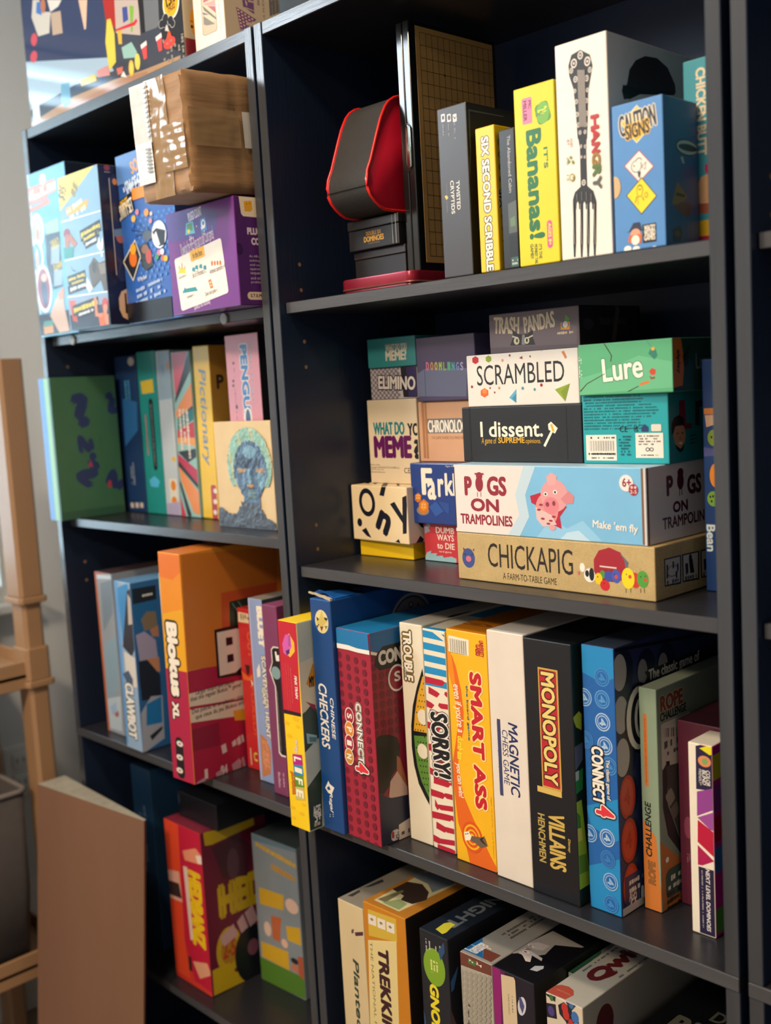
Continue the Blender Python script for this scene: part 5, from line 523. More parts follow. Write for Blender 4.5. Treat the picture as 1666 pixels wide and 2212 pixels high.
carton('card_box', 'shiny indigo card box with rainbow foil letters, top of the second stack', 'game box', (0.1345, 0.12, 1.2841), (0.099, 0.13, 0.0804), '#4d4767', {'t': '#3a3450'}, 0, 0, 0, 0.2, 1.2, [
('P','f','#6a6f8c',[0.2,35.6,15.3,41.2,85.4,38.4,82.3,4.3,0.1,6.9]),('R','f','#3a3856',13.7,28,0.7,44.5,0,0),('T','f','#c96a8a','D',19.2,44.1,5.4,10.7,0,0.054,0,0),('T','f','#c98a5a','O',26.7,43.7,5.4,10.6,0,0.054,0,0),('T','f','#b9b25a','O',34,43.4,5.4,10.6,0,0.054,0,0),('T','f','#a9b95a','M',41.3,43,5.3,10.5,0,0.054,0,0),
('T','f','#7fb05a','L',48.6,42.6,5.3,10.5,0,0.054,0,0),('T','f','#5aa98a','I',55.8,42.3,5.3,10.5,0,0.054,0,0),('T','f','#5aa0a9','N',62.9,41.9,5.2,10.4,0,0.054,0,0),('T','f','#7a8ac0','G',70,41.5,5.2,10.4,0,0.054,0,0),('T','f','#a0a0c9','S',77,41.2,5.2,10.3,0,0.054,0,0)], 'game boxes stacked on the middle shelf of the right bookcase', None, None)
carton('game_box', 'tall blue game box with green and orange faces squeezed by the right post', 'game box', (0.54, 0.112, 1.0806), (0.056, 0.15, 0.2347), '#1b3a6e', {}, 0, 0, 0, 0.38, 1.2, [
('E','f','#7f9a2c',11.9,156.3,6.7,8.1,0,24),('E','f','#d9872a',13.3,118.5,6.6,12.2,0,24),('E','f','#6f9a3c',10.3,94.9,6.9,7.7,0,24),('P','f','#c97a2a',[1.8,185.9,19.5,186,19.3,179.8,1.9,179.9]),('P','f','#c9a58a',[2.7,179.1,19.3,179.3,19.1,171,4.1,167]),('P','f','#4a4f86',[0.8,147.1,18.5,144,18.4,138.7,1,137.6]),
('E','f','#15171c',9.6,157,1,1.3,0,24),('E','f','#15171c',7,96.9,1,1.2,0,24),('E','f','#15171c',9.9,97.5,1,1.2,0,24),('E','f','#15171c',8.3,92.4,1,1.2,0,24),('T','f','#5a7a90','Bean',6.7,54.8,27.3,9.6,-90,0.036,0,0.075),('T','f','#c9d2d8','Bean',6.7,54.8,27.3,9.6,-90,0.036,0,0)], 'game boxes stacked on the middle shelf of the right bookcase', None, None)
carton('game_box', 'charcoal spine board game box with small white lettering beside the grid board', 'game box', (0.2904, 0.012, 1.419), (0.041, 0.25, 0.1778), '#3c3a3d', {'t': '#3a383c', 'r': '#14161d'}, 1, 0, 0, 0.38, 1.2, [
('T','f','#d9d2c6','TWISTED',25.1,84.7,30.2,5,-90,0.027,0,0),('T','f','#d9d2c6','CRYPTIDS',17,83.8,34.8,5,-90,0.027,0,0),('R','f','#b9b2a6',9.1,93.6,0.1,11.1,0,0),('R','f','#b9b2a6',8.5,75.3,0.2,12.3,0,0),('P','f','#e2b25a',[5.5,86.4,8.7,87.4,10.9,84.4,8.3,82.1]),('R','f','#c9c4be',8.8,167.5,5.6,8.2,0,1),
('R','f','#c9c4be',17.2,165.8,5.5,8.1,0,1),('R','f','#c9c4be',25.3,164.2,5.5,8.1,0,1),('E','f','#3c3a3d',17.4,166,1.8,2.6,0,24),('P','f','#3c3a3d',[23.4,166.9,25.3,164.1,27.5,166.1,27.4,165,25.2,162.4,23.3,165.4]),('R','f','#3c3a3d',8.9,167.8,2.8,3.7,0,0),('S','f','#6d6a6c',8.4,154.9,12.3,4.4,-90,1,0.75,12),
('S','f','#6d6a6c',16.3,153.6,12.8,3.7,-90,1,0.75,13),('S','f','#6d6a6c',24.7,150.9,17.2,4.3,-90,1,0.75,14),('P','r','#4f5a60',[3.9,170.2,5.9,170.5,5.4,130.4,3.3,130.1]),('P','r','#4f5a60',[3.9,170.2,62.8,170.6,62.7,169.7,3.7,168.7]),('P','r','#4f5a60',[5.4,130.4,1,97.2,1.3,64.4,-0.1,64.3,-0.4,97.1,4,130.2])], 'game boxes standing on the upper shelf of the right bookcase', None, None)
carton('game_box', 'yellow card game box with bubbly white lettering down its spine', 'game box', (0.3431, 0.012, 1.419), (0.0256, 0.2, 0.1471), '#edbd12', {'r': '#e3b410', 't': '#d9a80f'}, 0, 0, 0, 0.38, 1.2, [
('T','f','#3a2c10','SIX SECOND SCRIBBLES',12.7,66,142.4,10.1,-90,0.054,0,0.09),('T','f','#efe6cf','SIX SECOND SCRIBBLES',12.7,66,142.4,10.1,-90,0.054,0,0),('E','r','#15171c',10.2,129.7,5.1,4.1,0,24),('E','r','#e3b410',10.2,129.7,3.9,3,0,24),('R','r','#15171c',10.2,130.1,6.8,0.1,30,0),('E','r','#15171c',10.3,117.3,5.1,4.2,0,24),
('E','r','#e3b410',10.3,117.3,3.9,3,0,24),('R','r','#15171c',10.4,117.8,6.8,0.2,70,0),('E','r','#15171c',10.5,104.9,5.2,4.2,0,24),('E','r','#e3b410',10.5,104.9,3.9,3.1,0,24),('R','r','#15171c',10.5,105.4,6.8,0.2,110,0),('E','r','#15171c',10.7,92.5,5.2,4.3,0,24),
('E','r','#e3b410',10.7,92.5,3.9,3.1,0,24),('R','r','#15171c',10.7,93,6.8,0.3,150,0),('E','r','#15171c',10.9,80.1,5.2,4.3,0,24),('E','r','#e3b410',10.9,80.1,3.9,3.1,0,24),('R','r','#15171c',10.9,80.5,6.8,0.3,190,0),('E','r','#15171c',11.1,67.6,5.2,4.4,0,24),
('E','r','#e3b410',11,67.6,3.9,3.2,0,24),('R','r','#15171c',11.1,68.1,6.8,0.4,230,0),('E','r','#15171c',11.2,55.1,5.2,4.4,0,24),('E','r','#e3b410',11.2,55.1,3.9,3.2,0,24),('R','r','#15171c',11.3,55.6,6.8,0.4,270,0),('E','r','#15171c',11.4,42.6,5.2,4.5,0,24),
('E','r','#e3b410',11.4,42.6,3.9,3.3,0,24),('R','r','#15171c',11.4,43,6.8,0.5,310,0),('E','r','#15171c',11.6,30,5.2,4.5,0,24),('E','r','#e3b410',11.6,30,3.9,3.3,0,24),('R','r','#15171c',11.6,30.4,6.8,0.5,350,0),('E','r','#15171c',11.8,17.4,5.2,4.6,0,24),
('E','r','#e3b410',11.8,17.4,3.9,3.3,0,24),('R','r','#15171c',11.8,17.8,6.9,0.6,390,0),('E','r','#15171c',12,4.7,5.2,4.6,0,24),('E','r','#e3b410',12,4.7,3.9,3.4,0,24),('R','r','#15171c',12,5.2,6.9,0.6,430,0),('T','r','#efe6cf','SIX',7,72.6,19.8,8.2,-90,0.054,0,0.075),
('T','r','#15171c','SIX',7,72.6,19.8,8.2,-90,0.054,0,0)], 'game boxes standing on the upper shelf of the right bookcase', None, None)
carton('booklet', 'thin black book with grey lettering between two yellow boxes', 'book', (0.3725, 0.014, 1.419), (0.0205, 0.2, 0.1397), '#1c1e20', {'t': '#26282a'}, 0, 0, 0, 0.38, 1.2, [
('T','f','#b9b6ac','The Abandoned Cabin',13.2,104.4,56.5,4.1,-90,0.009,0,0),('P','f','#4f5650',[9,65.4,20.4,67.9,20.8,36.1,9,35.6]),('P','f','#5f7a5a',[11,50.2,17.3,52.5,17.9,42.9,11.7,42]),('P','f','#0e1011',[8.9,33.4,21.3,33.9,20.7,12.7,8.9,12]),('R','f','#2f5a52',15.6,6.7,10.2,9.3,0,0),('S','f','#b9b6ac',15.6,6.6,8.1,6.7,0,2,0.75,6)], 'game boxes standing on the upper shelf of the right bookcase', None, None)
carton('game_box', 'bright yellow game box with big green lettering and a pink badge', 'game box', (0.3958, 0.012, 1.419), (0.0497, 0.22, 0.1742), '#ddc80f', {'t': '#4a4420', 'r': '#cdb80f'}, 1, 0, 0, 0.38, 1.2, [
('R','f','#4f8a30',35.6,145.1,16.6,20,15,4),('E','f','#6fa83c',35.6,145.3,7.8,10.7,0,24),('T','f','#d9e24a','2+',35.5,146.8,6.2,11.4,-75,0.045,0,0),('T','f','#24401c','PLAYERS',31.8,145.1,3.1,10.8,-80,0.018,0,0),('R','f','#d97a9a',16.3,150.8,12,25,0,1.5),('T','f','#5a1c3a','MC',20,156.2,7.9,3.8,-90,0.045,0,0),
('T','f','#5a1c3a','MILLER',13.9,151.1,19.7,4.3,-90,0.045,0,0),('T','f','#1c6a3a','Bananas!',23.2,78.6,106.6,19.5,-90,0.063,0,0),('T','f','#1c6a3a',"IT'S",37.2,101.9,20.3,5.2,-90,0.045,0,0),('R','f','#c9548a',38.5,28,6.5,27.1,0,4.5),('T','f','#f0d24a','AGES 8+',38.7,28.1,21.6,3.9,-90,0.045,0,0),('T','f','#2a5a2a',"IT'S THE",26.4,12.7,14.1,3.8,-90,0.027,0,0),
('T','f','#2a5a2a','MONKEY TAIL',21,10.8,19.3,3.6,-90,0.027,0,0),('T','f','#2a5a2a','GAME!!',15.8,14,14.2,3.8,-90,0.027,0,0)], 'game boxes standing on the upper shelf of the right bookcase', None, None)
carton('game_box', 'tall white game box with an ornate engraved fork on its front', 'game box', (0.4487, 0.012, 1.419), (0.0587, 0.22, 0.2031), '#e8dfd3', {'t': '#d9d2c8', 'r': '#c9c4c2'}, 1, 0, 0, 0.38, 1.2, [
('P','f','#22201f',[15.3,54.6,18.8,54,17.4,15.9,16,1.8,14,2.1,13.9,16.3]),('P','f','#22201f',[23.7,53.3,27.2,52.7,25.5,14.8,24.2,0.8,22.2,1.1,22.1,15.3]),('P','f','#22201f',[31.3,52.1,34.7,51.6,32.9,13.9,31.6,-0.1,29.6,0.2,29.5,14.3]),('P','f','#22201f',[39,50.9,42.4,50.4,40.4,12.9,39.1,-1,37.2,-0.7,37,13.3]),('P','f','#22201f',[15.2,56.6,18,63.2,25.6,67.9,31.7,67.5,39.2,60.8,42.2,51.4,41.9,43.5,14.8,47.6]),('P','f','#e8dfd3',[19,47,19.5,51.9,20.8,54.1,21.9,51.5,22,46.5]),
('P','f','#e8dfd3',[26.9,45.8,27.3,50.7,28.6,52.9,29.7,50.3,29.8,45.3]),('P','f','#e8dfd3',[34.2,44.7,34.6,49.6,35.9,51.8,37,49.2,37.1,44.2]),('P','f','#22201f',[24.8,67.1,25.4,102.7,23.8,112.9,33.5,111,32.6,101.4,32.4,65.8]),('P','f','#22201f',[23.3,112,22,138.9,20.4,158.9,16.1,171.7,15.5,181.6,19.4,190.4,29.7,192.6,40.2,185.7,42.9,175.1,40.6,166,37.2,153.2,35.9,134,34,110]),('E','f','#d9d0c4',21.9,182,3.5,4.3,0,24),('E','f','#22201f',21.9,182,2.2,2.9,0,24),
('E','f','#d9d0c4',21.9,182,1,1.3,0,24),('E','f','#d9d0c4',37.1,180.3,3.4,4.3,0,24),('E','f','#22201f',37.1,180.3,2.1,2.8,0,24),('E','f','#d9d0c4',37.1,180.3,1,1.3,0,24),('E','f','#d9d0c4',29.5,187.6,3,3.7,0,24),('E','f','#22201f',29.5,187.6,1.8,2.5,0,24),
('E','f','#d9d0c4',29.5,187.6,0.8,1.1,0,24),('E','f','#d9d0c4',18.7,176,2.1,2.6,0,24),('E','f','#22201f',18.7,176,1.3,1.7,0,24),('E','f','#d9d0c4',18.7,176,0.6,0.8,0,24),('E','f','#d9d0c4',39.7,172,2,2.6,0,24),('E','f','#22201f',39.7,172,1.3,1.7,0,24),
('E','f','#d9d0c4',39.7,172,0.6,0.8,0,24),('E','f','#d9d0c4',23.2,167.1,2.3,2.9,0,24),('E','f','#22201f',23.2,167.1,1.4,1.9,0,24),('E','f','#d9d0c4',23.2,167.1,0.6,0.9,0,24),('E','f','#d9d0c4',35.8,165.2,2.3,2.9,0,24),('E','f','#22201f',35.8,165.2,1.4,1.9,0,24),
('E','f','#d9d0c4',35.8,165.2,0.6,0.8,0,24),('E','f','#d9d0c4',22.1,156.6,1.6,2,0,24),('E','f','#22201f',22.1,156.6,1,1.3,0,24),('E','f','#d9d0c4',22.1,156.6,0.5,0.6,0,24),('E','f','#d9d0c4',36.3,154.4,1.6,2,0,24),('E','f','#22201f',36.3,154.4,1,1.3,0,24),
('E','f','#d9d0c4',36.3,154.4,0.4,0.6,0,24),('E','f','#d9d0c4',23.3,146.5,1.9,2.3,0,24),('E','f','#22201f',23.3,146.5,1.2,1.5,0,24),('E','f','#d9d0c4',23.3,146.5,0.5,0.7,0,24),('E','f','#d9d0c4',34.9,145,1.8,2.3,0,24),('E','f','#22201f',34.9,145,1.1,1.5,0,24),
('E','f','#d9d0c4',34.9,145,0.5,0.7,0,24),('E','f','#d9d0c4',23.8,134.6,1.9,2.3,0,24),('E','f','#22201f',23.8,134.6,1.2,1.5,0,24),('E','f','#d9d0c4',23.8,134.6,0.5,0.7,0,24),('E','f','#d9d0c4',34.5,133.4,1.8,2.3,0,24),('E','f','#22201f',34.5,133.4,1.1,1.5,0,24),
('E','f','#d9d0c4',34.5,133.4,0.5,0.7,0,24),('E','f','#d9d0c4',24.8,124.6,1.9,2.3,0,24),('E','f','#22201f',24.8,124.6,1.2,1.5,0,24),('E','f','#d9d0c4',24.8,124.6,0.5,0.7,0,24),('E','f','#d9d0c4',33.3,123.2,1.8,2.3,0,24),('E','f','#22201f',33.3,123.2,1.1,1.5,0,24),
('E','f','#d9d0c4',33.3,123.2,0.5,0.7,0,24),('E','f','#d9d0c4',26.5,117.3,1.6,2,0,24),('E','f','#22201f',26.5,117.3,1,1.3,0,24),('E','f','#d9d0c4',26.5,117.3,0.5,0.6,0,24),('E','f','#d9d0c4',32.3,116.8,1.6,2,0,24),('E','f','#22201f',32.3,116.8,1,1.3,0,24),
('E','f','#d9d0c4',32.3,116.8,0.5,0.6,0,24),('E','f','#d9d0c4',27.1,104.4,1.4,1.7,0,24),('E','f','#22201f',27.1,104.4,0.9,1.1,0,24),('E','f','#d9d0c4',27.1,104.4,0.4,0.5,0,24),('E','f','#d9d0c4',31.7,103.5,1.4,1.7,0,24),('E','f','#22201f',31.7,103.5,0.9,1.1,0,24),
('E','f','#d9d0c4',31.7,103.5,0.4,0.5,0,24),('E','f','#d9d0c4',27.2,94.5,1.2,1.4,0,24),('E','f','#22201f',27.2,94.5,0.7,0.9,0,24),('E','f','#d9d0c4',27.2,94.5,0.3,0.4,0,24),('E','f','#d9d0c4',31.1,93.8,1.2,1.4,0,24),('E','f','#22201f',31.1,93.8,0.7,0.9,0,24),
('E','f','#d9d0c4',31.1,93.8,0.3,0.4,0,24),('E','f','#d9d0c4',28.9,70.4,2.3,2.8,0,24),('E','f','#22201f',28.9,70.4,1.4,1.8,0,24),('E','f','#d9d0c4',28.9,70.4,0.7,0.8,0,24),('R','f','#8a8178',26.7,148.6,1.5,52.5,0,0),('R','f','#8a8178',28.4,148.3,1.5,52.4,0,0),
('R','f','#8a8178',30.1,147.9,1.5,52.4,0,0),('R','f','#8a8178',31.8,147.5,1.5,52.3,0,0),('R','f','#8a8178',33.5,147.2,1.5,52.3,0,0),('R','f','#8a8178',20.6,58.1,0.5,6.7,0,0),('R','f','#8a8178',26,58,0.4,8.3,0,0),('R','f','#8a8178',31.4,57.1,0.4,8.2,0,0),
('R','f','#8a8178',36.7,55.5,0.5,6.6,0,0),('R','f','#8a8178',15.8,33.3,0.9,38.3,0,0),('R','f','#8a8178',24.2,32.1,0.9,38.1,0,0),('R','f','#8a8178',32,31,0.8,37.9,0,0),('R','f','#8a8178',39.7,29.9,0.8,37.7,0,0),('T','f','#b5262a','H',43.4,123.8,13.4,9.5,-90,0.081,0,0),
('T','f','#b0201f','A',43.5,111.7,14.2,9.5,-90,0.081,0,0),('T','f','#b02a26','N',43.8,100.2,9.9,9.8,-90,0.081,0,0),('T','f','#94701c','G',43.8,89.9,12,9.8,-90,0.081,0,0),('T','f','#4f6b2c','R',44,78.9,11.1,9.9,-90,0.081,0,0),('T','f','#56564c','Y',44.1,67.9,12.7,9.9,-90,0.081,0,0),('T','f','#8a3a2c','AGES',16.2,110,8.4,2.4,-90,0.018,0,0),
('T','f','#8a3a2c','6+',12.7,110.7,5.4,3,-90,0.027,0,0),('E','f','#7a8a3a',14.9,96.4,1.2,1.5,0,24),('E','f','#7a8a3a',17.2,91.6,1.2,1.9,0,24),('E','f','#7a8a3a',12.3,93.4,1.2,1.6,0,24),('T','f','#6a6a3a','3-6',11.1,93.7,7.1,2.7,-90,0.018,0,0),('E','f','#9a8a2a',15.8,77.4,2.8,3.7,0,24),
('E','f','#e0d9c0',15.8,77.4,1.9,2.3,0,24),('P','f','#9a8a2a',[15.8,77.4,17.9,78.2,17.7,75]),('T','f','#9a8a2a','15',10.9,77.9,5.5,2.8,-90,0.018,0,0),('P','r','#2a2728',[23.5,151.8,33.1,160,37.5,173.3,49.1,184,66.4,190.7,87.8,192.2,107.3,186.2,120.7,171.8,121.6,163.6,98.1,162.4,78.2,157.5,58.9,155.8,36,146.7,26.7,144.4]),('P','r','#171618',[23.5,151.8,25.7,157.9,40.3,158.1,59,158.8,82.2,161.1,121.6,164.7,118.2,161.1,55,153.3,35.9,145.7]),('E','r','#1a181a',60.2,180.8,1.9,0.3,0,24),
('E','r','#1a181a',71.9,184.6,1.9,0.3,0,24),('E','r','#1a181a',79.3,179.8,1.9,0.3,0,24),('E','r','#1a181a',67.5,174,1.9,0.3,0,24),('E','r','#1a181a',87.4,185.1,1.9,0.3,0,24),('E','r','#1a181a',94.9,178.2,2,0.3,0,24)], 'game boxes standing on the upper shelf of the right bookcase', 'hangry', None)
carton('game_box', 'sky blue game box with yellow diamond road signs on its front', 'game box', (0.5112, 0.012, 1.419), (0.054, 0.06, 0.1333), '#4f86c0', {'t': '#44719f', 'r': '#2f5586'}, 0.6, 0, 0, 0.38, 1.2, [
('P','f','#e9dcc0',[9.3,115.9,27.3,129.2,43.8,108.9,26.2,95.5]),('P','f','#eab51c',[10.4,115.7,27.3,128,42.7,109.1,26.2,96.6]),('P','f','#a8242c',[11.8,77.5,28.4,89.4,43.7,71.9,27.4,59.9]),('P','f','#e6ddd2',[13,77.3,28.4,88.2,42.6,72.1,27.5,61]),('P','f','#15171c',[13.2,50.5,30.3,64.6,45.9,45.3,29.2,31.2]),('P','f','#ecd21c',[14.3,50.4,30.3,63.4,44.8,45.5,29.2,32.3]),
('T','f','#e9dcc0','CAUTION',27.3,115,38.9,19.7,6,0.045,0,0.075),('T','f','#24262c','CAUTION',27.3,115,38.9,19.7,6,0.045,0,0),('T','f','#eab51c','SIGNS',27.1,107.6,25.7,13.4,6,0.045,0,0.075),('T','f','#24262c','SIGNS',27.1,107.6,25.7,13.4,6,0.045,0,0),('E','f','#3a3a3a',25.2,75,5.7,5.6,0,24),('E','f','#e6ddd2',25.2,75,5,4.9,0,24),
('P','f','#3a3a3a',[30.2,73.9,35.7,77.6,34.5,70.3]),('P','f','#e6ddd2',[31.1,73.7,35,76.6,34.1,71.1]),('P','f','#3a3a3a',[26.4,70.2,29.8,69.6,28.5,63.4,26.7,65.9]),('E','f','#3a3a3a',22.8,75.8,0.7,0.9,0,24),('E','f','#3a3a3a',27.9,80,3.3,2.3,0,24),('E','f','#e6ddd2',28,79.4,2.8,2,0,24),
('E','f','#5a4a1c',28.1,52.7,3.4,5.6,0,24),('E','f','#ecd21c',28.1,52.4,2.8,4.7,0,24),('R','f','#5a4a1c',28.2,53.9,2.4,1.2,0,0),('R','f','#5a4a1c',23.8,45.4,0.7,5.9,-20,0),('R','f','#5a4a1c',31.4,45.1,0.8,3.9,25,0),('E','f','#5a4a1c',34.7,48,1.7,2.6,0,24),
('E','f','#ecd21c',34.7,48,1.1,2,0,24),('R','f','#5a4a1c',25.9,44.1,0.4,7.7,0,0),('P','f','#2a2f48',[15.4,17.7,20.3,24.7,27.1,24.7,29.6,16.7,12,17.2]),('E','f','#d99a7a',22.2,14.3,5.5,5.1,0,24),('P','f','#c9682f',[15.3,13.8,29.5,13.8,27.6,5.4,20.8,5.3,13.9,8.1]),('E','f','#e9e0d2',22,9,4.4,4.5,0,24),
('R','f','#232129',36.9,13.5,14.2,16.7,0,0),('T','f','#e2d9c6','WACKY',37.5,18.3,11.9,5.1,0,0.045,0,0),('T','f','#e2d9c6','WIZARD',37.4,13.9,11.9,5.1,0,0.045,0,0),('T','f','#e2d9c6','GAMES',37.2,9.5,11.9,5,0,0.045,0,0),('E','f','#e9e4da',13.5,1.9,4.1,3,0,24),('E','f','#e9e4da',22.7,0.7,4,2.9,0,24),
('E','f','#e9e4da',41.8,-1.7,3.9,2.9,0,24),('E','f','#c7a878',1.5,59.8,6.3,10,0,24),('E','r','#101218',39.3,90.5,19.2,7.5,0,24),('E','r','#b9b6b0',40.4,90.6,18.2,6.3,0,24),('E','r','#101218',41.9,90.6,16.9,3.2,0,24),('P','r','#b9b6b0',[28.1,80.9,32.6,81.7,35.4,75.9,31.6,75.5]),
('P','r','#8a6a2a',[11.3,37.7,21.5,58.4,39.6,45.6,26.1,37.8]),('P','r','#2a2218',[19.9,48.8,34.8,47.5,33.2,45.1,18.3,45.8]),('P','r','#6b3a2c',[14.9,36.1,28.1,40.8,45.1,40.2,42.6,28.4,29.4,28.5]),('P','r','#3a2c33',[12,15,25.2,19.6,28.6,12,24.5,5.1,11.8,3.5]),('E','r','#6a4a3a',19.6,11.6,5.1,2.6,0,24)], 'game boxes standing on the upper shelf of the right bookcase', 'caution', None)
carton('game_box', 'teal game box with cream lettering and a yellow bottom band against the right post', 'game box', (0.549, 0.075, 1.419), (0.06, 0.18, 0.1737), '#3f98a8', {'t': '#3a8a98', 'l': '#3f98a8'}, 0, 0, 0, 0.38, 1.2, [
('T','f','#e2d3b4','CHICKEN BUTT',18.4,125,79.6,10.3,-90,0.054,0,0),('P','f','#e0ae7c',[12.8,46.7,12.2,57.6,16.2,65.7,22.2,67.6,30.5,64.3,29.9,38.2,13.3,40.8]),('P','f','#a85a3c',[8.9,42.4,29.9,40.2,29.7,31.4,12,32.5]),('P','f','#e2b21c',[-1.7,26.6,29.6,25.6,29.2,10.1,-1.7,12.2]),('P','f','#b51f45',[-1.7,12.6,29.2,10.8,29.1,5.2,-1.8,8.2]),('P','f','#c2185a',[20.9,76.6,30.8,76.7,30.5,66.2,21.4,69.3])], 'game boxes standing on the upper shelf of the right bookcase', None, None)
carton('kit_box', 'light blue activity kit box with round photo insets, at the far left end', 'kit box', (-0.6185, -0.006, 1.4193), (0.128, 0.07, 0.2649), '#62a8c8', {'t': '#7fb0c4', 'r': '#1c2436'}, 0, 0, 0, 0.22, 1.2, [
('R','f','#b9d0d6',3.2,132.6,6.4,265.2,0,0),('P','f','#c78f80',[-10.6,243.9,93.1,244.2,95.2,225.2,-11.9,214.9]),('P','f','#d9c2b4',[-5.7,237.6,95.2,239.9,95.7,227.8,-7.8,219.9]),('S','f','#c07a6a',42,226.6,78.1,30.2,0,2,0.75,4),('P','f','#cf7f68',[-14.6,209.8,71.6,215.7,70.3,209.1,-13.8,202.7]),('E','f','#e9e4da',53.2,249.7,10.2,8.5,0,24),
('P','f','#8fb09a',[45.4,180.3,92.9,182.9,91,157.6,50.7,161.7]),('P','f','#23304a',[44.9,162.5,94.5,161.2,89.8,75.3,57.2,73.1,41.8,116.2]),('R','f','#8aa0b4',75.7,138.7,28.2,5,0,0),('R','f','#8aa0b4',78.5,100.3,28.2,4.5,0,0),('R','f','#8aa0b4',74.8,134.2,28.3,4.9,0,0),('R','f','#8aa0b4',77.8,96.3,28.3,4.5,0,0),
('R','f','#8aa0b4',73.9,129.7,28.3,4.9,0,0),('R','f','#8aa0b4',77,92.3,28.3,4.4,0,0),('R','f','#8aa0b4',73.1,125.2,28.3,4.8,0,0),('R','f','#8aa0b4',76.2,88.3,28.3,4.4,0,0),('R','f','#8aa0b4',72.2,120.6,28.4,4.8,0,0),('R','f','#8aa0b4',75.5,84.3,28.3,4.4,0,0),
('R','f','#8aa0b4',71.3,116.1,28.4,4.7,0,0),('R','f','#8aa0b4',74.7,80.2,28.4,4.3,0,0),('T','f','#d2b83a','2.BUILD',75.7,144.8,28.7,14.6,8,0.036,0,0),('T','f','#d2b83a','3.LEARN',78.7,109.1,29.8,11.6,8,0.036,0,0),('E','f','#e6e8e8',19.5,172.7,23.4,27.8,0,24),('E','f','#a8c4cc',19.6,172.6,18,21.5,0,24),
('E','f','#b98a72',20.3,168.3,6.6,13,0,24),('E','f','#d9ab90',21,178.9,3.4,6,0,24),('E','f','#e6e8e8',10.3,130.8,22.6,28.9,0,24),('E','f','#5f93b4',10.4,130.8,17.1,22.7,0,24),('E','f','#c9a088',11.1,126.4,5.6,14.3,0,24),('E','f','#d9ab90',12.1,138.5,2.7,5.9,0,24),
('E','f','#e6e8e8',24.9,78,27.2,39.1,0,24),('E','f','#8c2f3f',25,77.9,21.7,32.9,0,24),('E','f','#2d3b5e',25.8,73.5,10.3,24.8,0,24),('E','f','#d9ab90',28.6,95.5,9.3,6.6,0,24),('P','f','#2a3040',[-13.7,37.5,105.6,37,101.9,1.9,-16.1,2.7]),('P','f','#c9a894',[37.6,33.2,63.3,58.7,87.5,63.2,89.4,42.6,99.3,3.5,64.5,3.3]),
('R','f','#c98a4a',28.8,12.2,33.4,15.2,0,0),('R','f','#4f8a80',29.8,20.9,33,8.9,0,0),('P','f','#e08a6a',[70.4,64.9,92.6,75,90.5,56.1,74.3,54.9])], 'activity kit boxes on the upper shelf of the left bookcase', None, None)
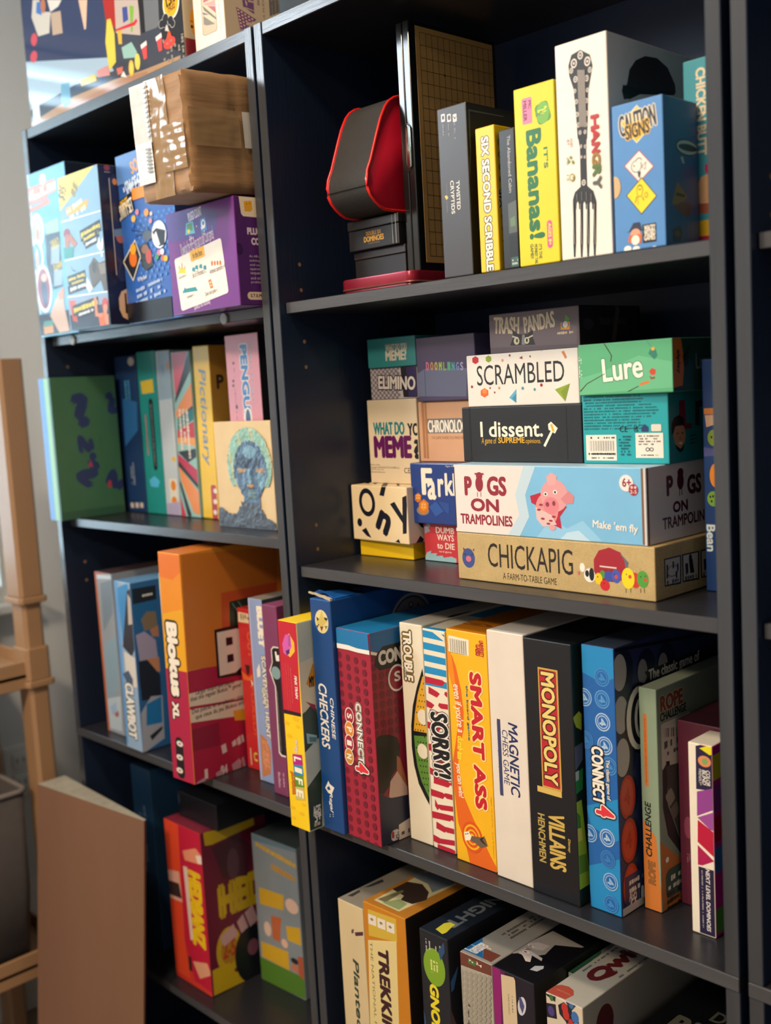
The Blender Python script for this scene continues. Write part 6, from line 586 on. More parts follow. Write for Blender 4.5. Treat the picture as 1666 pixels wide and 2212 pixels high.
carton('kit_box', 'pale blue science kit box with a yellow corner banner and stacked photo panels', 'kit box', (-0.461, -0.036, 1.4188), (0.122, 0.11, 0.2308), '#7fa6c4', {'t': '#c9b34a', 'r': '#1a1d38'}, 0, 0, 0, 0.22, 1.2, [
('P','f','#d9c25a',[-2.9,230.3,119.7,233.4,-7.3,178.3]),('T','f','#6a5a2a','$95',13.2,206.6,19.9,24.9,60,0.027,0,0),('S','f','#8a7a3a',49.6,207,21.4,27.4,50,1,0.75,3),('R','f','#c98a3a',127.1,229.6,13.1,3,0,0),('P','f','#b98a4a',[127.4,227.5,132.3,227.8,131.5,165,125.3,164.7]),('P','f','#d9a04a',[18.4,183.4,90.1,186.1,81.7,175,21.6,171.4]),
('S','f','#f0e4c0',51.7,177.2,59,24.1,12,2,0.8,7),('P','f','#dfe6ea',[-8.2,166.3,131.5,165.1,131.2,163.5,-8.5,164.2]),('P','f','#dfe6ea',[-19.2,108.4,136.3,106.5,136.1,104.8,-19.6,106.4]),('P','f','#dfe6ea',[-29.7,53.5,126.7,49.1,126.4,47.4,-30.1,51.4]),('P','f','#8a9ab4',[-26.2,49.7,135.8,44.4,133.1,-1.3,-2,0]),('P','f','#3a4152',[2.3,23.4,134.1,34.6,133.1,-1.3,3.7,0.9]),
('P','f','#c2503a',[3.7,45.6,22.7,45.1,24.6,11.1,11.7,14.7]),('R','f','#20232c',86.9,140.4,63,16.8,8,0),('S','f','#d9c23a',87,140.4,57.6,13,8,1,0.9,15),('R','f','#20232c',86.7,132.3,48.8,13.4,8,0),('S','f','#d9c23a',86.8,132.3,43.3,9.7,8,1,0.9,17),('R','f','#20232c',86.1,124.6,37.5,12.4,8,0),
('S','f','#dfe2e4',86.1,124.6,32,8.7,8,1,0.9,19),('R','f','#20232c',33.7,77.7,56.4,13.8,4,0),('S','f','#d9c23a',33.7,77.6,50.7,10.1,4,1,0.9,21),('R','f','#20232c',33.2,70.6,47.5,11.4,4,0),('S','f','#d9c23a',33.2,70.6,41.7,7.7,4,1,0.9,23),('R','f','#20232c',33,63.2,57.9,13,4,0),
('S','f','#dfe2e4',33.1,63.2,52.2,9.3,4,1,0.9,25),('R','f','#20232c',53.8,32.6,80,16.2,5,0),('S','f','#d9c23a',53.8,32.6,74.3,12.6,5,1,0.9,27),('R','f','#20232c',53.3,24,50.8,10.2,5,0),('S','f','#dfe2e4',53.3,23.9,45.2,6.6,5,1,0.9,29),('P','f','#2a8a86',[-3.1,127.2,34.4,123.7,28.9,108.4,1.8,109]),
('P','f','#a86a52',[8.5,145.1,24.9,145.4,45.7,127.3,34.1,122.4,22.8,134.2,18.3,124.5,7.7,125.8]),('E','f','#8a3040',15.5,146.1,9.6,7.1,0,24),('E','f','#a86a52',15.6,139,7,6.1,0,24),('P','f','#5a4f46',[73,89.8,90.5,101.5,103.9,91.2,119.3,93.1,134,92.6,131.7,49.7,111.9,49.8,104.9,67.4,88.3,59.1,80.3,57.4,73.2,75.9]),('P','f','#7f7468',[101.3,90.3,131.2,90.5,131,74.5,106.2,74.8]),('E','f','#3a3430',89.2,86.7,6.2,8.2,0,24),
('P','f','#e6e4de',[65.3,75.5,80.3,57.4,68.8,51,60.3,62]),('P','f','#e6e8ea',[102.2,117.5,111.5,128,112,116.2,121.4,127.3,124.9,126.2,118.5,110.5,113,107.5,107.3,110.7]),('R','f','#e6e8ea',114.3,102.7,4.5,7.4,0,0),('P','f','#3a4a5a',[17.6,98.7,25.5,90.1,38.3,86.7,25.2,88.2]),('P','f','#d96a3a',[88.9,18.7,109.3,19.4,105.5,-2.9,93.2,-0.7]),('P','f','#c98468',[80.4,43.5,88.2,44,89.1,19.9,103.9,17.4,100.6,12.6,80.7,15.5]),
('E','f','#b9443f',111.9,31.1,9.1,9,0,24),('E','f','#c98468',111.9,23.6,6.9,7.5,0,24),('P','f','#3a2a2a',[121.2,30.9,126.4,3,113.3,-1,113.8,16.5]),('P','f','#c98468',[106.4,17.2,118.7,16.1,118.3,-1.4,108.2,-1.8]),('P','r','#2a2f52',[16.8,211.7,26,218.6,38.8,218.5,32.7,63.9,22.6,63.6,16.3,72.2]),('P','r','#c9c0b4',[16.8,211.7,18,212.4,17.5,72.9,16.3,72.2]),
('E','r','#8a3a4a',15.1,226.5,4.9,4.1,0,24),('S','r','#b9b0a6',15.2,220.4,8.9,2.2,0,1,0.75,50),('E','r','#d98a4a',26.3,207.6,3.8,4.6,0,24),('E','r','#b5655a',28.1,128.6,7,9.6,0,24),('P','r','#6a8aa8',[18.3,138.1,35.8,141.5,36.2,131.6,18.8,128.2]),('P','r','#d9b08a',[17.3,38.5,22.6,48.6,31.6,52.5,33,5.8,21.9,10.9,17.2,22.2]),
('P','r','#3a2a2a',[27.4,46.2,30.3,46.2,30.4,15.9,26.8,17.2])], 'activity kit boxes on the upper shelf of the left bookcase', 'sciencekit', None)
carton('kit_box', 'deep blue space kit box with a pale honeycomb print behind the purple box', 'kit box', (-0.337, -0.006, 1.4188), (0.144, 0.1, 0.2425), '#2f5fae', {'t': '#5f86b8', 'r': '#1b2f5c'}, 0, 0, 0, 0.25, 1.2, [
('E','f','#4a82cc',45.3,150.5,3,2.7,0,6),('E','f','#4a82cc',59.8,150.1,3,2.7,0,6),('E','f','#4a82cc',74.1,149.7,3,2.7,0,6),('E','f','#4a82cc',88.2,149.3,3,2.7,0,6),('E','f','#4a82cc',102.2,149,3,2.7,0,6),('E','f','#4a82cc',115.9,148.6,3,2.7,0,6),
('E','f','#4a82cc',129.5,148.2,3,2.7,0,6),('E','f','#4a82cc',142.9,147.9,3,2.7,0,6),('E','f','#4a82cc',156.1,147.5,3,2.7,0,6),('E','f','#4a82cc',39,144.2,3,2.7,0,6),('E','f','#4a82cc',53.6,143.8,3,2.7,0,6),('E','f','#4a82cc',67.9,143.5,3,2.7,0,6),
('E','f','#4a82cc',82.1,143.1,3,2.7,0,6),('E','f','#4a82cc',96.2,142.8,3,2.7,0,6),('E','f','#4a82cc',110,142.4,3,2.7,0,6),('E','f','#4a82cc',123.6,142.1,3,2.7,0,6),('E','f','#4a82cc',137.1,141.8,3,2.7,0,6),('E','f','#4a82cc',150.4,141.5,3,2.7,0,6),
('E','f','#4a82cc',47,135.7,3,2.7,0,6),('E','f','#4a82cc',61.5,135.4,3,2.7,0,6),('E','f','#4a82cc',75.7,135.1,3,2.7,0,6),('E','f','#4a82cc',89.9,134.9,3,2.7,0,6),('E','f','#4a82cc',103.8,134.6,3,2.7,0,6),('E','f','#4a82cc',117.5,134.3,3,2.7,0,6),
('E','f','#4a82cc',131.1,134,3,2.7,0,6),('E','f','#4a82cc',144.5,133.7,3,2.7,0,6),('E','f','#4a82cc',157.7,133.5,3,2.7,0,6),('E','f','#4a82cc',40.6,129.3,3,2.7,0,6),('E','f','#4a82cc',55.2,129.1,3,2.7,0,6),('E','f','#4a82cc',69.6,128.8,3,2.7,0,6),
('E','f','#4a82cc',83.8,128.6,3,2.7,0,6),('E','f','#4a82cc',97.8,128.3,3,2.7,0,6),('E','f','#4a82cc',111.6,128.1,3,2.7,0,6),('E','f','#4a82cc',125.2,127.8,3,2.7,0,6),('E','f','#4a82cc',138.7,127.6,3,2.7,0,6),('E','f','#4a82cc',152,127.4,3,2.7,0,6),
('E','f','#4a82cc',48.6,120.9,3,2.7,0,6),('E','f','#4a82cc',63.1,120.7,3,2.7,0,6),('E','f','#4a82cc',77.4,120.5,3,2.7,0,6),('E','f','#4a82cc',91.5,120.4,3,2.7,0,6),('E','f','#4a82cc',105.4,120.2,3,2.7,0,6),('E','f','#4a82cc',119.1,120,3,2.7,0,6),
('E','f','#4a82cc',132.7,119.8,3,2.7,0,6),('E','f','#4a82cc',146.1,119.6,3,2.7,0,6),('E','f','#4a82cc',159.3,119.4,3,2.7,0,6),('E','f','#4a82cc',42.3,114.5,3,2.7,0,6),('E','f','#4a82cc',56.8,114.3,3,2.7,0,6),('E','f','#4a82cc',71.2,114.2,3,2.7,0,6),
('E','f','#4a82cc',85.4,114,3,2.7,0,6),('E','f','#4a82cc',99.4,113.9,3,2.7,0,6),('E','f','#4a82cc',113.2,113.7,3,2.7,0,6),('E','f','#4a82cc',126.9,113.6,3,2.7,0,6),('E','f','#4a82cc',140.3,113.4,3,2.7,0,6),('E','f','#4a82cc',153.6,113.3,3,2.7,0,6),
('E','f','#4a82cc',50.2,106.1,3,2.7,0,6),('E','f','#4a82cc',64.7,106,3,2.7,0,6),('E','f','#4a82cc',79,105.9,3,2.7,0,6),('E','f','#4a82cc',93.1,105.8,3,2.7,0,6),('E','f','#4a82cc',107,105.7,3,2.7,0,6),('E','f','#4a82cc',120.7,105.6,3,2.7,0,6),
('E','f','#4a82cc',134.3,105.5,3,2.7,0,6),('E','f','#4a82cc',147.7,105.5,3,2.7,0,6),('E','f','#4a82cc',160.9,105.4,3,2.7,0,6),('E','f','#4a82cc',43.9,99.6,3,2.7,0,6),('E','f','#4a82cc',58.5,99.6,3,2.7,0,6),('E','f','#4a82cc',72.8,99.5,3,2.7,0,6),
('E','f','#4a82cc',87,99.5,3,2.7,0,6),('E','f','#4a82cc',101,99.4,3,2.7,0,6),('E','f','#4a82cc',114.8,99.3,3,2.7,0,6),('E','f','#4a82cc',128.5,99.3,3,2.7,0,6),('E','f','#4a82cc',141.9,99.2,3,2.7,0,6),('E','f','#4a82cc',155.2,99.2,3,2.7,0,6),
('E','f','#4a82cc',51.9,91.3,3,2.7,0,6),('E','f','#4a82cc',66.3,91.3,3,2.7,0,6),('E','f','#4a82cc',80.6,91.3,3,2.7,0,6),('E','f','#4a82cc',94.7,91.3,3,2.7,0,6),('E','f','#4a82cc',108.6,91.3,3,2.7,0,6),('E','f','#4a82cc',122.3,91.3,3,2.7,0,6),
('E','f','#4a82cc',135.9,91.3,3,2.7,0,6),('E','f','#4a82cc',149.3,91.3,3,2.7,0,6),('E','f','#4a82cc',162.5,91.3,3,2.7,0,6),('E','f','#4a82cc',45.5,84.8,3,2.7,0,6),('E','f','#4a82cc',60.1,84.8,3,2.7,0,6),('E','f','#4a82cc',74.5,84.8,3,2.7,0,6),
('E','f','#4a82cc',88.6,84.9,3,2.7,0,6),('E','f','#4a82cc',102.6,84.9,3,2.7,0,6),('E','f','#4a82cc',116.4,85,3,2.7,0,6),('E','f','#4a82cc',130.1,85,3,2.7,0,6),('E','f','#4a82cc',143.5,85,3,2.7,0,6),('E','f','#4a82cc',156.8,85.1,3,2.7,0,6),
('E','f','#4a82cc',53.5,76.5,3,2.7,0,6),('E','f','#4a82cc',68,76.6,3,2.7,0,6),('E','f','#4a82cc',82.2,76.7,3,2.7,0,6),('E','f','#4a82cc',96.3,76.8,3,2.7,0,6),('E','f','#4a82cc',110.2,76.9,3,2.7,0,6),('E','f','#4a82cc',124,77,3,2.7,0,6),
('E','f','#4a82cc',137.5,77.1,3,2.7,0,6),('E','f','#4a82cc',150.9,77.1,3,2.7,0,6),('E','f','#4a82cc',164.1,77.2,3,2.7,0,6),('E','f','#4a82cc',47.2,69.9,3,2.7,0,6),('E','f','#4a82cc',61.7,70,3,2.7,0,6),('E','f','#4a82cc',76.1,70.2,3,2.7,0,6),
('E','f','#4a82cc',90.3,70.3,3,2.7,0,6),('E','f','#4a82cc',104.2,70.4,3,2.7,0,6),('E','f','#4a82cc',118,70.6,3,2.7,0,6),('E','f','#4a82cc',131.7,70.7,3,2.7,0,6),('E','f','#4a82cc',145.1,70.8,3,2.7,0,6),('E','f','#4a82cc',158.4,70.9,3,2.7,0,6),
('E','f','#4a82cc',55.2,61.7,3,2.7,0,6),('E','f','#4a82cc',69.6,61.9,3,2.7,0,6),('E','f','#4a82cc',83.9,62.1,3,2.7,0,6),('E','f','#4a82cc',98,62.2,3,2.7,0,6),('E','f','#4a82cc',111.8,62.4,3,2.7,0,6),('E','f','#4a82cc',125.6,62.6,3,2.7,0,6),
('E','f','#4a82cc',139.1,62.8,3,2.7,0,6),('E','f','#4a82cc',152.5,63,3,2.7,0,6),('E','f','#4a82cc',165.7,63.1,3,2.7,0,6),('P','f','#5a86c4',[-8,244.1,60.8,244.3,59.7,201.6,-6.2,201.1]),('T','f','#e6a04a','SOLAR',64.4,224.8,49.7,18.3,14,0.036,0,0),('T','f','#c9d9ec','SPACE EXPLORER',66.7,198.8,90.1,24.6,10,0.036,0,0),
('S','f','#c9d9ec',36.9,196.1,42,12.8,10,1,0.8,121),('R','f','#e08a2a',58,182.6,39.2,16.4,0,0),('R','f','#171a24',19,169.2,41.8,27,14,0),('T','f','#e6b52a','6 PIECE',12.4,172.3,27.8,14.6,14,0.045,0,0),('T','f','#e6e0d4','ACTIVITY SET',14.1,164.4,49.3,21.4,14,0.045,0,0),('E','f','#e0932a',72.8,152.2,6.3,5.4,0,24),
('E','f','#c98a9a',48.5,156.6,5,4.2,0,24),('E','f','#d9b25a',37.4,148.8,6,5.1,0,24),('E','f','#c98aa0',81.8,139.4,4.3,3.7,0,24),('E','f','#3a6fc0',34.6,139.7,4,3.4,0,24),('E','f','#d9ccc4',84.7,149,3.4,2.9,0,24),('P','f','#2a3448',[50.3,140.9,72.3,125,72.1,123.9,50.1,139.7]),
('P','f','#2a3448',[29.5,134.4,72.3,125,72.1,123.9,29.3,133.1]),('P','f','#2a3448',[39.3,124.2,72.3,125,72.1,123.9,39.1,123]),('P','f','#2a3448',[76.3,148,72.3,125,72.1,123.9,76.1,146.7]),('P','f','#2a3448',[82.5,134.9,72.3,125,72.1,123.9,82.3,133.6]),('E','f','#4f5868',71.3,120.1,13.4,6.9,0,24),('R','f','#4f5868',72,128.6,2.3,10.4,0,0),
('E','f','#e6e6e8',101.4,117.9,18.6,19.2,0,24),('P','f','#1c2230',[84.9,123.3,95,127.6,118,121.5,113.9,102.3,99.1,101.3]),('P','f','#e6e6e8',[88.2,118.5,94.3,123.4,102.2,103.8,96.7,103.1]),('P','f','#d9d6cc',[-1.1,91.7,37.1,119.6,49.9,93,23.6,60.6]),('P','f','#22242c',[2.4,91.3,36.7,116.7,47.1,93.4,23.5,63.6]),('P','f','#22242c',[48,107.9,68.2,112.5,82.1,77.6,59.2,71.5,49.3,79.9]),
('E','f','#d9702a',27.9,92.8,10.3,11.6,0,24),('E','f','#e6a02a',30,106.5,8.1,7.7,0,24),('E','f','#b5402c',70.5,91.3,8.1,10.4,0,24),('E','f','#8a5a3a',61.8,102.5,9.4,6.3,0,24),('E','f','#d97a9a',97.9,92.9,5.3,4.2,0,24),('E','f','#d9622a',107.4,84.6,5.2,4.2,0,24),
('E','f','#e6b52a',113.8,83.2,5.2,4.2,0,24),('E','f','#3a8a5a',91.8,88,5.3,4.2,0,24),('E','f','#e6e0e0',106,93.4,5.2,4.2,0,24),('T','f','#d9dfe8','VR Play Book',48.6,62,25.5,7.9,6,0.027,0,0),('S','f','#a9c0e0',69.2,42.8,87,26.2,8,3,0.8,155),('P','f','#141822',[-1.6,30.1,120.7,30.4,120.6,-6.8,-2,-0.1])], 'activity kit boxes on the upper shelf of the left bookcase', None, None)
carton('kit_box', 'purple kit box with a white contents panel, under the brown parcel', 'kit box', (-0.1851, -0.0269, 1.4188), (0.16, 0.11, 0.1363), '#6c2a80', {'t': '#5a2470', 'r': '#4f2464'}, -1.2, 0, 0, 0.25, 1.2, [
('P','f','#4f3f86',[3.6,135.8,82,133.2,123.5,121.7,115.4,95.7,11.1,97.7,1.2,101.8]),('T','f','#d9cfd4','PLUGO COUNT',70.6,126.3,32.9,11.8,8,0.036,0,0),('P','f','#5fb0c0',[48.8,117.6,65.2,118.3,68.4,102.2,45.4,102.6]),('P','f','#4f8a5a',[51.1,115.9,62.9,116.5,63.6,106.8,49.8,107.1]),('E','f','#d9c23a',53.5,106.7,3.4,2.7,0,24),('R','f','#3a86c4',89.2,110.2,13.4,17,5,3),
('E','f','#e6dfd9',89.2,111.2,5,6,0,24),('E','f','#3a86c4',89.5,112.1,2.7,2.7,0,24),('P','f','#e6dfd9',[82.9,107.4,88.3,108,85.8,103.7]),('T','f','#e9e4da','Kit',57.2,98.8,5.1,3,0,0.018,0,0),('T','f','#e9e4da','App',89.4,98.3,7.2,4.3,0,0.018,0,0),('E','f','#e9e4da',73.5,110.4,0.8,1.1,0,24),
('T','f','#d9cdd9','(Download the FREE Plugo app to play Count games)',71.4,88.6,80.8,22.6,10,0.009,0,0),('R','f','#e9e0d2',74.6,46.4,114.8,70.8,7,4),('R','f','#e6a82a',70.4,75.1,34.7,14,6,2.5),('T','f','#3a2410','In the box',70.6,75,22.9,8.2,7,0.027,0,0),('P','f','#e6c22a',[20.5,54.7,25.4,61.7,36.8,60.4,40.4,53.2]),('P','f','#b98a3a',[23.3,65.1,25.1,64.9,25.7,60.3,23.2,60.6]),
('P','f','#b98a3a',[30.7,67.9,32.5,67.7,32.6,59.5,30,59.8]),('P','f','#b98a3a',[37.2,63.3,39,63.1,39.6,58.7,37.1,59]),('P','f','#3a8a9a',[54.9,54.2,55.5,58.2,60.2,59.3,62.4,57.4,62.2,52.7]),('P','f','#3a8a9a',[62.7,56.1,63.3,60,67.9,61.1,70.1,59.2,69.9,54.6]),('P','f','#3a8a9a',[72.7,56.3,73.2,60.2,77.8,61.3,80,59.4,79.8,54.8]),('P','f','#3a8a9a',[82.1,53.8,82.7,57.8,87.2,58.8,89.4,57,89.3,52.4]),
('R','f','#c96a3a',103.1,58.9,4.4,6.2,0,2),('R','f','#c96a3a',109.5,58.4,4.4,6.2,0,2),('R','f','#c96a3a',115.8,57.9,4.4,6.1,0,2),('R','f','#c96a3a',122.1,57.4,4.4,6.1,0,2),('P','f','#2f8a94',[27,27.9,34.5,35.4,36.7,33.1,60.8,33.1,65.5,27.5]),('P','f','#c9703a',[91.5,38.2,97.9,39.5,102.1,27.8,95.5,27.1]),
('E','f','#e9c9a0',96.2,35.1,1.9,1.4,0,24),('E','f','#e9c9a0',97.3,31.1,1.7,1.4,0,24),('T','f','#4a3a44','Count Spike x 1',30.7,49.5,21.2,5,7,0,0,0),('T','f','#4a3a44','Set of 5 Pluconuts x 2',71.7,50.5,33.5,7.5,7,0,0,0),('T','f','#4a3a44','Arithmetic operators x 4',114,49.9,35.5,8.6,7,0,0,0),('T','f','#4a3a44','Gamepad x 1',47.2,22.2,18.3,5.2,7,0,0,0),
('T','f','#4a3a44','Quick start guide x 1',97.2,22.3,30.4,7,7,0,0,0),('T','f','#e6dce6','(Device not included)',73.1,8.7,39,10.6,8,0.018,0,0),('P','r','#e6d2b4',[8.4,135.7,59.5,138.1,57.1,110.7,13.4,111.3,10.5,114.3]),('P','r','#e0a02a',[15.8,129.9,27.9,131.4,28.6,120.5,25.1,117.5,16.3,117.5]),('E','r','#15171c',20.2,127,0.6,0.6,0,24),('E','r','#15171c',24.7,127.6,0.6,0.6,0,24),
('T','r','#d9c2cc','PLUGO',32.9,93.2,29.9,9.3,0,0.072,0,0),('T','r','#d9c2cc','COUNT',39.3,80.6,31.9,9.4,0,0.072,0,0),('T','r','#c9b4c0','An AR-powered',35,61.5,32.7,3.6,0,0.018,0,0),('T','r','#c9b4c0','solving game',34.2,56.1,31,3.6,0,0.018,0,0),('T','r','#c9b4c0','and capturing',34.6,50.6,31.9,3.6,0,0.018,0,0),('T','r','#c9b4c0','operators,',30.9,45.2,24.4,3.6,0,0.018,0,0),
('T','r','#c9b4c0','sequences',31,39.8,24.4,3.6,0,0.018,0,0),('T','r','#c9b4c0','and other',30.2,34.4,22.8,3.6,0,0.018,0,0),('T','r','#c9b4c0','problems',29.3,28.9,21.2,3.6,0,0.018,0,0),('R','r','#d9c0a0',31.6,11.9,40,9.9,0,6),('T','r','#3a1c40','S.T.E.M.',26,12.2,18.8,4.3,0,0.045,0,0),('E','r','#3a1a4c',3.6,70.6,5.7,7.4,0,24)], 'activity kit boxes on the upper shelf of the left bookcase', 'plugo', None)
carton('game_box', 'green game box with navy question marks and a bright blue lid edge, far left', 'game box', (-0.613, -0.022, 1.1118), (0.036, 0.125, 0.2387), '#4f86c9', {'r': '#3f6a4c', 't': '#3f6a4c'}, 3, 0, 0, 0.38, 1.2, [
('R','f','#5b93dd',7.6,119.5,15.1,239,0,0),('R','f','#8fc29a',23.4,119.5,13.7,239,0,0),('R','f','#3f6a4c',33.1,119.5,5.8,239,0,0),('T','r','#2a3560','?',55.8,183.3,34.8,60.4,15,0.09,0,0),('T','r','#2a3560','?',113,191.1,22.8,39.5,-160,0.09,0,0),('T','r','#2a3560','?',56.9,126.2,34.6,31.4,100,0.09,0,0),
('T','r','#2a3560','?',57.1,76.8,39.9,49.5,150,0.09,0,0),('T','r','#2a3560','?',109.9,59.3,32.3,37.5,60,0.09,0,0),('E','r','#2a3560',69.1,103.3,7.1,6.7,0,24),('P','r','#a83a5a',[58,87.5,64.2,97.6,68.1,85.1]),('R','r','#2a4a40',86.2,126.3,0.6,27.5,0,0),('R','r','#345a44',62.5,7.2,125,14.3,0,0),
('E','r','#b03a4a',97.5,52.9,3.8,6.6,0,24)], 'upright game boxes on the middle shelf of the left bookcase', None, None)
carton('game_box', 'navy spine game box with pale blue lettering next to the green box', 'game box', (-0.602, 0.117, 1.1118), (0.069, 0.15, 0.2712), '#1d3a66', {'t': '#1a3050'}, 0, 0, 0, 0.38, 1.2, [
('S','f','#4fa0cc',36.7,171.8,114.3,20.1,-90,2,0.95,1),('S','f','#8a94a8',31.8,66.4,40.3,14.4,-90,2,0.8,2),('E','f','#c9c4be',55.1,260.3,10.5,7.4,0,24),('P','f','#2f6fae',[18.7,198.4,64.5,190.9,59.8,142.2,14.2,114.6]),('R','f','#cfc4bc',21.6,11.1,10.5,9,0,1),('R','f','#cfc4bc',37.7,11.8,10.4,9,0,1),
('R','f','#cfc4bc',53,12.4,10.3,8.9,0,1)], 'upright game boxes on the middle shelf of the left bookcase', None, None)
carton('game_box', 'teal spine game box with a black pill shaped title and yellow tag', 'game box', (-0.5241, 0.113, 1.1124), (0.058, 0.15, 0.2742), '#1f8a86', {'t': '#1c7a78'}, 0, 0, -0.4, 0.38, 1.2, [
('P','f','#d9b93a',[8.4,224.5,46.8,227.6,48.1,205.4,11,203.4]),('R','f','#1a1d22',35.6,134.8,12.1,121.3,0,9),('S','f','#a9b4b4',35.2,134,104.9,2.8,-90,1,0.9,3),('R','f','#c9646a',15.8,134.1,2.9,69.4,0,0),('P','f','#4fb0d9',[12.3,56.7,30.3,64.8,45.7,56.2,38.7,45.4,16.4,46.1]),('S','f','#1c5a58',0.2,47.8,81.4,1.6,-90,1,0.3,6)], 'upright game boxes on the middle shelf of the left bookcase', None, None)
carton('game_box', 'pale grey spine game box with small orange fruit pictures', 'game box', (-0.4644, 0.113, 1.1124), (0.0415, 0.15, 0.2724), '#b9c4cc', {'t': '#8fa4b4'}, 0, 0, -0.5, 0.38, 1.2, [
('P','f','#8fa6b8',[5.9,270.2,44.9,271,41.3,193.5,2,191.4]),('E','f','#c9824a',36.4,247.1,4.3,7.4,0,24),('E','f','#7a94b4',19.6,240.5,4.1,8.9,0,24),('S','f','#8a90a0',31.4,146.9,81.9,0.7,-90,1,0.9,4),('R','f','#d9d4c6',25.5,37.9,23.2,46.7,0,0),('E','f','#d9822a',26.3,49.7,7.4,8.6,0,24),
('E','f','#d9822a',25.9,24.4,7.9,7.1,0,24),('P','f','#a9a0c0',[2.8,18.8,40.9,23.6,38.9,-0.2,2.8,-0.8]),('E','f','#d9b24a',33.1,94.2,6.1,4.3,0,24)], 'upright game boxes on the middle shelf of the left bookcase', None, None)
carton('game_box', 'sunburst spine game box in pink, orange, teal and black rays', 'game box', (-0.4114, 0.108, 1.1126), (0.054, 0.15, 0.2674), '#8fb8b4', {'t': '#a84a5a'}, 0, 0, -0.6, 0.38, 1.2, [
('P','f','#c9546a',[3.8,265.6,47.3,266.2,13.1,198.3,5.3,198.4]),('P','f','#2a2c30',[52.4,267.4,62.3,266.9,62,244.6,3.5,184.1,4.6,192.7]),('P','f','#e0894a',[1.2,166.9,10.5,178.3,59.2,222.4,59.3,183.2,8.2,161.1]),('P','f','#2a2c30',[8.2,161.1,59.3,183.2,59.1,169.2,7.1,152.4]),('P','f','#1c6a70',[7.9,158.2,60.5,180.4,60,160.7,5.6,140.9]),('P','f','#b5303f',[4.6,140.9,59.7,157.9,60.1,129.6,3.7,126.4]),
('P','f','#e0944a',[4.1,129.3,60.1,129.6,59.4,115.5,3,120.6]),('P','f','#2a2c30',[1.1,106,58,112.6,60.6,101.3,29.9,89.2]),('P','f','#b5304f',[0.7,103.1,58.5,75.6,60,47.1,1,85.7]),('P','f','#2a2c30',[1.8,91.5,60.3,49.9,59.4,42.8,0.7,82.7]),('P','f','#e0894a',[0.7,82.7,58.9,38.4,58.7,3.9,35,8.4,5.5,59.5]),('P','f','#2a2c30',[2.9,59.4,29.2,2.2,18.6,0.1,0.5,53.5]),
('P','f','#7fb8b4',[0.1,50.5,18.6,0.1,8.2,-0.5,-0.2,35.8]),('P','f','#c9304f',[-0.2,35.8,13.4,-0.2,-1.3,-1]),('S','f','#d9cfc0',25.5,135.3,80.2,30.7,-90,3,0.9,15)], 'upright game boxes on the middle shelf of the left bookcase', None, None)
carton('game_box', 'yellow spine drawing game box with blue letters behind the pink penguin box', 'game box', (-0.351, 0.109, 1.1127), (0.044, 0.13, 0.2725), '#e2b81c', {'r': '#a8822a', 't': '#c9a41c'}, 0, 0, -0.8, 0.38, 1.2, [
('T','f','#5f7fa0','Pictionary',20.1,160.5,152.4,23.6,-90,0.018,0.15,0),('R','f','#a8232f',33.3,27.2,14.6,54.5,0,4),('E','f','#e0d4c4',37.5,45.1,4.9,4,0,24),('E','f','#e0d4c4',35.6,28,4.9,4,0,24),('E','f','#e0d4c4',33.6,10.9,4.9,4,0,24),('T','r','#2a2620','P',18.4,215.5,14.1,22.7,0,0.045,0,0)], 'upright game boxes on the middle shelf of the left bookcase', None, None)
carton('card_box', 'small white card box with tiny pictures, half hidden behind the painting', 'card box', (-0.27, 0.13, 1.1118), (0.035, 0.1, 0.2007), '#cfc9c4', {}, 0, 0, 0, 0.38, 1.2, [
('R','f','#4a4450',22.8,75.4,14,30.2,0,0),('R','f','#4a4450',22.8,115.6,14,30.2,0,0),('R','f','#4a4450',22.8,155.8,14,30.2,0,0)], 'upright game boxes on the middle shelf of the left bookcase', None, None)
carton('game_box', 'pink penguin game box standing behind the painting', 'game box', (-0.233, 0.09, 1.1118), (0.081, 0.12, 0.2817), '#d9909c', {'t': '#c9808c', 'r': '#26262c'}, 0, 0, 0, 0.38, 1.2, [
('T','f','#e9e2d6','PUSH PUSH',61.4,227.4,86.5,2.7,-90,0.063,0,0.105),('T','f','#54789f','PUSH PUSH',61.4,227.4,86.5,2.7,-90,0.063,0,0),('T','f','#e9e2d6','PENGUIN',44.6,203.6,125.6,17.7,-90,0.081,0,0.09),('T','f','#3f78b4','PENGUIN',44.6,203.6,125.6,17.7,-90,0.081,0,0),('E','f','#5a4a52',18.5,240.5,2.8,2.2,0,24),('E','f','#5a4a52',15.3,214.5,2.9,2.2,0,24),
('E','f','#5a4a52',14.5,207.7,2.9,2.2,0,24),('S','f','#7a5a62',19.2,227.9,15.8,3.4,-90,1,0.6,8),('S','f','#7a5a62',17.8,191.3,21.1,3.7,-90,1,0.6,9),('E','f','#5a4a52',19.3,176.1,2.9,3.4,0,24),('S','f','#7a5a62',18,163.6,13.3,2.8,-90,1,0.6,11),('E','f','#e9e2d6',45.7,157.9,9.9,17.1,0,24),
('E','f','#3a5a80',45.7,157.9,5.9,14.4,0,24)], 'upright game boxes on the middle shelf of the left bookcase', None, None)
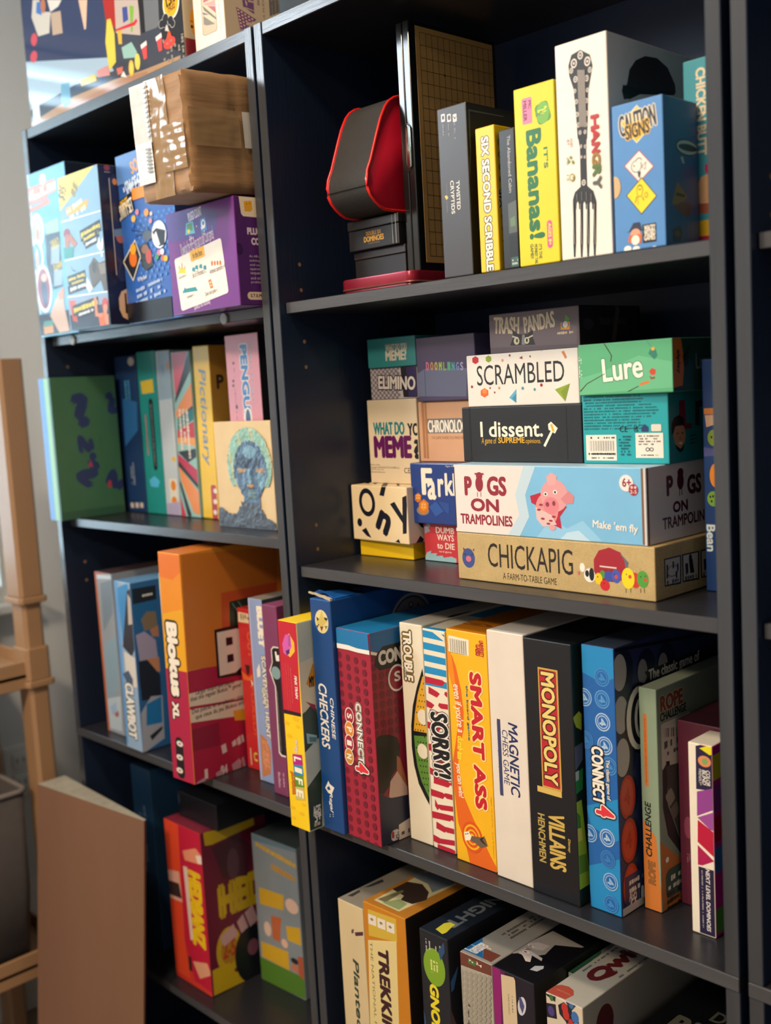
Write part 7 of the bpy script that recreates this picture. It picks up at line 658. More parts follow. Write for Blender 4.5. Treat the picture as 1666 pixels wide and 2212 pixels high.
carton('toy_box', 'grey fronted toy box with orange edges at the left end', 'toy box', (-0.5615, 0.022, 0.7424), (0.0555, 0.2, 0.2795), '#8b939b', {'t': '#4a3a3c', 'l': '#b5603c'}, 0, 0, 0, 0.3, 1.2, [
('R','f','#b5603c',3.3,139.9,6.7,279.8,0,0),('P','f','#a8502f',[4.3,284.2,59.3,287.8,65.3,279.8,7.6,274.7]),('P','f','#b9c9d4',[7.6,274.7,61.8,276.6,63.8,271.1,7,266.9]),('P','f','#7f98a8',[15.1,158.2,58.7,173.7,47.8,84.5,7.9,48]),('P','f','#a9b6c0',[7.7,58,52.8,69.7,48.3,7.8,8.5,6]),('E','f','#9a5a5a',34.4,36.9,8.3,6.4,0,24),
('P','f','#8fa8c0',[15.1,45.3,35.8,56.9,36.7,39.2,18.5,31.9]),('P','f','#6f7f8c',[17.3,260.1,56.2,269.4,50.2,211.2,14.3,175.8])], 'upright boxes on the lower shelf of the left bookcase', None, None)
carton('toy_box', 'light blue robot toy box with a boy pictured on its side', 'toy box', (-0.4536, -0.005, 0.7434), (0.049, 0.17, 0.2771), '#8aa4c0', {'t': '#6fa0cc', 'r': '#2a5f96'}, 0, 0, -0.6, 0.25, 1.2, [
('P','f','#5f96cc',[-0.3,279.7,11.9,279.1,6.1,7.8,-8.4,0.8]),('P','f','#3a86c0',[9.9,266,42.8,276.8,49.4,206.4,39.4,184.8,14,177.4]),('P','f','#2c3440',[39.1,263.6,59.2,273,51.4,173.6,38.7,156.9,12.8,169.8]),('P','f','#cfc9c2',[15.3,162.7,52.1,155.3,52.2,109.1,16.8,102.9]),('P','f','#4a5a70',[5.9,123.7,24.7,132.4,36.6,119.5,34.4,104.1,20.7,105.5]),('T','f','#3a4250','CLAWBOT',22.4,64.5,93.1,26.3,-90,0.054,0,0.075),
('T','f','#e0ddd4','CLAWBOT',22.4,64.5,93.1,26.3,-90,0.054,0,0),('P','f','#b9aea6',[40.3,260.1,50.8,250.4,48.5,211.7,36,208.3]),('P','r','#182230',[3.6,267.7,47,266.7,46.3,234.4,3.4,242.2]),('P','r','#1f5f96',[1.4,242.6,47.1,243.6,47.3,197,12.3,203.9,1.8,224.3]),('P','r','#7a6a58',[15.5,216.2,26.8,226.9,43.2,223.9,45.2,197.4,20,196.8]),('P','r','#a8765a',[30.4,196.6,45.5,201.1,46,182.3,33.6,184.8]),
('P','r','#9a94b0',[4.1,192.7,19.9,195.9,39.3,178.1,41,149.7,7.6,149.5]),('P','r','#b98060',[20.1,150.5,43.1,149.2,43.1,124.8,34.8,126.6]),('P','r','#1a2030',[5.5,149.9,22,148.2,42.7,119.2,41.6,81.7,6,84.8,4.7,116.8]),('P','r','#9aa0b0',[2.2,65.2,23,88.1,44,84.9,42.1,13.1,0.5,-2]),('P','r','#1f6fae',[13.7,77.3,41.7,83.6,40.1,40.3,10.7,42.3]),('P','r','#2a2a30',[15.4,24.1,39.7,34.7,39.2,29.1,18.8,15.6]),
('S','r','#e0ddd4',29.2,253.7,24.3,7,0,1,0.75,19)], 'upright boxes on the lower shelf of the left bookcase', None, None)
carton('booklet', 'thin cream and pale blue box tucked beside the orange game', 'box', (-0.3065, -0.01, 0.7424), (0.01, 0.2, 0.3032), '#d9cfb9', {'t': '#a9c49a'}, 0, 0, 0, 0.38, 1.2, [
('P','f','#7fb09a',[-6.4,306.1,3.8,306.9,3.5,287.9,-8,285.1]),('P','f','#1c3a70',[-7.4,239.7,0.4,245.9,-0.6,230,-7.2,232.8])], 'upright boxes on the lower shelf of the left bookcase', None, None)
carton('game_box', 'large orange and magenta board game box with cream lettering, overhanging the shelf', 'game box', (-0.2654, -0.0374, 0.7434), (0.0525, 0.255, 0.3427), '#e08a1c', {'t': '#c9702a', 'r': '#d98a2a'}, 3, 0, -1, 0.38, 1.2, [
('P','f','#d9701c',[1.1,340.8,55.8,340.4,56.1,319.2,32.8,303.8,-0.3,305.5]),('P','f','#e0a01c',[-1.2,249.8,55.2,263.2,52.9,169.7,-2.4,167.7]),('P','f','#a81f42',[-8.1,167.7,55.7,170.1,53.2,-2.1,-8.2,-4.2]),('T','f','#1a161c','Blokus',22.5,184,112,27.3,-88.5,0.09,0,0.128),('T','f','#ece2d0','Blokus',22.5,184,112,27.3,-88.5,0.09,0,0),('T','f','#1a161c','XL',18.5,106.4,27.1,16.4,-90,0.081,0,0.12),
('T','f','#ece2d0','XL',18.5,106.4,27.1,16.4,-90,0.081,0,0),('R','f','#1a161c',21.1,34.8,18.7,63.7,0,9),('E','f','#d9d0c4',22.6,56.8,7.8,4.4,0,24),('E','f','#1a161c',22.6,56.8,2.6,1.2,0,24),('E','f','#d9d0c4',20.2,35.5,7.9,4.4,0,24),('E','f','#1a161c',20.2,35.4,2.7,1.2,0,24),
('E','f','#d9d0c4',17.9,14.9,7.9,4.3,0,24),('E','f','#1a161c',17.9,14.9,2.7,1.1,0,24),('P','r','#a81f42',[-5.2,170.9,94.7,166.6,171.9,163,156,-50.4,-3.8,0.2]),('P','r','#c9752a',[4.3,341.1,184.1,327.1,179.7,268.2,70.4,274.1,63.5,165.8,1,172.5]),('P','r','#c2542c',[70.4,274.1,180,272.2,177.9,244,83.8,258.7,82.4,219.6,67.5,217.4]),('P','r','#15352e',[84.4,258,130.4,258.6,127.1,215.9,82.7,220.1]),
('P','r','#5a8a78',[88.4,255.2,90.7,255.3,105,234.9,103,234.5]),('P','r','#5a8a78',[100,255.7,102,255.8,115.2,236.9,113.2,236.5]),('P','r','#17131a',[53.4,221.6,100.6,221.2,175.5,211.6,169.7,133.1,54,148.3]),('P','r','#e0d4c9',[57.8,216.8,96.8,215.3,106,204.2,102.3,156.9,88.4,149.4,58.4,150.7]),('P','r','#17131a',[73.7,205.6,86.1,204.6,86.2,193,73.7,193]),('P','r','#17131a',[74.3,179.2,86,178.7,86.5,167.2,74,167.1]),
('P','r','#e0d4c9',[119.6,206.7,174.9,203.5,173.9,190,115.6,153.8]),('P','r','#dccdb9',[-1.8,137.8,90.6,135.5,169.3,127.7,167,97.7,-0.3,118.4]),('P','r','#dccdb9',[-1.3,114,166.9,96.4,165,70.5,0.2,94.2]),('T','r','#3a2430','Larger board and pieces',48.4,135.6,71.7,9,0,0.018,0,0),('T','r','#3a2430','than the regular Blokus™ game!',49.7,127.8,94.6,9.1,0,0.018,0,0),('T','r','#3a2430','Des pièces et un plateau plus grands',63.6,108.7,119.3,8.9,0,0.018,0,0),
('T','r','#3a2430','que ceux du jeu Blokus ordinaire',64.3,99.5,109.9,8.9,0,0.018,0,0),('P','r','#d9a02a',[78.9,91.7,110.6,88.8,109.1,70.1,81,76.3]),('P','r','#8a1c3a',[-3.2,83.5,50.3,81.9,50.8,47.2,0.4,51.3]),('S','r','#d9c2c0',74.4,41.8,43.2,20.4,9,1,0.8,34),('T','r','#d9c2c0','1',21.9,10.6,5.8,15,0,0.045,0,0),('T','r','#d9c2c0','84',55,6.5,13.5,16.2,0,0.054,0,0),
('T','r','#d9c2c0','1',84.5,5,5.5,15.3,0,0.045,0,0),('S','r','#b98a98',49.7,0,91.7,35,9,1,0.5,38)], 'upright boxes on the lower shelf of the left bookcase', 'blokus', None)
carton('game_box', 'red detective game box with a fox print and cream top strip', 'game box', (-0.211, 0.0611, 0.7424), (0.0275, 0.2, 0.2477), '#bf2a2c', {'t': '#a02428'}, 2, 0, 0, 0.38, 1.2, [
('P','f','#dcc9a4',[2.7,241.7,34.3,240.5,33.9,226.4,1.7,226.2]),('E','f','#15171c',27.5,234.5,3.7,2.6,0,24),('E','f','#dcc9a4',27.2,236.3,2.4,1.6,0,24),('S','f','#4a3a30',14.6,234.6,9,15.7,-90,3,0.9,4),('T','f','#d9552a','OUT',26.6,193.3,40.9,14.4,-90,0.054,0,0),('T','f','#d9552a','FOXED!',23.8,92.9,76.1,8.2,-90,0.054,0,0),
('P','f','#3a1c1c',[10,161.9,22,162,19.3,149.4,14.1,145.5]),('P','f','#d9662a',[0.3,151.2,4.9,137.9,27.6,138.3,27.8,150.6,17.4,142.9]),('P','f','#e9e4da',[21.9,140.5,27.3,135.2,24.3,130.1]),('T','f','#e0c0a0','A Cooperative Whodunit Game',9,94.2,73.2,0.2,-90,0.009,0,0),('T','f','#5a1a1a','U',20.5,20.6,13.8,9,-90,0.072,0,0.075),('T','f','#e0b94a','U',20.5,20.6,13.8,9,-90,0.072,0,0),
('R','f','#e0d0b8',9.1,19,1.6,27.1,0,0)], 'upright boxes on the lower shelf of the left bookcase', None, None)
carton('game_box', 'pale periwinkle scavenger hunt game box with cream lettering', 'game box', (-0.1521, 0.0396, 0.7424), (0.032, 0.21, 0.2726), '#8a9cc4', {'t': '#8a8478', 'r': '#3a4450'}, 1, 0, 0, 0.38, 1.2, [
('R','f','#a9b6d2',1.9,136.4,3.8,272.9,0,0),('T','f','#ece2cc','BLUEY',27.1,232,61.6,17.3,-90,0.09,0,0),('T','f','#1f2c4a','SCAVENGER HUNT',26.7,129.2,122.6,9.6,-90,0.045,0,0.09),('T','f','#ece2cc','SCAVENGER HUNT',26.7,129.2,122.6,9.6,-90,0.045,0,0),('T','f','#1f2c4a','GAME',22.9,130.2,26.1,8.7,-90,0.036,0,0.09),('T','f','#ece2cc','GAME',22.9,130.2,26.1,8.7,-90,0.036,0,0),
('P','f','#e0dccf',[10.1,168,17.1,178,18.1,166.2,17.2,158.7,9.9,156.1]),('P','f','#b9744a',[7.5,71.5,22,65.3,29.5,48.8,25.8,14.8,6.1,5.9,6.5,41]),('S','f','#e0a080',17.3,38.7,48.4,14.5,-90,5,0.7,9)], 'upright boxes on the lower shelf of the left bookcase', None, None)
carton('game_box', 'plum spine game box with a black tab title, partly behind the yellow and red box', 'game box', (-0.095, 0.0207, 0.7424), (0.033, 0.22, 0.2727), '#7a3a5e', {'t': '#8a4a6a'}, 0, 0, 0, 0.38, 1.2, [
('P','f','#e0d4cc',[15.2,210.4,20.3,215.4,33.7,215.8,29.3,92.2,34.7,58.6,22.3,58.1,17,62.1,18.5,157.9,8.3,179.3,15.4,191.8]),('P','f','#1a161c',[17,209.9,21.2,213.3,42.5,214.9,34.9,60.8,23.7,60.6,19.5,64.1,20.7,158.3,10.7,179.6,17.2,192.1]),('P','f','#e9e4da',[23.5,208,26.8,209.1,27.9,203.6,33.7,205.2,32.9,195.8,25.3,195.4]),('E','f','#7f9a9c',22.9,178,10.2,9.1,0,24),('T','f','#e0d4cc','THE HELP AND PROTECT YOUR MONARCH GAME',22.5,109.1,88.6,1,-90,0.027,0,0),('T','f','#c9a4b4','Buffalo',14.1,21.9,22.4,4.9,-90,0.036,0,0),
('S','f','#c9a4b4',24.1,22.8,22.4,4.4,-90,1,0.6,7)], 'upright boxes on the lower shelf of the left bookcase', None, None)
carton('game_box', 'red and orange headband party game box with yellow lettering', 'game box', (-0.42, 0.032, 0.342), (0.105, 0.13, 0.2761), '#c9382c', {'t': '#7a2436', 'r': '#6a1c36'}, 0, 0, 0, 0.38, 1.2, [
('P','f','#d9482a',[-22.7,277.5,43,279.3,35.9,54.2,43.6,9.6,-24.1,7.6]),('P','f','#b81f3a',[42.4,275.1,120.6,285,109,7.9,57.5,10.7,35.2,74.5]),('P','f','#d9a494',[-27.7,182.4,34.3,192.5,37.4,140.7,-16.3,136]),('P','f','#3a2a2a',[-19.2,166.3,31.3,171.3,36.5,146.5,-15.4,142.6]),('P','f','#d98a6a',[50.3,233.3,89.5,248.2,107.9,237.7,99.4,223.5,55.2,218.7]),('P','f','#e0cfc4',[87.8,235.9,109.8,240.2,106.2,225.5,92.8,223.6]),
('P','f','#d9c0b4',[48.4,206.7,60.5,208.2,62.3,83.8,53.3,80.8]),('T','f','#e0b81c','HEDBANZ',79.2,141.2,129.9,37.9,-90,0.09,0,0),('R','f','#2a2420',46.5,37.4,8.6,25.7,0,0),('P','f','#d99a7a',[55.3,44.7,97.1,55.8,108.2,39.7,72.4,20.3]),('P','f','#d2b02a',[113.2,278.2,120.2,282,120,260.6,113.9,258.9]),('P','r','#c9a81c',[6.6,276.7,36.8,271.5,105.6,276.9,106.3,256.5,21.2,251.1,7.9,253.7]),
('T','r','#c9a81c','HEDBANZ',132,151.6,214.8,59.7,0,0.09,0,0),('E','r','#c9a42a',39.1,66,25.3,39,0,24),('E','r','#b0842a',39.4,65.1,16.6,24.2,0,24),('T','r','#b5442a','2-5',39,67.4,26.7,29.4,0,0.072,0,0),('P','r','#c9a81c',[3.8,44.9,37.4,44.7,47.4,24.1,91.8,6.9,88.7,-0.1,3.4,1.8]),('E','r','#141820',80.9,43.2,32.1,49.6,0,24),
('E','r','#7a4a5a',86,51.9,11,13.9,0,24),('P','r','#4a2030',[20.7,245.4,67.7,253.2,98.5,222.5,84.8,176.5,38.5,187.4]),('E','r','#5f3a48',58.9,206,11.8,26.3,0,24),('S','r','#c9a0a4',60.4,97.1,73.9,52,18,1,0.7,22)], 'boxes on the bottom visible shelf of the left bookcase', None, None)
carton('game_box', 'grey and yellow picture game box with a green bottom band', 'game box', (-0.2997, 0.1197, 0.342), (0.1082, 0.1, 0.2531), '#7f8a92', {'t': '#3f4a50', 'l': '#5f6a72'}, 3.1, 0, 0, 0.38, 1.2, [
('P','f','#5f7a8c',[2.2,251.1,109.4,254.8,110,247.3,4.1,241.6]),('S','f','#c9a02a',58.6,230.2,98.1,13.4,-8,1,0.97,2),('S','f','#b98a2a',73.6,204.6,57.5,15.5,-8,1,0.97,3),('P','f','#c9a02a',[10.4,162.8,71.5,166.4,68.8,139.9,10.4,134.4]),('P','f','#c9a02a',[71.9,115,106,121.8,105.9,92.3,73.9,91.8]),('P','f','#c9a02a',[6.2,67.9,73.3,71.6,72.9,39.4,6.4,41.2]),
('P','f','#4f7a2a',[0.2,39.2,111.8,39,111.2,3,1.8,-1.6]),('P','f','#b0603a',[35.4,121.7,61.7,125.8,54.3,81.4,37.1,81.9]),('E','f','#d9b8a4',89.7,153.2,15.5,12.1,0,24),('E','f','#d0b4a4',25.3,95.4,9,12.4,0,24),('E','f','#2a2020',87.6,60.5,9.3,4.8,0,24),('E','f','#b9765a',86.4,48.1,9.1,6.9,0,24),
('P','f','#a8563a',[95.6,71.1,112.5,74.7,110,34.4,95.3,39.2]),('E','f','#d9b09a',65.9,83.2,7.8,7.5,0,24)], 'boxes on the bottom visible shelf of the left bookcase', None, None)
carton('game_box', 'dark blue game box standing behind the tall cardboard sheet', 'game box', (-0.565, 0.06, 0.342), (0.062, 0.16, 0.3297), '#14304c', {'r': '#1a3a58', 't': '#12283c'}, 0, 0, 0, 0.38, 1.2, [
('S','f','#5a6a7a',30.1,164.3,64.4,17.3,-90,2,0.7,1),('S','f','#3a5068',28.1,240.4,41.1,32.5,-90,2,0.5,2)], 'boxes on the bottom visible shelf of the left bookcase', None, None)
carton('game_box', 'black game box with a grey ring lying on the red headband game', 'game box', (-0.408, 0.055, 0.6184), (0.11, 0.17, 0.0427), '#12151c', {'t': '#171a22'}, 0, 0, 0, 0.38, 1.2, [
('E','f','#2e3644',-7.5,29.2,13,13,0,24),('E','f','#12151c',-7.5,29.2,8,8,0,24),('S','f','#3a404c',-26.1,0.1,36.3,3,0,1,0.8,3)], 'boxes on the bottom visible shelf of the left bookcase', None, None)
carton('game_box', 'cream game box with dark brown plant art and script lettering, leftmost of the low shelf', 'game box', (0.0545, 0, 0.4044), (0.049, 0.24, 0.2357), '#cdb98f', {'t': '#8a8478', 'l': '#a0937a'}, 0, 0, 0, 0.38, 1.2, [
('P','f','#3a2430',[-0.7,231.7,5.3,224.3,14.4,215.7,17.7,206.4,9.3,195.5,22.8,199.5,21.5,185.8,8.1,182.4,6.2,171.2,0.1,150.4,3.5,132.9,5.9,122,-2.6,111.7,0.3,97.5,-6.8,93.5]),('P','f','#4a2c38',[30.8,198.2,47.3,204.4,46.9,199.1,32,193.4]),('P','f','#5a4044',[24.4,199.5,29.5,202.4,28.2,196.2,24.2,194.3]),('T','f','#2a3c34','Planted',29,109.1,101.6,11.4,-90,0.054,0.15,0),('P','t','#3a3a3a',[5.8,12.3,5.5,33.6,10.8,31.7,12.8,14.9]),('P','t','#2f3336',[5.3,42.9,6.5,75.8,13.7,72.1,10.5,50.3])], 'upright game boxes on the low shelf of the right bookcase', None, None)
carton('game_box', 'golden brown framed national parks game box with a stone arch on its top', 'game box', (0.1045, 0, 0.4044), (0.077, 0.24, 0.2477), '#c07a1e', {'r': '#2a2320', 't': '#b0762a'}, 0.5, 0, 0, 0.38, 1.2, [
('P','f','#c9a93c',[9,239.3,60.7,242.7,60.5,211.9,8.2,203]),('P','f','#d9c68a',[6.1,196.6,59.1,212.5,54.5,87.1,-0.3,64.5]),('P','f','#ded4c6',[9.2,233.2,23.9,234,23.3,220.4,8.8,219.6]),('E','f','#8a7a4a',15.7,227.4,2.9,1.8,0,24),('P','f','#ded4c6',[26.2,233.5,40.7,234.4,40,220.8,25.8,220]),('E','f','#8a7a4a',32.6,227.8,2.9,1.8,0,24),
('P','f','#ded4c6',[42.9,233.8,57.1,234.7,56.5,221.3,42.6,220.4]),('E','f','#8a7a4a',49.2,228.2,2.8,1.8,0,24),('T','f','#3a1c24','TREKKING',33.3,123.8,141.5,20.6,-90,0.072,0,0),('T','f','#7a6a4a','THE NATIONAL PARKS',11.5,120.6,150.6,4.7,-90,0,0,0),('P','t','#c9c29a',[10.3,10.5,57.4,8.9,63.9,111,5,117.5]),('P','t','#3a2c28',[7.2,46.8,7.4,74.7,28,82,51.1,70.3,62.8,53.3,56.6,33.7,37,32.3,32.3,43.2]),
('P','t','#6f6a4a',[12,14.9,19.1,53.5,24.1,51.5,26.9,15.3]),('P','t','#8a9a6a',[23.5,12.6,33.8,32.6,51.6,29.7,54.3,12]),('P','t','#6f7a86',[-8.3,90.7,12.9,117.4,60.6,111.4,54.5,73.1,34,86.9]),('E','t','#1a1815',38.2,110.6,7.2,0.5,0,24),('E','t','#1a1815',53.9,110.7,5,0.6,0,24)], 'upright game boxes on the low shelf of the right bookcase', 'trek', None)
carton('game_box', 'black game box with a green starburst badge and yellow letters', 'game box', (0.2057, 0, 0.4044), (0.047, 0.24, 0.2452), '#1c2028', {'t': '#1c2430', 'r': '#1a1c22'}, 0, 0, 0, 0.38, 1.2, [
('T','f','#e0cf2a','GNOMES',20.8,134.9,88.9,15.4,-90,0.072,0.1,0),('E','f','#7aa02a',23.1,202.3,18,24,0,28),('S','f','#d9d68a',23.1,202.4,16.2,14.2,-90,3,0.8,3),('S','f','#b9b4ac',11.3,227,15.9,3.4,-90,1,0.8,4),('S','f','#b9b4ac',17,227.9,11.5,3.7,-90,1,0.8,5),('S','f','#b9b4ac',27.4,227.3,11.4,3.6,-90,1,0.8,6),
('S','f','#b9b4ac',34.4,228.7,9.2,3.7,-90,1,0.8,7),('P','f','#2a4a70',[31.1,226.4,41.6,240.7,42.1,228.2,34.4,214.9]),('P','t','#c9c23a',[18.5,10.3,16.4,27.3,23,38.2,28.9,36.4,31.1,23.5,34.1,12.8,33,6.7]),('P','r','#3f6aa0',[2.3,191.1,16.6,206,14.6,198.4,7.4,180.3,2.8,178.1]),('P','f','#2a4a70',[-1.4,145.5,3.2,129.9,4.5,108.6,-1.4,106.1]),('P','r','#6a4a4a',[-5,171.1,4.8,145.3,9.8,132.3,-1.6,137.7]),
('T','t','#6a747c','AT NIGHT',24.4,100.8,148.8,19.7,-90,0.05,0,0)], 'upright game boxes on the low shelf of the right bookcase', 'gnome', None)
carton('game_box', 'grey stone print building game box with a brown band and blue corner', 'game box', (0.2725, 0, 0.4044), (0.049, 0.24, 0.2387), '#a8a294', {'t': '#8f8d88'}, 0, 0, 0, 0.38, 1.2, [
('P','f','#6a3a30',[-1.2,239.8,49.3,241.6,48.3,225.2,-1.6,221.4]),('R','f','#4a6a3a',18.3,231,11.3,6.4,0,0),('T','f','#e9e4c8','7+',17.6,231.9,7.7,3,-15,0.045,0,0),('T','f','#e9e4c8','2-4',29.5,232.2,8.9,3.7,-15,0.045,0,0),('T','f','#15171c','MINECRAFT',9.8,125.6,111.5,7.1,90,0.036,0,0.038),('T','f','#3a3430','MINECRAFT',9.8,125.6,111.5,7.1,90,0.036,0,0),
('T','f','#1a1512','HEROES OF THE VILLAGE',26.8,107.3,139.9,1.2,90,0.045,0,0.06),('T','f','#8a4a2c','HEROES OF THE VILLAGE',26.8,107.3,139.9,1.2,90,0.045,0,0),('E','f','#989284',2.3,212.9,3.4,4,0,6),('E','f','#989284',1.8,205.4,3.4,4,0,6),('E','f','#989284',1.4,197.9,3.4,4,0,6),('E','f','#989284',0.9,190.3,3.4,4,0,6),
('E','f','#989284',0.4,182.8,3.4,4,0,6),('E','f','#989284',-0.1,175.2,3.4,4,0,6),('E','f','#989284',-0.6,167.7,3.4,4,0,6),('E','f','#989284',-1.1,160.1,3.4,4,0,6),('E','f','#989284',-1.6,152.5,3.4,4,0,6),('E','f','#989284',-2.1,144.9,3.4,4,0,6),
('E','f','#989284',9.6,214.1,3.4,4,0,6),('E','f','#989284',9.1,206.7,3.4,4,0,6),('E','f','#989284',8.6,199.2,3.4,4,0,6),('E','f','#989284',8.1,191.7,3.4,4,0,6),('E','f','#989284',7.7,184.2,3.4,4,0,6),('E','f','#989284',7.2,176.7,3.4,4,0,6),
('E','f','#989284',6.7,169.1,3.4,4,0,6),('E','f','#989284',6.2,161.6,3.4,4,0,6),('E','f','#989284',5.7,154,3.4,4,0,6),('E','f','#989284',5.2,146.5,3.4,4,0,6),('E','f','#989284',16.7,215.4,3.4,4,0,6),('E','f','#989284',16.3,207.9,3.4,4,0,6),
('E','f','#989284',15.8,200.5,3.4,4,0,6),('E','f','#989284',15.3,193,3.4,4,0,6),('E','f','#989284',14.9,185.6,3.4,4,0,6),('E','f','#989284',14.4,178.1,3.4,4,0,6),('E','f','#989284',13.9,170.6,3.4,4,0,6),('E','f','#989284',13.4,163.1,3.4,4,0,6),
('E','f','#989284',13,155.5,3.4,4,0,6),('E','f','#989284',12.5,148,3.4,4,0,6),('E','f','#989284',23.9,216.6,3.4,4,0,6),('E','f','#989284',23.4,209.2,3.4,4,0,6),('E','f','#989284',22.9,201.8,3.4,4,0,6),('E','f','#989284',22.5,194.4,3.4,4,0,6),
('E','f','#989284',22,186.9,3.4,4,0,6),('E','f','#989284',21.6,179.5,3.4,4,0,6),('E','f','#989284',21.1,172,3.4,4,0,6),('E','f','#989284',20.6,164.5,3.4,4,0,6),('E','f','#989284',20.2,157.1,3.4,4,0,6),('E','f','#989284',19.7,149.5,3.4,4,0,6),
('E','f','#989284',30.9,217.9,3.4,4,0,6),('E','f','#989284',30.5,210.5,3.4,4,0,6),('E','f','#989284',30,203.1,3.4,4,0,6),('E','f','#989284',29.6,195.7,3.4,4,0,6),('E','f','#989284',29.1,188.3,3.4,4,0,6),('E','f','#989284',28.7,180.9,3.4,4,0,6),
('E','f','#989284',28.2,173.5,3.4,4,0,6),('E','f','#989284',27.7,166,3.4,4,0,6),('E','f','#989284',27.3,158.5,3.4,4,0,6),('E','f','#989284',26.8,151.1,3.4,4,0,6),('E','f','#989284',37.9,219.1,3.4,4,0,6),('E','f','#989284',37.5,211.7,3.4,4,0,6),
('E','f','#989284',37,204.4,3.4,4,0,6),('E','f','#989284',36.6,197,3.4,4,0,6),('E','f','#989284',36.1,189.7,3.4,4,0,6),('E','f','#989284',35.7,182.3,3.4,4,0,6),('E','f','#989284',35.3,174.9,3.4,4,0,6),('E','f','#989284',34.8,167.5,3.4,4,0,6),
('E','f','#989284',34.4,160,3.4,4,0,6),('E','f','#989284',33.9,152.6,3.4,4,0,6),('E','f','#989284',44.9,220.3,3.4,4,0,6),('E','f','#989284',44.4,213,3.4,4,0,6),('E','f','#989284',44,205.7,3.4,4,0,6),('E','f','#989284',43.6,198.3,3.4,4,0,6),
('E','f','#989284',43.1,191,3.4,4,0,6),('E','f','#989284',42.7,183.6,3.4,4,0,6),('E','f','#989284',42.2,176.3,3.4,4,0,6),('E','f','#989284',41.8,168.9,3.4,4,0,6),('E','f','#989284',41.4,161.5,3.4,4,0,6),('E','f','#989284',40.9,154.1,3.4,4,0,6),
('P','t','#1d5f9a',[-4.3,5,31.9,5,1.7,38.9,-1.3,38.8]),('P','t','#6a3a30',[31.9,5,44.3,4.7,43.6,23.2,17,23]),('S','t','#4a4845',20.6,120,120,19.6,90,3,0.8,7),('T','t','#e9e4da','Ravensburger',12.9,19.2,24,26.9,90,0.027,0,0)], 'upright game boxes on the low shelf of the right bookcase', None, None)
carton('game_box', 'dark purple space cow game box with a white label', 'game box', (0.3222, 0, 0.4044), (0.0605, 0.24, 0.2387), '#1b1826', {'t': '#101018', 'r': '#0e0d14'}, 0, 0, 0, 0.38, 1.2, [
('P','f','#8a1c6a',[-1.2,241.4,13.6,241.1,15.7,229.3,13.7,205.8,10.5,88.9,-7.8,80.5]),('P','f','#5a1850',[12.2,241.7,19.2,242,10.5,88.9,6.4,87,12.2,216.6]),('P','f','#cdb896',[13.1,232.9,31.9,236,33.8,232.7,35.3,134.7,14,125.4]),('T','f','#3a3430','COWS IN SPACE',23.1,200.6,24.7,2.2,90,0.018,0,0),('S','f','#3a3430',28.4,200.7,23.1,1.9,90,1,0.7,5),('E','f','#c9c6cc',42.1,205.6,5.8,11.8,-12,24),
('P','f','#4a4a7a',[38.3,215.3,41.7,215.5,45.9,207.1,42.7,196.8,39,204.4]),('P','t','#9a9690',[-8.6,10.1,-5.8,26.2,0.1,67.8,4.9,107,55.5,100.3,46.8,79,27.1,51.3,-1.1,34.3]),('P','t','#0f0e14',[-6.1,8.1,-4.8,28.4,5.6,40,35.7,36.9,26.9,81.9,56.7,98.5,56.9,44.3,57.1,3.1]),('P','t','#c9bdb9',[3.5,42.4,4.9,54.7,34.3,49.2,37.3,43.6,21.3,46.4,28.7,33.7,23.4,31.8,13,39.4]),('E','t','#e6e0da',10.4,48.3,5.6,2.2,0,24),('E','t','#15171c',10.4,48,2.4,1,0,24),
('P','t','#b9aeac',[-0.3,64.6,8.6,74.9,24,76.6,23.9,62.5,12.9,58.7]),('E','t','#e0dad4',7,62.2,5,1.4,0,24),('E','t','#15171c',6.6,62.2,2.1,0.8,0,24),('P','t','#a9b0b9',[38.4,20.7,37.9,30.7,45.8,37,48.9,32.2,47,22.7]),('P','t','#8a4a4a',[4.6,42,7.2,55.3,13.4,56.4,7.6,51.4]),('T','t','#3a1c24','IN',37.5,192,33.6,18.1,-60,0.06,0,0),
('T','t','#17131a','CE',15.1,196.8,38.4,18.1,-60,0.06,0,0)], 'upright game boxes on the low shelf of the right bookcase', 'cows', None)
carton('game_box', 'thin pale box with green rings squeezed between the dark cow box and the tile game', 'game box', (0.384, 0.06, 0.4044), (0.0135, 0.18, 0.2277), '#8f938c', {}, 0, 0, 0, 0.38, 1.2, [
('E','t','#2f5a44',3.3,1,5,14,0,24),('E','t','#2f5a44',2.6,16.3,5,14,0,24),('E','t','#2f5a44',1.9,31.9,5,14,0,24),('E','t','#2f5a44',1.2,47.8,5,14,0,24)], 'upright game boxes on the low shelf of the right bookcase', None, None)
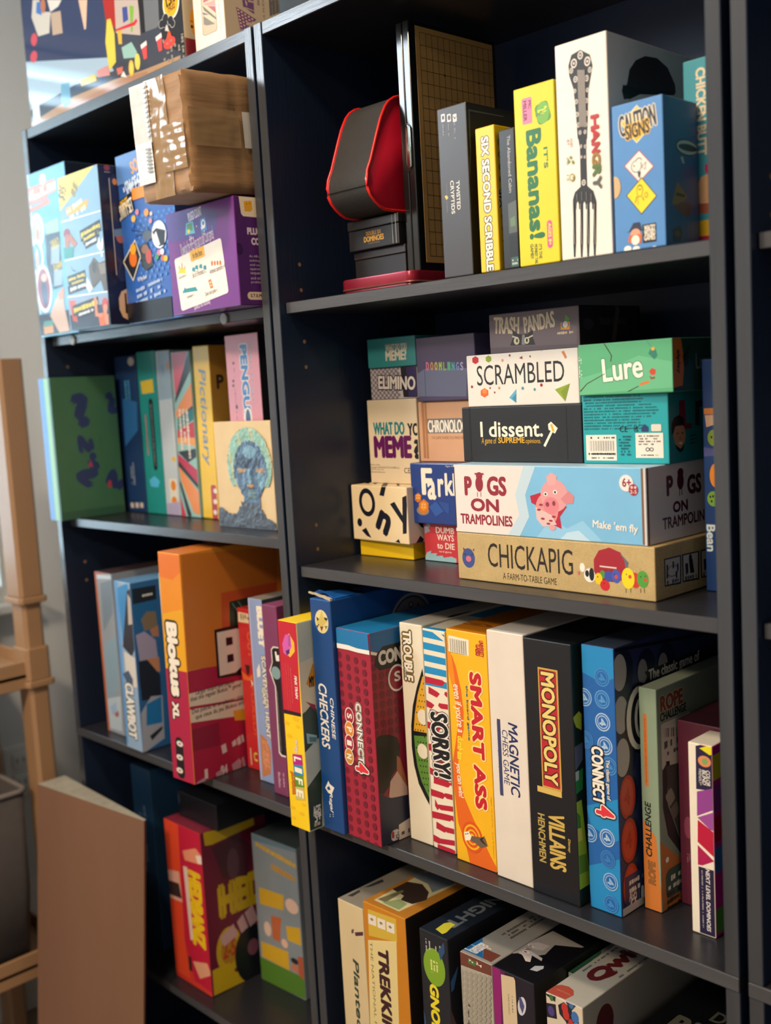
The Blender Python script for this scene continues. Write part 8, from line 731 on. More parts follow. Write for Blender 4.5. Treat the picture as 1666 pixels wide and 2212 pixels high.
carton('game_box', 'white tile game box with red lettering on top and coloured shapes on its front', 'game box', (0.399, 0, 0.4044), (0.049, 0.24, 0.2362), '#cdbfa8', {'t': '#a8a69e', 'r': '#a39c90'}, 0, 0, 0, 0.38, 1.2, [
('T','t','#5a1c22','Qwirkle',24.5,124.8,148.8,27,90,0.09,0,0),('S','t','#4a5a6a',5.9,144,168,4.9,90,1,0.8,5),('S','t','#4a5a6a',44.1,144,144,4.9,90,1,0.8,6),('P','t','#a84a3c',[0.8,0.2,-2,13.9,4.7,22.1,13.2,24.5,21.6,21.7,27.1,14.3,25.1,1.7]),('E','t','#b98a7a',15.3,12.2,10,0.6,0,24),('E','t','#a84a3c',15.7,12.1,5.6,0.3,0,24),
('P','f','#1f2a28',[-0.4,234.5,13.7,235.6,12.8,229.2,2,232.1]),('P','f','#1a1c28',[-0.3,223.5,13.3,226.7,14.5,210.2,0.2,207.2]),('P','f','#1c1e26',[16.5,227.4,24.4,233.8,34.8,229.8,35.6,218.2,27.7,210.7,18,217.7]),('P','f','#2a3a50',[27,235.9,41.3,236.6,34.7,227.6,28.7,232.8]),('P','f','#1c1e26',[27.9,215.1,39.7,228.5,44.1,217,26.4,209.8]),('E','f','#4a3a78',6.8,216.5,4.4,6,0,12),
('E','f','#b5302c',25.4,227.1,4.4,6,0,12),('E','f','#b5302c',26.9,220.2,4.4,6,0,12),('E','f','#3a6aa8',38.8,221.7,5,6.8,0,12),('E','f','#3f6a3a',7.8,232.2,2.8,3.8,0,12),('E','f','#3f6a9a',34.4,233.9,2.8,3.8,0,12),('E','f','#b5302c',32.9,213.4,3.3,4.5,0,12),
('E','r','#5a2428',39,201.5,16.4,21.4,0,24)], 'upright game boxes on the low shelf of the right bookcase', None, None)
carton('game_box', 'flat black game box with faint gold serif letters lying beside the white tile game', 'game box', (0.456, 0.04, 0.4044), (0.156, 0.225, 0.1777), '#0c0e13', {'t': '#0b0d12'}, 0, 0, 0, 0.38, 1.2, [
('T','t','#55564c','DELUXE',95,120,85,22,0,0.03,0,0),('T','t','#5f6054','BINGO',85,80,125,38,0,0.05,0,0)], 'upright game boxes on the low shelf of the right bookcase', None, None)
carton('kit_box', 'huge glossy science kit box with glassware and a yellow badge on top of the bookcase', 'kit box', (-0.6365, 0.02, 1.7594), (0.459, 0.13, 0.3397), '#3a3f4c', {'r': '#b9a88c', 'b': '#4a4038'}, 0, 0, 0, 0.07, 1.2, [
('P','f','#2c3a5c',[1.2,211.4,257,139.7,254,64.2,249.9,20.3,-7.2,54.1]),('P','f','#9fb4c4',[-4.9,114.3,256.1,57.3,271.8,34.4,157.8,41.4,-2.9,35.3]),('P','f','#b08a68',[-7.2,14.6,140.5,25.1,269.7,22.1,346.8,16.6,447,13.4,444.6,-3.7,14.7,3]),('P','f','#a8785a',[124.1,15.1,300.9,18,361.3,13.1,362.8,3.6,151.9,9.1]),('P','f','#d9b49a',[186.3,159.5,212.5,152.2,202.1,112.9,196.9,112.7]),('P','f','#c9c0b4',[42.7,199.8,64.7,193.6,64.8,174.8,97.3,165.9,87.7,136.2,50.3,140.8,33.6,174.6]),
('P','f','#3f6fb4',[54.9,192.9,71.4,188.3,67.5,168.9,49.8,177.2]),('E','f','#b5704a',74.8,181.5,8.2,11.6,0,24),('P','f','#b9a08a',[97,164.3,129.2,158.9,130.1,125.2,97.8,130.2]),('P','f','#d9d0c4',[90,186.5,135.7,173.7,123.5,167.1,97.3,165.9]),('E','f','#c94a5a',35.3,139.5,10.8,9.7,0,24),('E','f','#c94a5a',29.2,114.3,12.1,8.7,0,24),
('R','f','#dce4e4',20.9,29.4,23.5,31.6,0,0),('P','f','#5f96b4',[110.8,52.1,137.8,49.3,137.3,17.3,116.8,14.9,105.9,25.9]),('P','f','#a8241f',[257,139.7,290.8,130.2,287.7,92,263.1,98.5]),('P','f','#b9a69a',[289.3,130.6,352.7,112.8,351.2,64.5,286.4,84.5]),('P','f','#d9c24a',[264.2,109.3,274.4,108.1,281.9,85.7,280,45.1,259.3,37.3,255,79.9]),('P','f','#3a4a8a',[308.7,114.4,322.3,112.1,322.4,93.6,308.3,92.8]),
('P','f','#7aa83a',[328.4,112,339.8,107.3,331.6,74.3,327.2,75.4]),('P','f','#c9243a',[284.1,89.8,336.6,86.8,343.1,89.6,347,85.5,338.8,81.6,286.8,86.7]),('P','f','#d9a83a',[290,86.7,302.3,85,300.7,65.1,291.6,67.5]),('P','f','#8fb4a8',[298.4,61,326.5,61.7,339.1,44.6,332.1,38.6,302,44.5]),('P','f','#15171c',[351.3,113.2,367,108.8,366.2,65.2,354.6,66.7]),('P','f','#6a6c70',[365.6,109.2,403.3,98.6,401.6,67.9,395.2,63.6,364.8,65.6]),
('P','f','#22242c',[403.3,98.6,467.2,80.7,461.7,9.7,408.6,37.8,401.1,65]),('E','f','#ece4d0',433.6,86,20.5,21.6,0,24),('E','f','#e6a81c',433.4,86.5,17.8,19,0,24),('T','f','#3a2410','154',432.7,91.5,23.5,16.1,8,0.054,0,0),('T','f','#3a2410','PAGES',433.9,81.5,17.2,11.6,10,0.027,0,0),('E','f','#b9b4ac',406.8,65,7.1,6,0,24),
('E','f','#b9b4ac',417.4,69.6,8,6.9,0,24),('E','f','#b9b4ac',429.3,64.2,7.4,6.4,0,24),('E','f','#b9b4ac',434,58.5,6.2,5.3,0,24),('E','f','#b9b4ac',415.2,64.3,7,6,0,24),('E','f','#22242c',406.8,65,6.1,5.2,0,24),('E','f','#22242c',417.4,69.6,7,6,0,24),
('E','f','#22242c',429.3,64.2,6.5,5.6,0,24),('E','f','#22242c',434,58.5,5.2,4.5,0,24),('E','f','#22242c',415.2,64.3,6.5,5.6,0,24),('P','f','#c9c4bc',[418.1,60.6,420.9,60.5,424.5,50.7,414.3,54.1]),('P','f','#d9512a',[412.7,36.7,421.8,51.4,426,51.1,433.2,33]),('E','f','#d2453c',423,36,15,7.9,0,24),
('P','f','#d9484a',[350.6,50.9,365.8,48.6,364.7,29.9,355.8,29.8]),('R','f','#e6dcd4',358.2,49.5,15.8,6.1,8,0),('P','f','#d9484a',[390.5,51.4,405.1,49.1,404.1,30.7,395.5,30.6]),('R','f','#e6dcd4',397.7,50,15.2,6,8,0),('E','f','#d9a83a',320.9,26.2,7.4,11.5,0,24),('E','f','#e6c45a',321.2,26.2,5.1,8.6,0,24),
('E','f','#d9c45a',338.5,31.3,7.3,11.4,0,24),('P','f','#c98a8a',[224.3,45.6,257.4,45.8,261.4,30.4,225.9,35.5]),('P','f','#c9b23a',[172.6,44.6,220.2,41.7,221.9,31.6,174.2,34.3]),('P','f','#c96a5a',[280,35.6,298.8,34.2,295.8,25.5,283.1,25.3]),('P','f','#d9d9d0',[290.5,22,299.4,27.8,307,16.6]),('S','f','#8a8478',431.8,26.1,37.6,55.8,90,6,0.5,54),
('R','r','#7a1f2c',65,17,130,34,0,0),('E','r','#d9932a',17.3,57.1,6.2,16.4,0,24),('E','r','#2a1c10',13.9,50.3,2.1,2.2,0,24),('P','r','#8a5a1a',[11.5,58.3,16.3,57.7,15.8,56.2,11.3,56.8])], 'boxes on top of the left bookcase', 'kit', None)
carton('game_box', 'cream hexagon tile game box with a clear front window and purple logo', 'game box', (-0.1667, 0.0301, 1.7594), (0.0698, 0.095, 0.3397), '#e6d6b8', {'r': '#b39a7a', 'b': '#b9a88c'}, 0, 0, 0, 0.38, 1.2, [
('P','f','#8a7a60',[19.7,76.4,51.4,67.5,52.7,32.2,50.2,28.1,23.2,28.3,18.1,31.6]),('P','f','#c9b48a',[21.6,75.9,50.5,67.7,51.2,32.6,48.8,29.2,23.7,29.3,19.7,32]),('P','f','#b9a47c',[21.3,43.7,50,41.4,50.8,32.7,48.9,29.5,23.7,29.6,20.2,32.4]),('P','f','#c98a7a',[22.3,69.2,50.5,67.7,51.4,59.6,33.8,65]),('P','f','#a8384a',[25.4,74.8,40.3,70.6,24.8,70.7]),('P','f','#a8384a',[33.7,64.4,50.4,59.3,51.6,50.5]),
('P','f','#5f5038',[22.1,68.2,50.5,45.5,51.1,42.2,25.5,60.8]),('P','f','#6f5d40',[22.7,54.6,47.6,37.8,30.6,40.2,22.2,43.5]),('P','f','#5f5038',[21.8,59.7,36.1,52.6,22.8,55.7]),('T','f','#3a3430','EXPLORE HEX',59.2,53.9,48.4,1.4,90,0.027,0,0),('P','r','#5a1c5c',[30.9,68.2,49.9,71.9,49.9,53.1,31.9,59.4]),('P','r','#b39a7a',[35.3,67,36.5,69.3,39.3,65.1,37.8,60.8,36.4,63.4]),
('P','r','#b39a7a',[40.7,70.1,49.7,69.5,49.8,67.6,40.6,67.4]),('P','r','#b39a7a',[31.9,59.4,37.7,59.4,49.4,57.8,50,56.9,37.5,57.8]),('T','r','#3a2c28','EXPLORE',58.1,77.2,21.9,3.7,90,0.036,0.15,0),('T','r','#3a2c28','A FLEXIBLE',66.2,70.9,42.2,2.4,90,0.036,0.15,0),('P','r','#4a3f38',[76.5,77,95.5,80.6,95.6,64.2,76.5,55.3]),('T','r','#a08c74','Includes 48 Tiles',81.2,73.2,30.7,1.7,90,0.009,0,0),
('T','r','#a08c74','connectors',87.1,74.8,29.9,1.8,90,0.009,0,0),('T','r','#a08c74','storage bag',93,76.4,29,1.9,90,0.009,0,0),('P','r','#4f1c5a',[19.9,57.2,52.6,46.6,28,27.2,24.7,28.8]),('P','r','#d9a08a',[21,55.1,24.5,54.7,24.9,52.7,21.5,52.9]),('P','r','#d9a08a',[21.7,51,25.2,50.6,25.6,48.6,22.2,48.8]),('P','r','#d9a08a',[22.4,46.9,25.9,46.5,26.3,44.4,22.9,44.7]),
('P','r','#d9a08a',[23.2,42.8,26.7,42.4,27,40.3,23.6,40.5]),('P','r','#d9a08a',[23.9,38.7,27.4,38.2,27.8,36.2,24.4,36.4]),('P','r','#d9a08a',[24.6,34.6,28.1,34.1,28.5,32,25.1,32.3]),('P','r','#a88ab0',[25.4,30.4,28.9,30,29.3,27.9,25.8,28.2]),('P','r','#d9a08a',[26.5,53.2,30.1,52.8,30.4,50.7,27,50.9]),('P','r','#d9a08a',[27.3,49.1,30.8,48.7,31.2,46.6,27.8,46.8]),
('P','r','#d9a08a',[28,45,31.5,44.5,31.9,42.5,28.5,42.7]),('P','r','#d9a08a',[28.7,40.8,32.3,40.4,32.6,38.3,29.2,38.6]),('P','r','#d9a08a',[29.5,36.7,33,36.2,33.4,34.2,30,34.4]),('P','r','#a88ab0',[30.2,32.6,33.8,32.1,34.1,30,30.7,30.3]),('P','r','#d9a08a',[32.1,51.2,35.7,50.8,36.1,48.8,32.6,49]),('P','r','#d9a08a',[32.9,47.1,36.4,46.7,36.8,44.6,33.4,44.9]),
('P','r','#d9a08a',[33.6,43,37.2,42.5,37.5,40.5,34.1,40.7]),('P','r','#d9a08a',[34.4,38.8,37.9,38.4,38.3,36.3,34.8,36.6]),('P','r','#a88ab0',[35.1,34.7,38.7,34.2,39,32.2,35.6,32.4]),('P','r','#d9a08a',[37.8,49.3,41.3,48.9,41.7,46.8,38.3,47]),('P','r','#d9a08a',[38.5,45.1,42.1,44.7,42.4,42.6,39,42.9]),('P','r','#d9a08a',[39.2,41,42.8,40.6,43.2,38.5,39.7,38.7]),
('P','r','#a88ab0',[40,36.8,43.6,36.4,43.9,34.3,40.5,34.6]),('P','r','#d9a08a',[43.4,47.3,47,46.9,47.4,44.8,43.9,45]),('P','r','#d9a08a',[44.2,43.2,47.8,42.7,48.1,40.6,44.7,40.9]),('P','r','#a88ab0',[44.9,39,48.5,38.6,48.9,36.5,45.4,36.7]),('E','r','#b39a7a',42.6,38.8,7.7,2.3,0,24)], 'boxes on top of the left bookcase', 'hex', None)
# ---------------------------------------------------------------- brown parcel on the purple kit
def parcel():
    S = (.110, .160, .145); M = pose((-.1345, -.0930, 1.5560), 1.8, 3.0, -.8)
    CB = mat('#94704a', .68, 'corrugated_card', noise=.16, nscale=14, bump=.25, bscale=60, stretch=(.3, .3, 3))
    bm = bmesh.new(); bmesh.ops.create_cube(bm, size=1)
    bmesh.ops.subdivide_edges(bm, edges=bm.edges[:], cuts=22, use_grid_fill=True)
    from mathutils import noise
    for v in bm.verts:
        c = v.co + Vector((.5, .5, .5)); e = sorted((min(c.x, 1 - c.x), min(c.y, 1 - c.y), min(c.z, 1 - c.z)))
        p = Vector((c.x * S[0], c.y * S[1], c.z * S[2])); n = noise.noise_vector(p * 38) * .0013 + noise.noise_vector(p * 110) * .0005
        k = .0022 if e[1] < .02 else 0
        if c.x > .99: n.x += -.0016 * math.exp(-((p.z - .105 + p.y * .05) / .0035) ** 2) - .0014 * math.exp(-((p.y - .075) / .003) ** 2) - .001 * math.exp(-((p.z - .06) / .003) ** 2)
        if c.y < .01: n.y += .0012 * math.sin(p.z * 260 + math.sin(p.x * 90) * 2) * max(0, (p.x - .04) / .07) + .0012 * math.exp(-((p.x - .055) / .003) ** 2)
        v.co = p + n + Vector((k if c.x < .5 else -k, k if c.y < .5 else -k, k if c.z < .5 else -k)) * (1 if e[1] < .02 else 0)
    me = bpy.data.meshes.new('cardboard_parcel'); bm.to_mesh(me); bm.free(); me.materials.append(CB)
    for p in me.polygons: p.use_smooth = True
    try: me.set_sharp_from_angle(angle=math.radians(35))
    except Exception: pass
    o = link('cardboard_parcel', me); o.matrix_world = M
    tag(o, 'battered brown cardboard parcel with shiny tape, on top of the purple kit box', 'parcel')
    def strip(name, m, uv0, uv1, face, wr=.0011, lift=.0016, seed=1, nx=14, ny=40):
        bm = bmesh.new(); g = []
        for j in range(ny + 1):
            row = []
            for i in range(nx + 1):
                u = uv0[0] + (uv1[0] - uv0[0]) * i / nx; v = uv0[1] + (uv1[1] - uv0[1]) * j / ny
                q = noise.noise(Vector((u * 90, v * 45, seed))) + .6 * noise.noise(Vector((u * 30, v * 160, seed + 5)))
                h = lift + wr * q
                P = {'f': (u, -h, v), 'r': (S[0] + h, u, v), 'b': (u, v, -h)}[face]
                row.append(bm.verts.new(P))
            g.append(row)
        for j in range(ny):
            for i in range(nx):
                f = bm.faces.new((g[j][i], g[j][i + 1], g[j + 1][i + 1], g[j + 1][i])); f.smooth = True
        me = bpy.data.meshes.new(name); bm.to_mesh(me); bm.free(); me.materials.append(m); return link(name, me, o)
    TP = mat('#9c7f5c', .14, 'packing_tape', noise=.1, nscale=40, alpha=.72); LB = mat('#cfcfcc', .4, 'paper_label', noise=.06, nscale=60); LB2 = mat('#b9b6ae', .45, 'worn_label', noise=.12, nscale=60)
    strip('packing_tape', TP, (.034, .001), (.076, .144), 'f', .0012, .0024, 3)
    strip('packing_tape', TP, (.060, .030), (.108, .085), 'f', .0012, .0036, 9)
    strip('packing_tape', TP, (.002, .055), (.080, .100), 'r', .0006, .0030, 4)
    q = strip('shipping_label', LB2, (.002, .070), (.040, .143), 'f', .0004, .0030, 7); tag(q, 'pale worn paper label')
    q = strip('shipping_label', LB, (.004, .022), (.040, .072), 'f', .0004, .0042, 8); tag(q, 'white address label')
    mb = MB()
    for k in range(7): mb.box((.028, -.0062, .035 + k * .0045), (.038, -.0058, .037 + k * .0045), mat('#8a8a88', .5, 'label_print'))
    for k in range(11): mb.box((.0335, -.0056, .078 + k * .0058), (.0395, -.0050, .0812 + k * .0058), mat('#e6e6e4', .2, 'tape_print'))
    mb.build('label_print', o)
    q = strip('barcode_sticker', mat('#c9c4ba', .45, 'sticker', noise=.05), (.086, .056), (.098, .100), 'r', .0002, .0020, 2, 4, 8)
parcel()
# ---------------------------------------------------------------- upper shelf of the middle bookcase, left part
ZS = 1.4186
def rrect(x0, y0, x1, y1, r, n=5):
    p = []
    for cx, cy, s in ((x1 - r, y1 - r, 0), (x0 + r, y1 - r, 90), (x0 + r, y0 + r, 180), (x1 - r, y0 + r, 270)):
        for k in range(n + 1): p.append((cx + r * math.cos(math.radians(s + 90 * k / n)), cy + r * math.sin(math.radians(s + 90 * k / n))))
    return p
def place(o, loc, **k):
    me = o.data; me.transform(Matrix.Translation(-Vector(loc))); o.location = loc; tag(o, **k); return o
RM = mat('#8c1a30', .28, 'red_tin', metal=.35, noise=.12, nscale=20)
o = empty('storage_tin', (.0589, .0647, ZS + .0005), label='flat dark red metal tin lying at the bottom under the black boxes', cat='tin')
mb = MB(); mb.prism(rrect(.001, .001, .130, .159, .012), 'z', 0, .0085, RM, .001); q = mb.build('tin_base', o); smooth_angle(q)
mb = MB(); mb.prism(rrect(0, 0, .131, .160, .012), 'z', .0095, .0226, RM, .0015); mb.tube([(x, y, .0098) for x, y in rrect(0, 0, .131, .160, .012)], .0012, mat('#c98a7a', .2, 'tin_rim', metal=.8), 6, True); q = mb.build('tin_lid', o); smooth_angle(q)
TIN = ZS + .0232
BB = mat('#1a191c', .45, 'black_card', noise=.1)
o = empty('domino_box', (.0655, .088, TIN), label='small plain black box under the domino box, standing on the red tin', cat='game box')
mb = MB(); mb.box((0, 0, 0), (.0915, .12, .025), BB, .001, 2); mb.build('tray', o)
mb = MB(); mb.box((-.0008, -.0008, .0255), (.0923, .1208, .0355), mat('#2a2427', .4, 'black_card_lid'), .001, 2); mb.build('lid', o)
DZ = TIN + .0357
o = empty('domino_box', (.0650, .080, DZ), label='black domino box with gold lettering under the red ended case', cat='game box')
mb = MB(); mb.box((0, 0, 0), (.0905, .125, .0250), BB, .001, 2); print_face(mb, (.0905, .125, .0250), [('T', 'f', '#b98a2e', 'DOUBLE SIX', 46, 19, 27, 5, 0, .02, 0, 0), ('T', 'f', '#c9972e', 'DOMINOES', 46, 12.2, 36, 7, 0, .035, 0, 0), ('T', 'f', '#b98a2e', 'A Game for Everyone', 46, 6.6, 20, 1.8, 0, 0, 0, 0)], .45)
mb.build('tray', o)
mb = MB(); mb.box((-.0008, -.0008, .0256), (.0913, .1258, .0368), mat('#211f21', .4, 'black_card_lid2'), .001, 2); mb.build('lid', o)
mb = MB(); mb.box((.0808, -.0014, .001), (.0813, -.0009, .036), mat('#c9c9c4', .1, 'cellophane'), .0001); mb.box((.0868, -.0014, .001), (.0872, -.0009, .036), mat('#c9c9c4', .1, 'cellophane')); mb.build('wrap_edge', o)
# ---------------------------------------------------------------- folding magnetic board: two black halves, grid sheet and chrome catch
GB = mat('#141516', .16, 'black_gloss_plastic', noise=.05)
o = empty('folding_board', (.1600, .0872, TIN), label='tall black folding grid board standing on edge with a chrome catch', cat='board game')
for k in (0, 1):
    mb = MB(); mb.box((k * .0112, 0, 0), (k * .0112 + .0108, .157, .2915), GB, .0016, 2); q = mb.build('board_half', o)
mb = MB(); x = .0222; mb.box((.0218, .011, .0105), (.0223, .151, .286), mat('#b08a50', .55, 'tan_grid_sheet', noise=.1, nscale=40), .0001)
ln = mat('#3a2e1c', .5, 'grid_line')
for i in range(14): mb.box((.02231, .018 + i * .0104, .018), (.02236, .0186 + i * .0104, .279), ln)
for j in range(19): mb.box((.02231, .018, .018 + j * .0145), (.02236, .1532, .0186 + j * .0145), ln)
mb.disc((.0224, .0596, .2355), (1, 0, 0), .0016, ln); mb.disc((.0224, .122, .2355), (1, 0, 0), .0016, ln); mb.disc((.0224, .0596, .148), (1, 0, 0), .0016, ln); mb.build('grid_sheet', o)
mb = MB(); mb.prism(rrect(.0035, .118, .0185, .174, .0070), 'y', -.0006, .0002, mat('#070708', .3, 'recess_black')); mb.build('catch_recess', o)
mb = MB(); mb.prism(rrect(.0105, .122, .0182, .171, .0035), 'y', -.0022, -.0004, mat('#b9c4bc', .15, 'chrome', metal=1.), .0006); q = mb.build('catch', o); smooth_angle(q)
# ---------------------------------------------------------------- red ended dice roll bag lying on the domino box
half = [(.0964, 1.6522), (.089, 1.6499), (.0799, 1.6445), (.0739, 1.6383), (.0689, 1.63), (.0649, 1.623), (.0563, 1.6024), (.0448, 1.5729), (.0384, 1.5604), (.036, 1.5493), (.0368, 1.5396), (.0408, 1.5323), (.0479, 1.5252), (.0553, 1.5202), (.0629, 1.5168), (.0739, 1.5161)]
cy = .112
prof = half + [(2 * cy - y, z) for y, z in half[::-1]]
prof = [(y, z + .001) for y, z in prof]
FB = mat('#2a2826', .75, 'black_fabric', noise=.18, nscale=30, bump=.4, bscale=900); RD = mat('#b5122c', .35, 'red_vinyl', noise=.05); RP = mat('#e0261f', .3, 'red_piping')
o = empty('zip_case', (.115, cy, prof[15][1]), label='rounded black case with red ends and red piping lying on the domino box', cat='case')
L0 = (.115, cy, prof[15][1])
mb = MB(); mb.prism(prof, 'x', .082, .147, FB); q = child(mb, 'case_body', o, L0); smooth_angle(q, 50)
for xa, xb in ((.0795, .082), (.147, .1500)):
    mb = MB(); c = (cy, 1.583); mb.prism([(c[0] + (y - c[0]) * 1.0, c[1] + (z - c[1]) * 1.0) for y, z in prof], 'x', xa, xb, RD, .0008); q = child(mb, 'end_panel', o, L0); smooth_angle(q, 50)
    mb = MB(); mb.tube([((xa if xa < .1 else xb), y, z) for y, z in prof], .0018, RP, 8, True); child(mb, 'piping', o, L0)
mb = MB(); mb.tube([(.082, .0352, 1.5440), (.147, .0352, 1.5440)], .0006, mat('#121110', .6, 'seam_thread'), 6); child(mb, 'seam', o, L0)
# ---------------------------------------------------------------- small painted portrait on canvas
def portrait():
    from mathutils import noise
    W, D, Hh = .1331, .016, .1555; M = pose((-.2386, .0625, 1.1119), 1.4, 0, 0)
    cv = mat('#d9bf93', .7, 'primed_canvas', noise=.06, nscale=30, bump=.3, bscale=1400)
    mb = MB(); mb.box((0, 0, 0), (W, D, Hh), cv, .001, 2); o = mb.build('painted_canvas'); o.matrix_world = M
    tag(o, 'small canvas painting of a blue faced head with mint hair, leaning at the shelf front', 'painting')
    hair = mat('#86b0a0', .4, 'mint_paint', noise=.2, nscale=60, bump=.25, bscale=160); hair2 = mat('#a9b08a', .4, 'straw_paint', noise=.2, nscale=60, bump=.25, bscale=160)
    face = mat('#4f6a86', .35, 'blue_paint', noise=.3, nscale=40, bump=.25, bscale=140); face2 = mat('#3d4f66', .35, 'deep_blue_paint', noise=.3, nscale=50, bump=.25, bscale=140); fl = mat('#6f97ad', .35, 'pale_blue_paint', noise=.2, nscale=60, bump=.25, bscale=140)
    sh = mat('#4f5a68', .4, 'slate_paint', noise=.25, nscale=40, bump=.25, bscale=120); oc = mat('#a8855c', .4, 'ochre_paint', noise=.2, nscale=80); gr = mat('#6f8a7a', .4, 'green_grey_paint', noise=.2, nscale=60)
    def ell(x, y, cx, cy, rx, ry): return ((x - cx) / rx) ** 2 + ((y - cy) / ry) ** 2
    def reg(x, y):   # x, y in 0..1 from lower left
        wob = .012 * noise.noise(Vector((x * 22, y * 22, 3))); x += wob; y += wob
        if y < .13 + .05 * math.exp(-((x - .05) / .10) ** 2) - .07 * max(0, x - .78) * 4 or (abs(x - .58) < .165 - .05 * (y - .1) and y < .245) or (y < .20 and abs(x - .58) < .26 - .9 * (y - .12)): return sh
        f = ell(x, y, .62, .50, .295, .325) if y > .5 else ell(x, y, .62, .50, .295 - .16 * (.5 - y) / .3, .30)
        if abs(x - .62) < .135 and .2 < y < .36: f = min(f, .9)
        if f < 1:
            for ex in (.47, .79):
                if ell(x, y, ex, .545, .075, .020) < 1: return oc
            if ell(x, y, .62, .40, .055, .022) < 1: return oc
            if ell(x, y, .625, .305, .065, .012) < 1 or ell(x, y, .625, .335, .065, .010) < 1: return gr
            if abs(x - .615) < .022 and .42 < y < .56: return fl
            if ell(x, y, .62, .72, .12, .06) < 1: return fl
            if ell(x, y, .60, .62, .22, .06) < 1 or (x < .42 and y > .6): return face2
            if ell(x, y, .80, .46, .06, .08) < 1: return fl
            return face
        hx = ell(x, y, .61, .60, .385, .345)
        if hx < 1 and y > .40: return hair if (x + .3 * y) % .23 > .05 else hair2
        return None
    n = 84; nz = 98; mb = MB(); bm = mb.bm; g = {}
    def vert(i, j, on):
        k = (i, j)
        if k not in g:
            x, y = i / n, j / nz; h = .0006 + .0018 * (noise.noise(Vector((x * 16, y * 16, 0))) * .5 + .5) + .0010 * noise.noise(Vector((x * 50, y * 50, 7)))
            if abs(x - .615) < .05 and .38 < y < .56: h += .002
            g[k] = bm.verts.new((x * W, -max(h, .0003), y * Hh))
        return g[k]
    for i in range(n):
        for j in range(nz):
            m = reg((i + .5) / n, (j + .5) / nz)
            if m:
                f = bm.faces.new((vert(i, j, 1), vert(i + 1, j, 1), vert(i + 1, j + 1, 1), vert(i, j + 1, 1))); f.material_index = mb.mi(m); f.smooth = True
    me = bpy.data.meshes.new('impasto_portrait'); bm.to_mesh(me); bm.free()
    for m in mb.mats: me.materials.append(m)
    q = link('impasto_portrait', me, o)
portrait()
# ---------------------------------------------------------------- tan plastic shelving with a fabric bin, left
TAN = mat('#a07c5a', .5, 'tan_plastic', noise=.05, nscale=10); 
PX0, PX1, PY0, PY1 = -.808, -.7577, -.020, .018
o = empty('plastic_shelving', (-.92, -.40, 0), label='tan plastic shelving unit with collared posts at the left edge', cat='shelving unit')
L0 = (-.92, -.40, 0)
def oct_post(x0, y0, x1, y1, c=.006): return [(x0 + c, y0), (x1 - c, y0), (x1, y0 + c), (x1, y1 - c), (x1 - c, y1), (x0 + c, y1), (x0, y1 - c), (x0, y0 + c)]
for dx, dy in ((0, 0), (-.24, 0), (0, -.80), (-.24, -.80)):
    mb = MB(); a = (PX0 + dx, PY0 + dy, PX1 + dx, PY1 + dy)
    mb.prism(oct_post(*a), 'z', 0, 1.385, TAN); q = child(mb, 'post', o, L0)
    for z0, z1 in ((1-.05, 1.392), (.795, .8675), (.283, .3515)):
        mb = MB(); g = .0045; mb.prism(oct_post(a[0] - g, a[1] - g, a[2] + g, a[3] + g), 'z', z0 + .012, z1, TAN, .002); mb.prism(oct_post(a[0] - g - .004, a[1] - g - .004, a[2] + g + .004, a[3] + g + .004), 'z', z0, z0 + .012, TAN, .002); child(mb, 'collar', o, L0)
for z in (.815, .270):
    mb = MB(); x0, x1, ya, yb = -1.05, -.762, -.822, .014; mb.box((x0, ya, z), (x1, yb, z + .006), TAN)
    for q in (((x0, ya, z - .02), (x1, ya + .006, z + .03)), ((x0, yb - .006, z - .02), (x1, yb, z + .03)), ((x0, ya + .006, z - .02), (x0 + .006, yb - .006, z + .03)), ((x1 - .006, ya + .006, z - .02), (x1, yb - .006, z + .03))): mb.box(q[0], q[1], TAN, .001, 1)
    for k in range(9): mb.box((x0 + .006, ya + .06 + k * .09, z - .016), (x1 - .006, ya + .064 + k * .09, z), TAN)
    child(mb, 'shelf_tray', o, L0)
GF = mat('#4a4544', .85, 'grey_felt_fabric', noise=.1, nscale=60, bump=.4, bscale=800); GR = mat('#77716e', .7, 'rim_binding')
def bin_outline(g, z):
    return [(x, y, z) for x, y in rrect(-1.03 - g, -.46 - g, -.770 + g, -.041 + g, .018, 6)]
o = empty('storage_bin', (-.905, -.26, .2765), label='dark grey open fabric bin on the tan plastic shelving', cat='storage bin')
mb = MB(); bm = mb.bm; i = mb.mi(GF); rings = []
for g, z in ((-.012, .2765), (-.003, .42), (0, .604), (-.004, .604), (-.006, .42), (-.014, .281)):
    rings.append([bm.verts.new(p) for p in bin_outline(g, z)])
for a, b in zip(rings, rings[1:]):
    for k in range(len(a)):
        f = bm.faces.new((a[k], a[(k + 1) % len(a)], b[(k + 1) % len(a)], b[k])); f.material_index = i; f.smooth = True
bm.faces.new(rings[0]).material_index = i; bm.faces.new(rings[-1]).material_index = i
child(mb, 'bin_body', o, (-.905, -.26, .2765))
mb = MB(); mb.tube(bin_outline(.0, .606), .005, GR, 8, True); child(mb, 'bin_rim', o, (-.905, -.26, .2765))
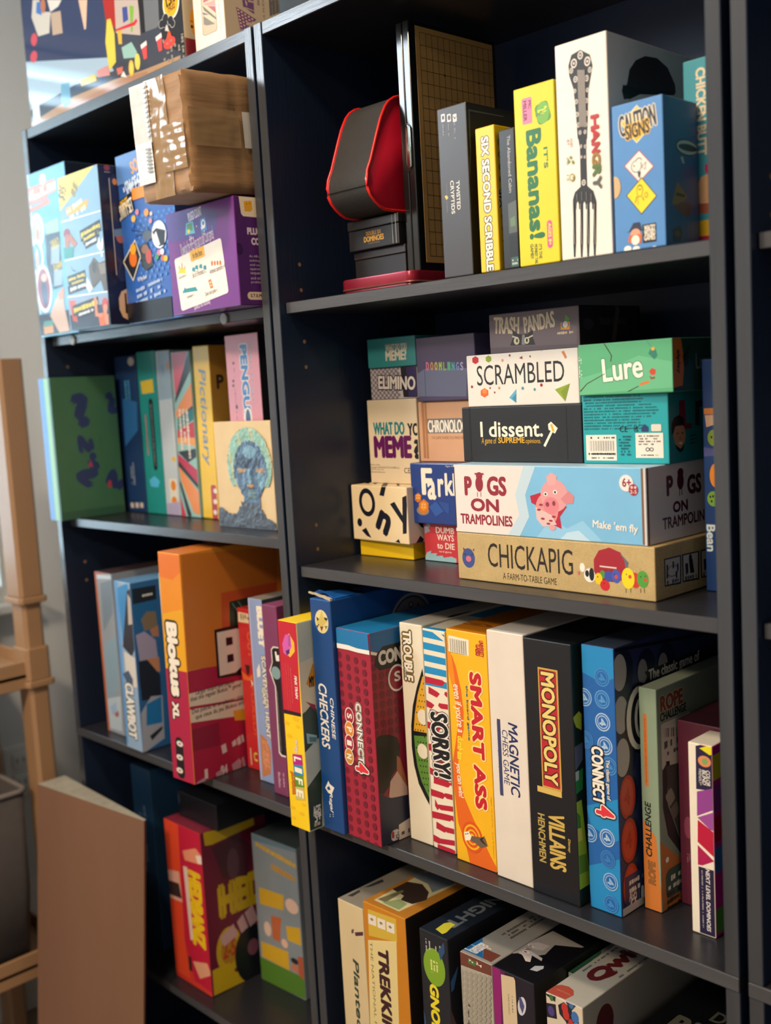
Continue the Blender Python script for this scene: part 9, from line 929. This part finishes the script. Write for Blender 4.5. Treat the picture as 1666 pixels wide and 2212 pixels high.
# ---------------------------------------------------------------- tall cardboard sheet standing in front of the left bookcase
CB = mat('#7a5844', .75, 'brown_card', noise=.08, nscale=8, bump=.1, bscale=120, stretch=(1, 1, .2)); CE = mat('#9a9486', .75, 'card_top_lit', noise=.15, nscale=60)  # top face made paler in its colour for the window light on it
mb = MB(); bm = mb.bm; mb.mi(CB); mb.mi(CE); top = [(-.690, -.0550), (-.385, -.0237), (-.388, -.0185), (-.624, -.0056), (-.690, -.002)]
v1 = [bm.verts.new((x, y - .0005, .64)) for x, y in top]; v0 = [bm.verts.new((x, y - .062, 0)) for x, y in top]
bm.faces.new(v1).material_index = 1; bm.faces.new(v0[::-1])
for k in range(5): bm.faces.new((v0[k], v0[(k + 1) % 5], v1[(k + 1) % 5], v1[k]))
q = mb.build('cardboard_sheet'); place(q, (-.54, -.10, 0), label='tall flattened brown cardboard leaning on the left bookcase bottom', cat='cardboard')

# ---------------------------------------------------------------- torn top corner of the dark blue box
def torn():
    par, M = KEYS['checkers']; w, d, h = .0395, .27, .3036
    mb = MB(); bm = mb.bm; n = 14; i = mb.mi(mat('#b9ab92', .8, 'torn_grey_card', noise=.2, nscale=90)); prev = None
    rng = random.Random(4)
    for k in range(n + 1):
        t = k / n; x = -.002 + t * (w + .002); z = h + .0062 * (1 - t) ** 1.5 + rng.uniform(-.0004, .0004) + .0008; y = .002 + .003 * math.sin(t * 3) + rng.uniform(-.0004, .0004); r = .0012 + .0008 * t
        ring = [bm.verts.new((x, y + a * r, z + b * r)) for a, b in ((-1, -.8), (1, -.8), (1, .9), (-1, .9))]
        if prev:
            for j in range(4): bm.faces.new((prev[j], prev[(j + 1) % 4], ring[(j + 1) % 4], ring[j])).material_index = i
        else: bm.faces.new(ring)
        prev = ring
    bm.faces.new(prev[::-1])
    o = mb.build('torn_edge', par); tag(o, 'torn grey cardboard edge')
    mb = MB(); bm = mb.bm; i = mb.mi(mat('#1b5aa3', .3, 'blue_lid_paper'))
    top = [(.001, .005, .0062), (.006, .012, .0090), (.018, .016, .0035), (.038, .010, .0012), (.0375, .045, .0012), (.002, .060, .0012)]
    a = [bm.verts.new((x, y, h + z)) for x, y, z in top]; b = [bm.verts.new((x, y, h + z - .0008)) for x, y, z in top]
    c = bm.verts.new((.018, .028, h + .0022)); e = bm.verts.new((.018, .028, h + .0012))
    for k in range(6): bm.faces.new((a[k], a[(k + 1) % 6], c)); bm.faces.new((b[(k + 1) % 6], b[k], e)); bm.faces.new((a[k], b[k], b[(k + 1) % 6], a[(k + 1) % 6]))
    mb.build('lid_flap', par)
torn()
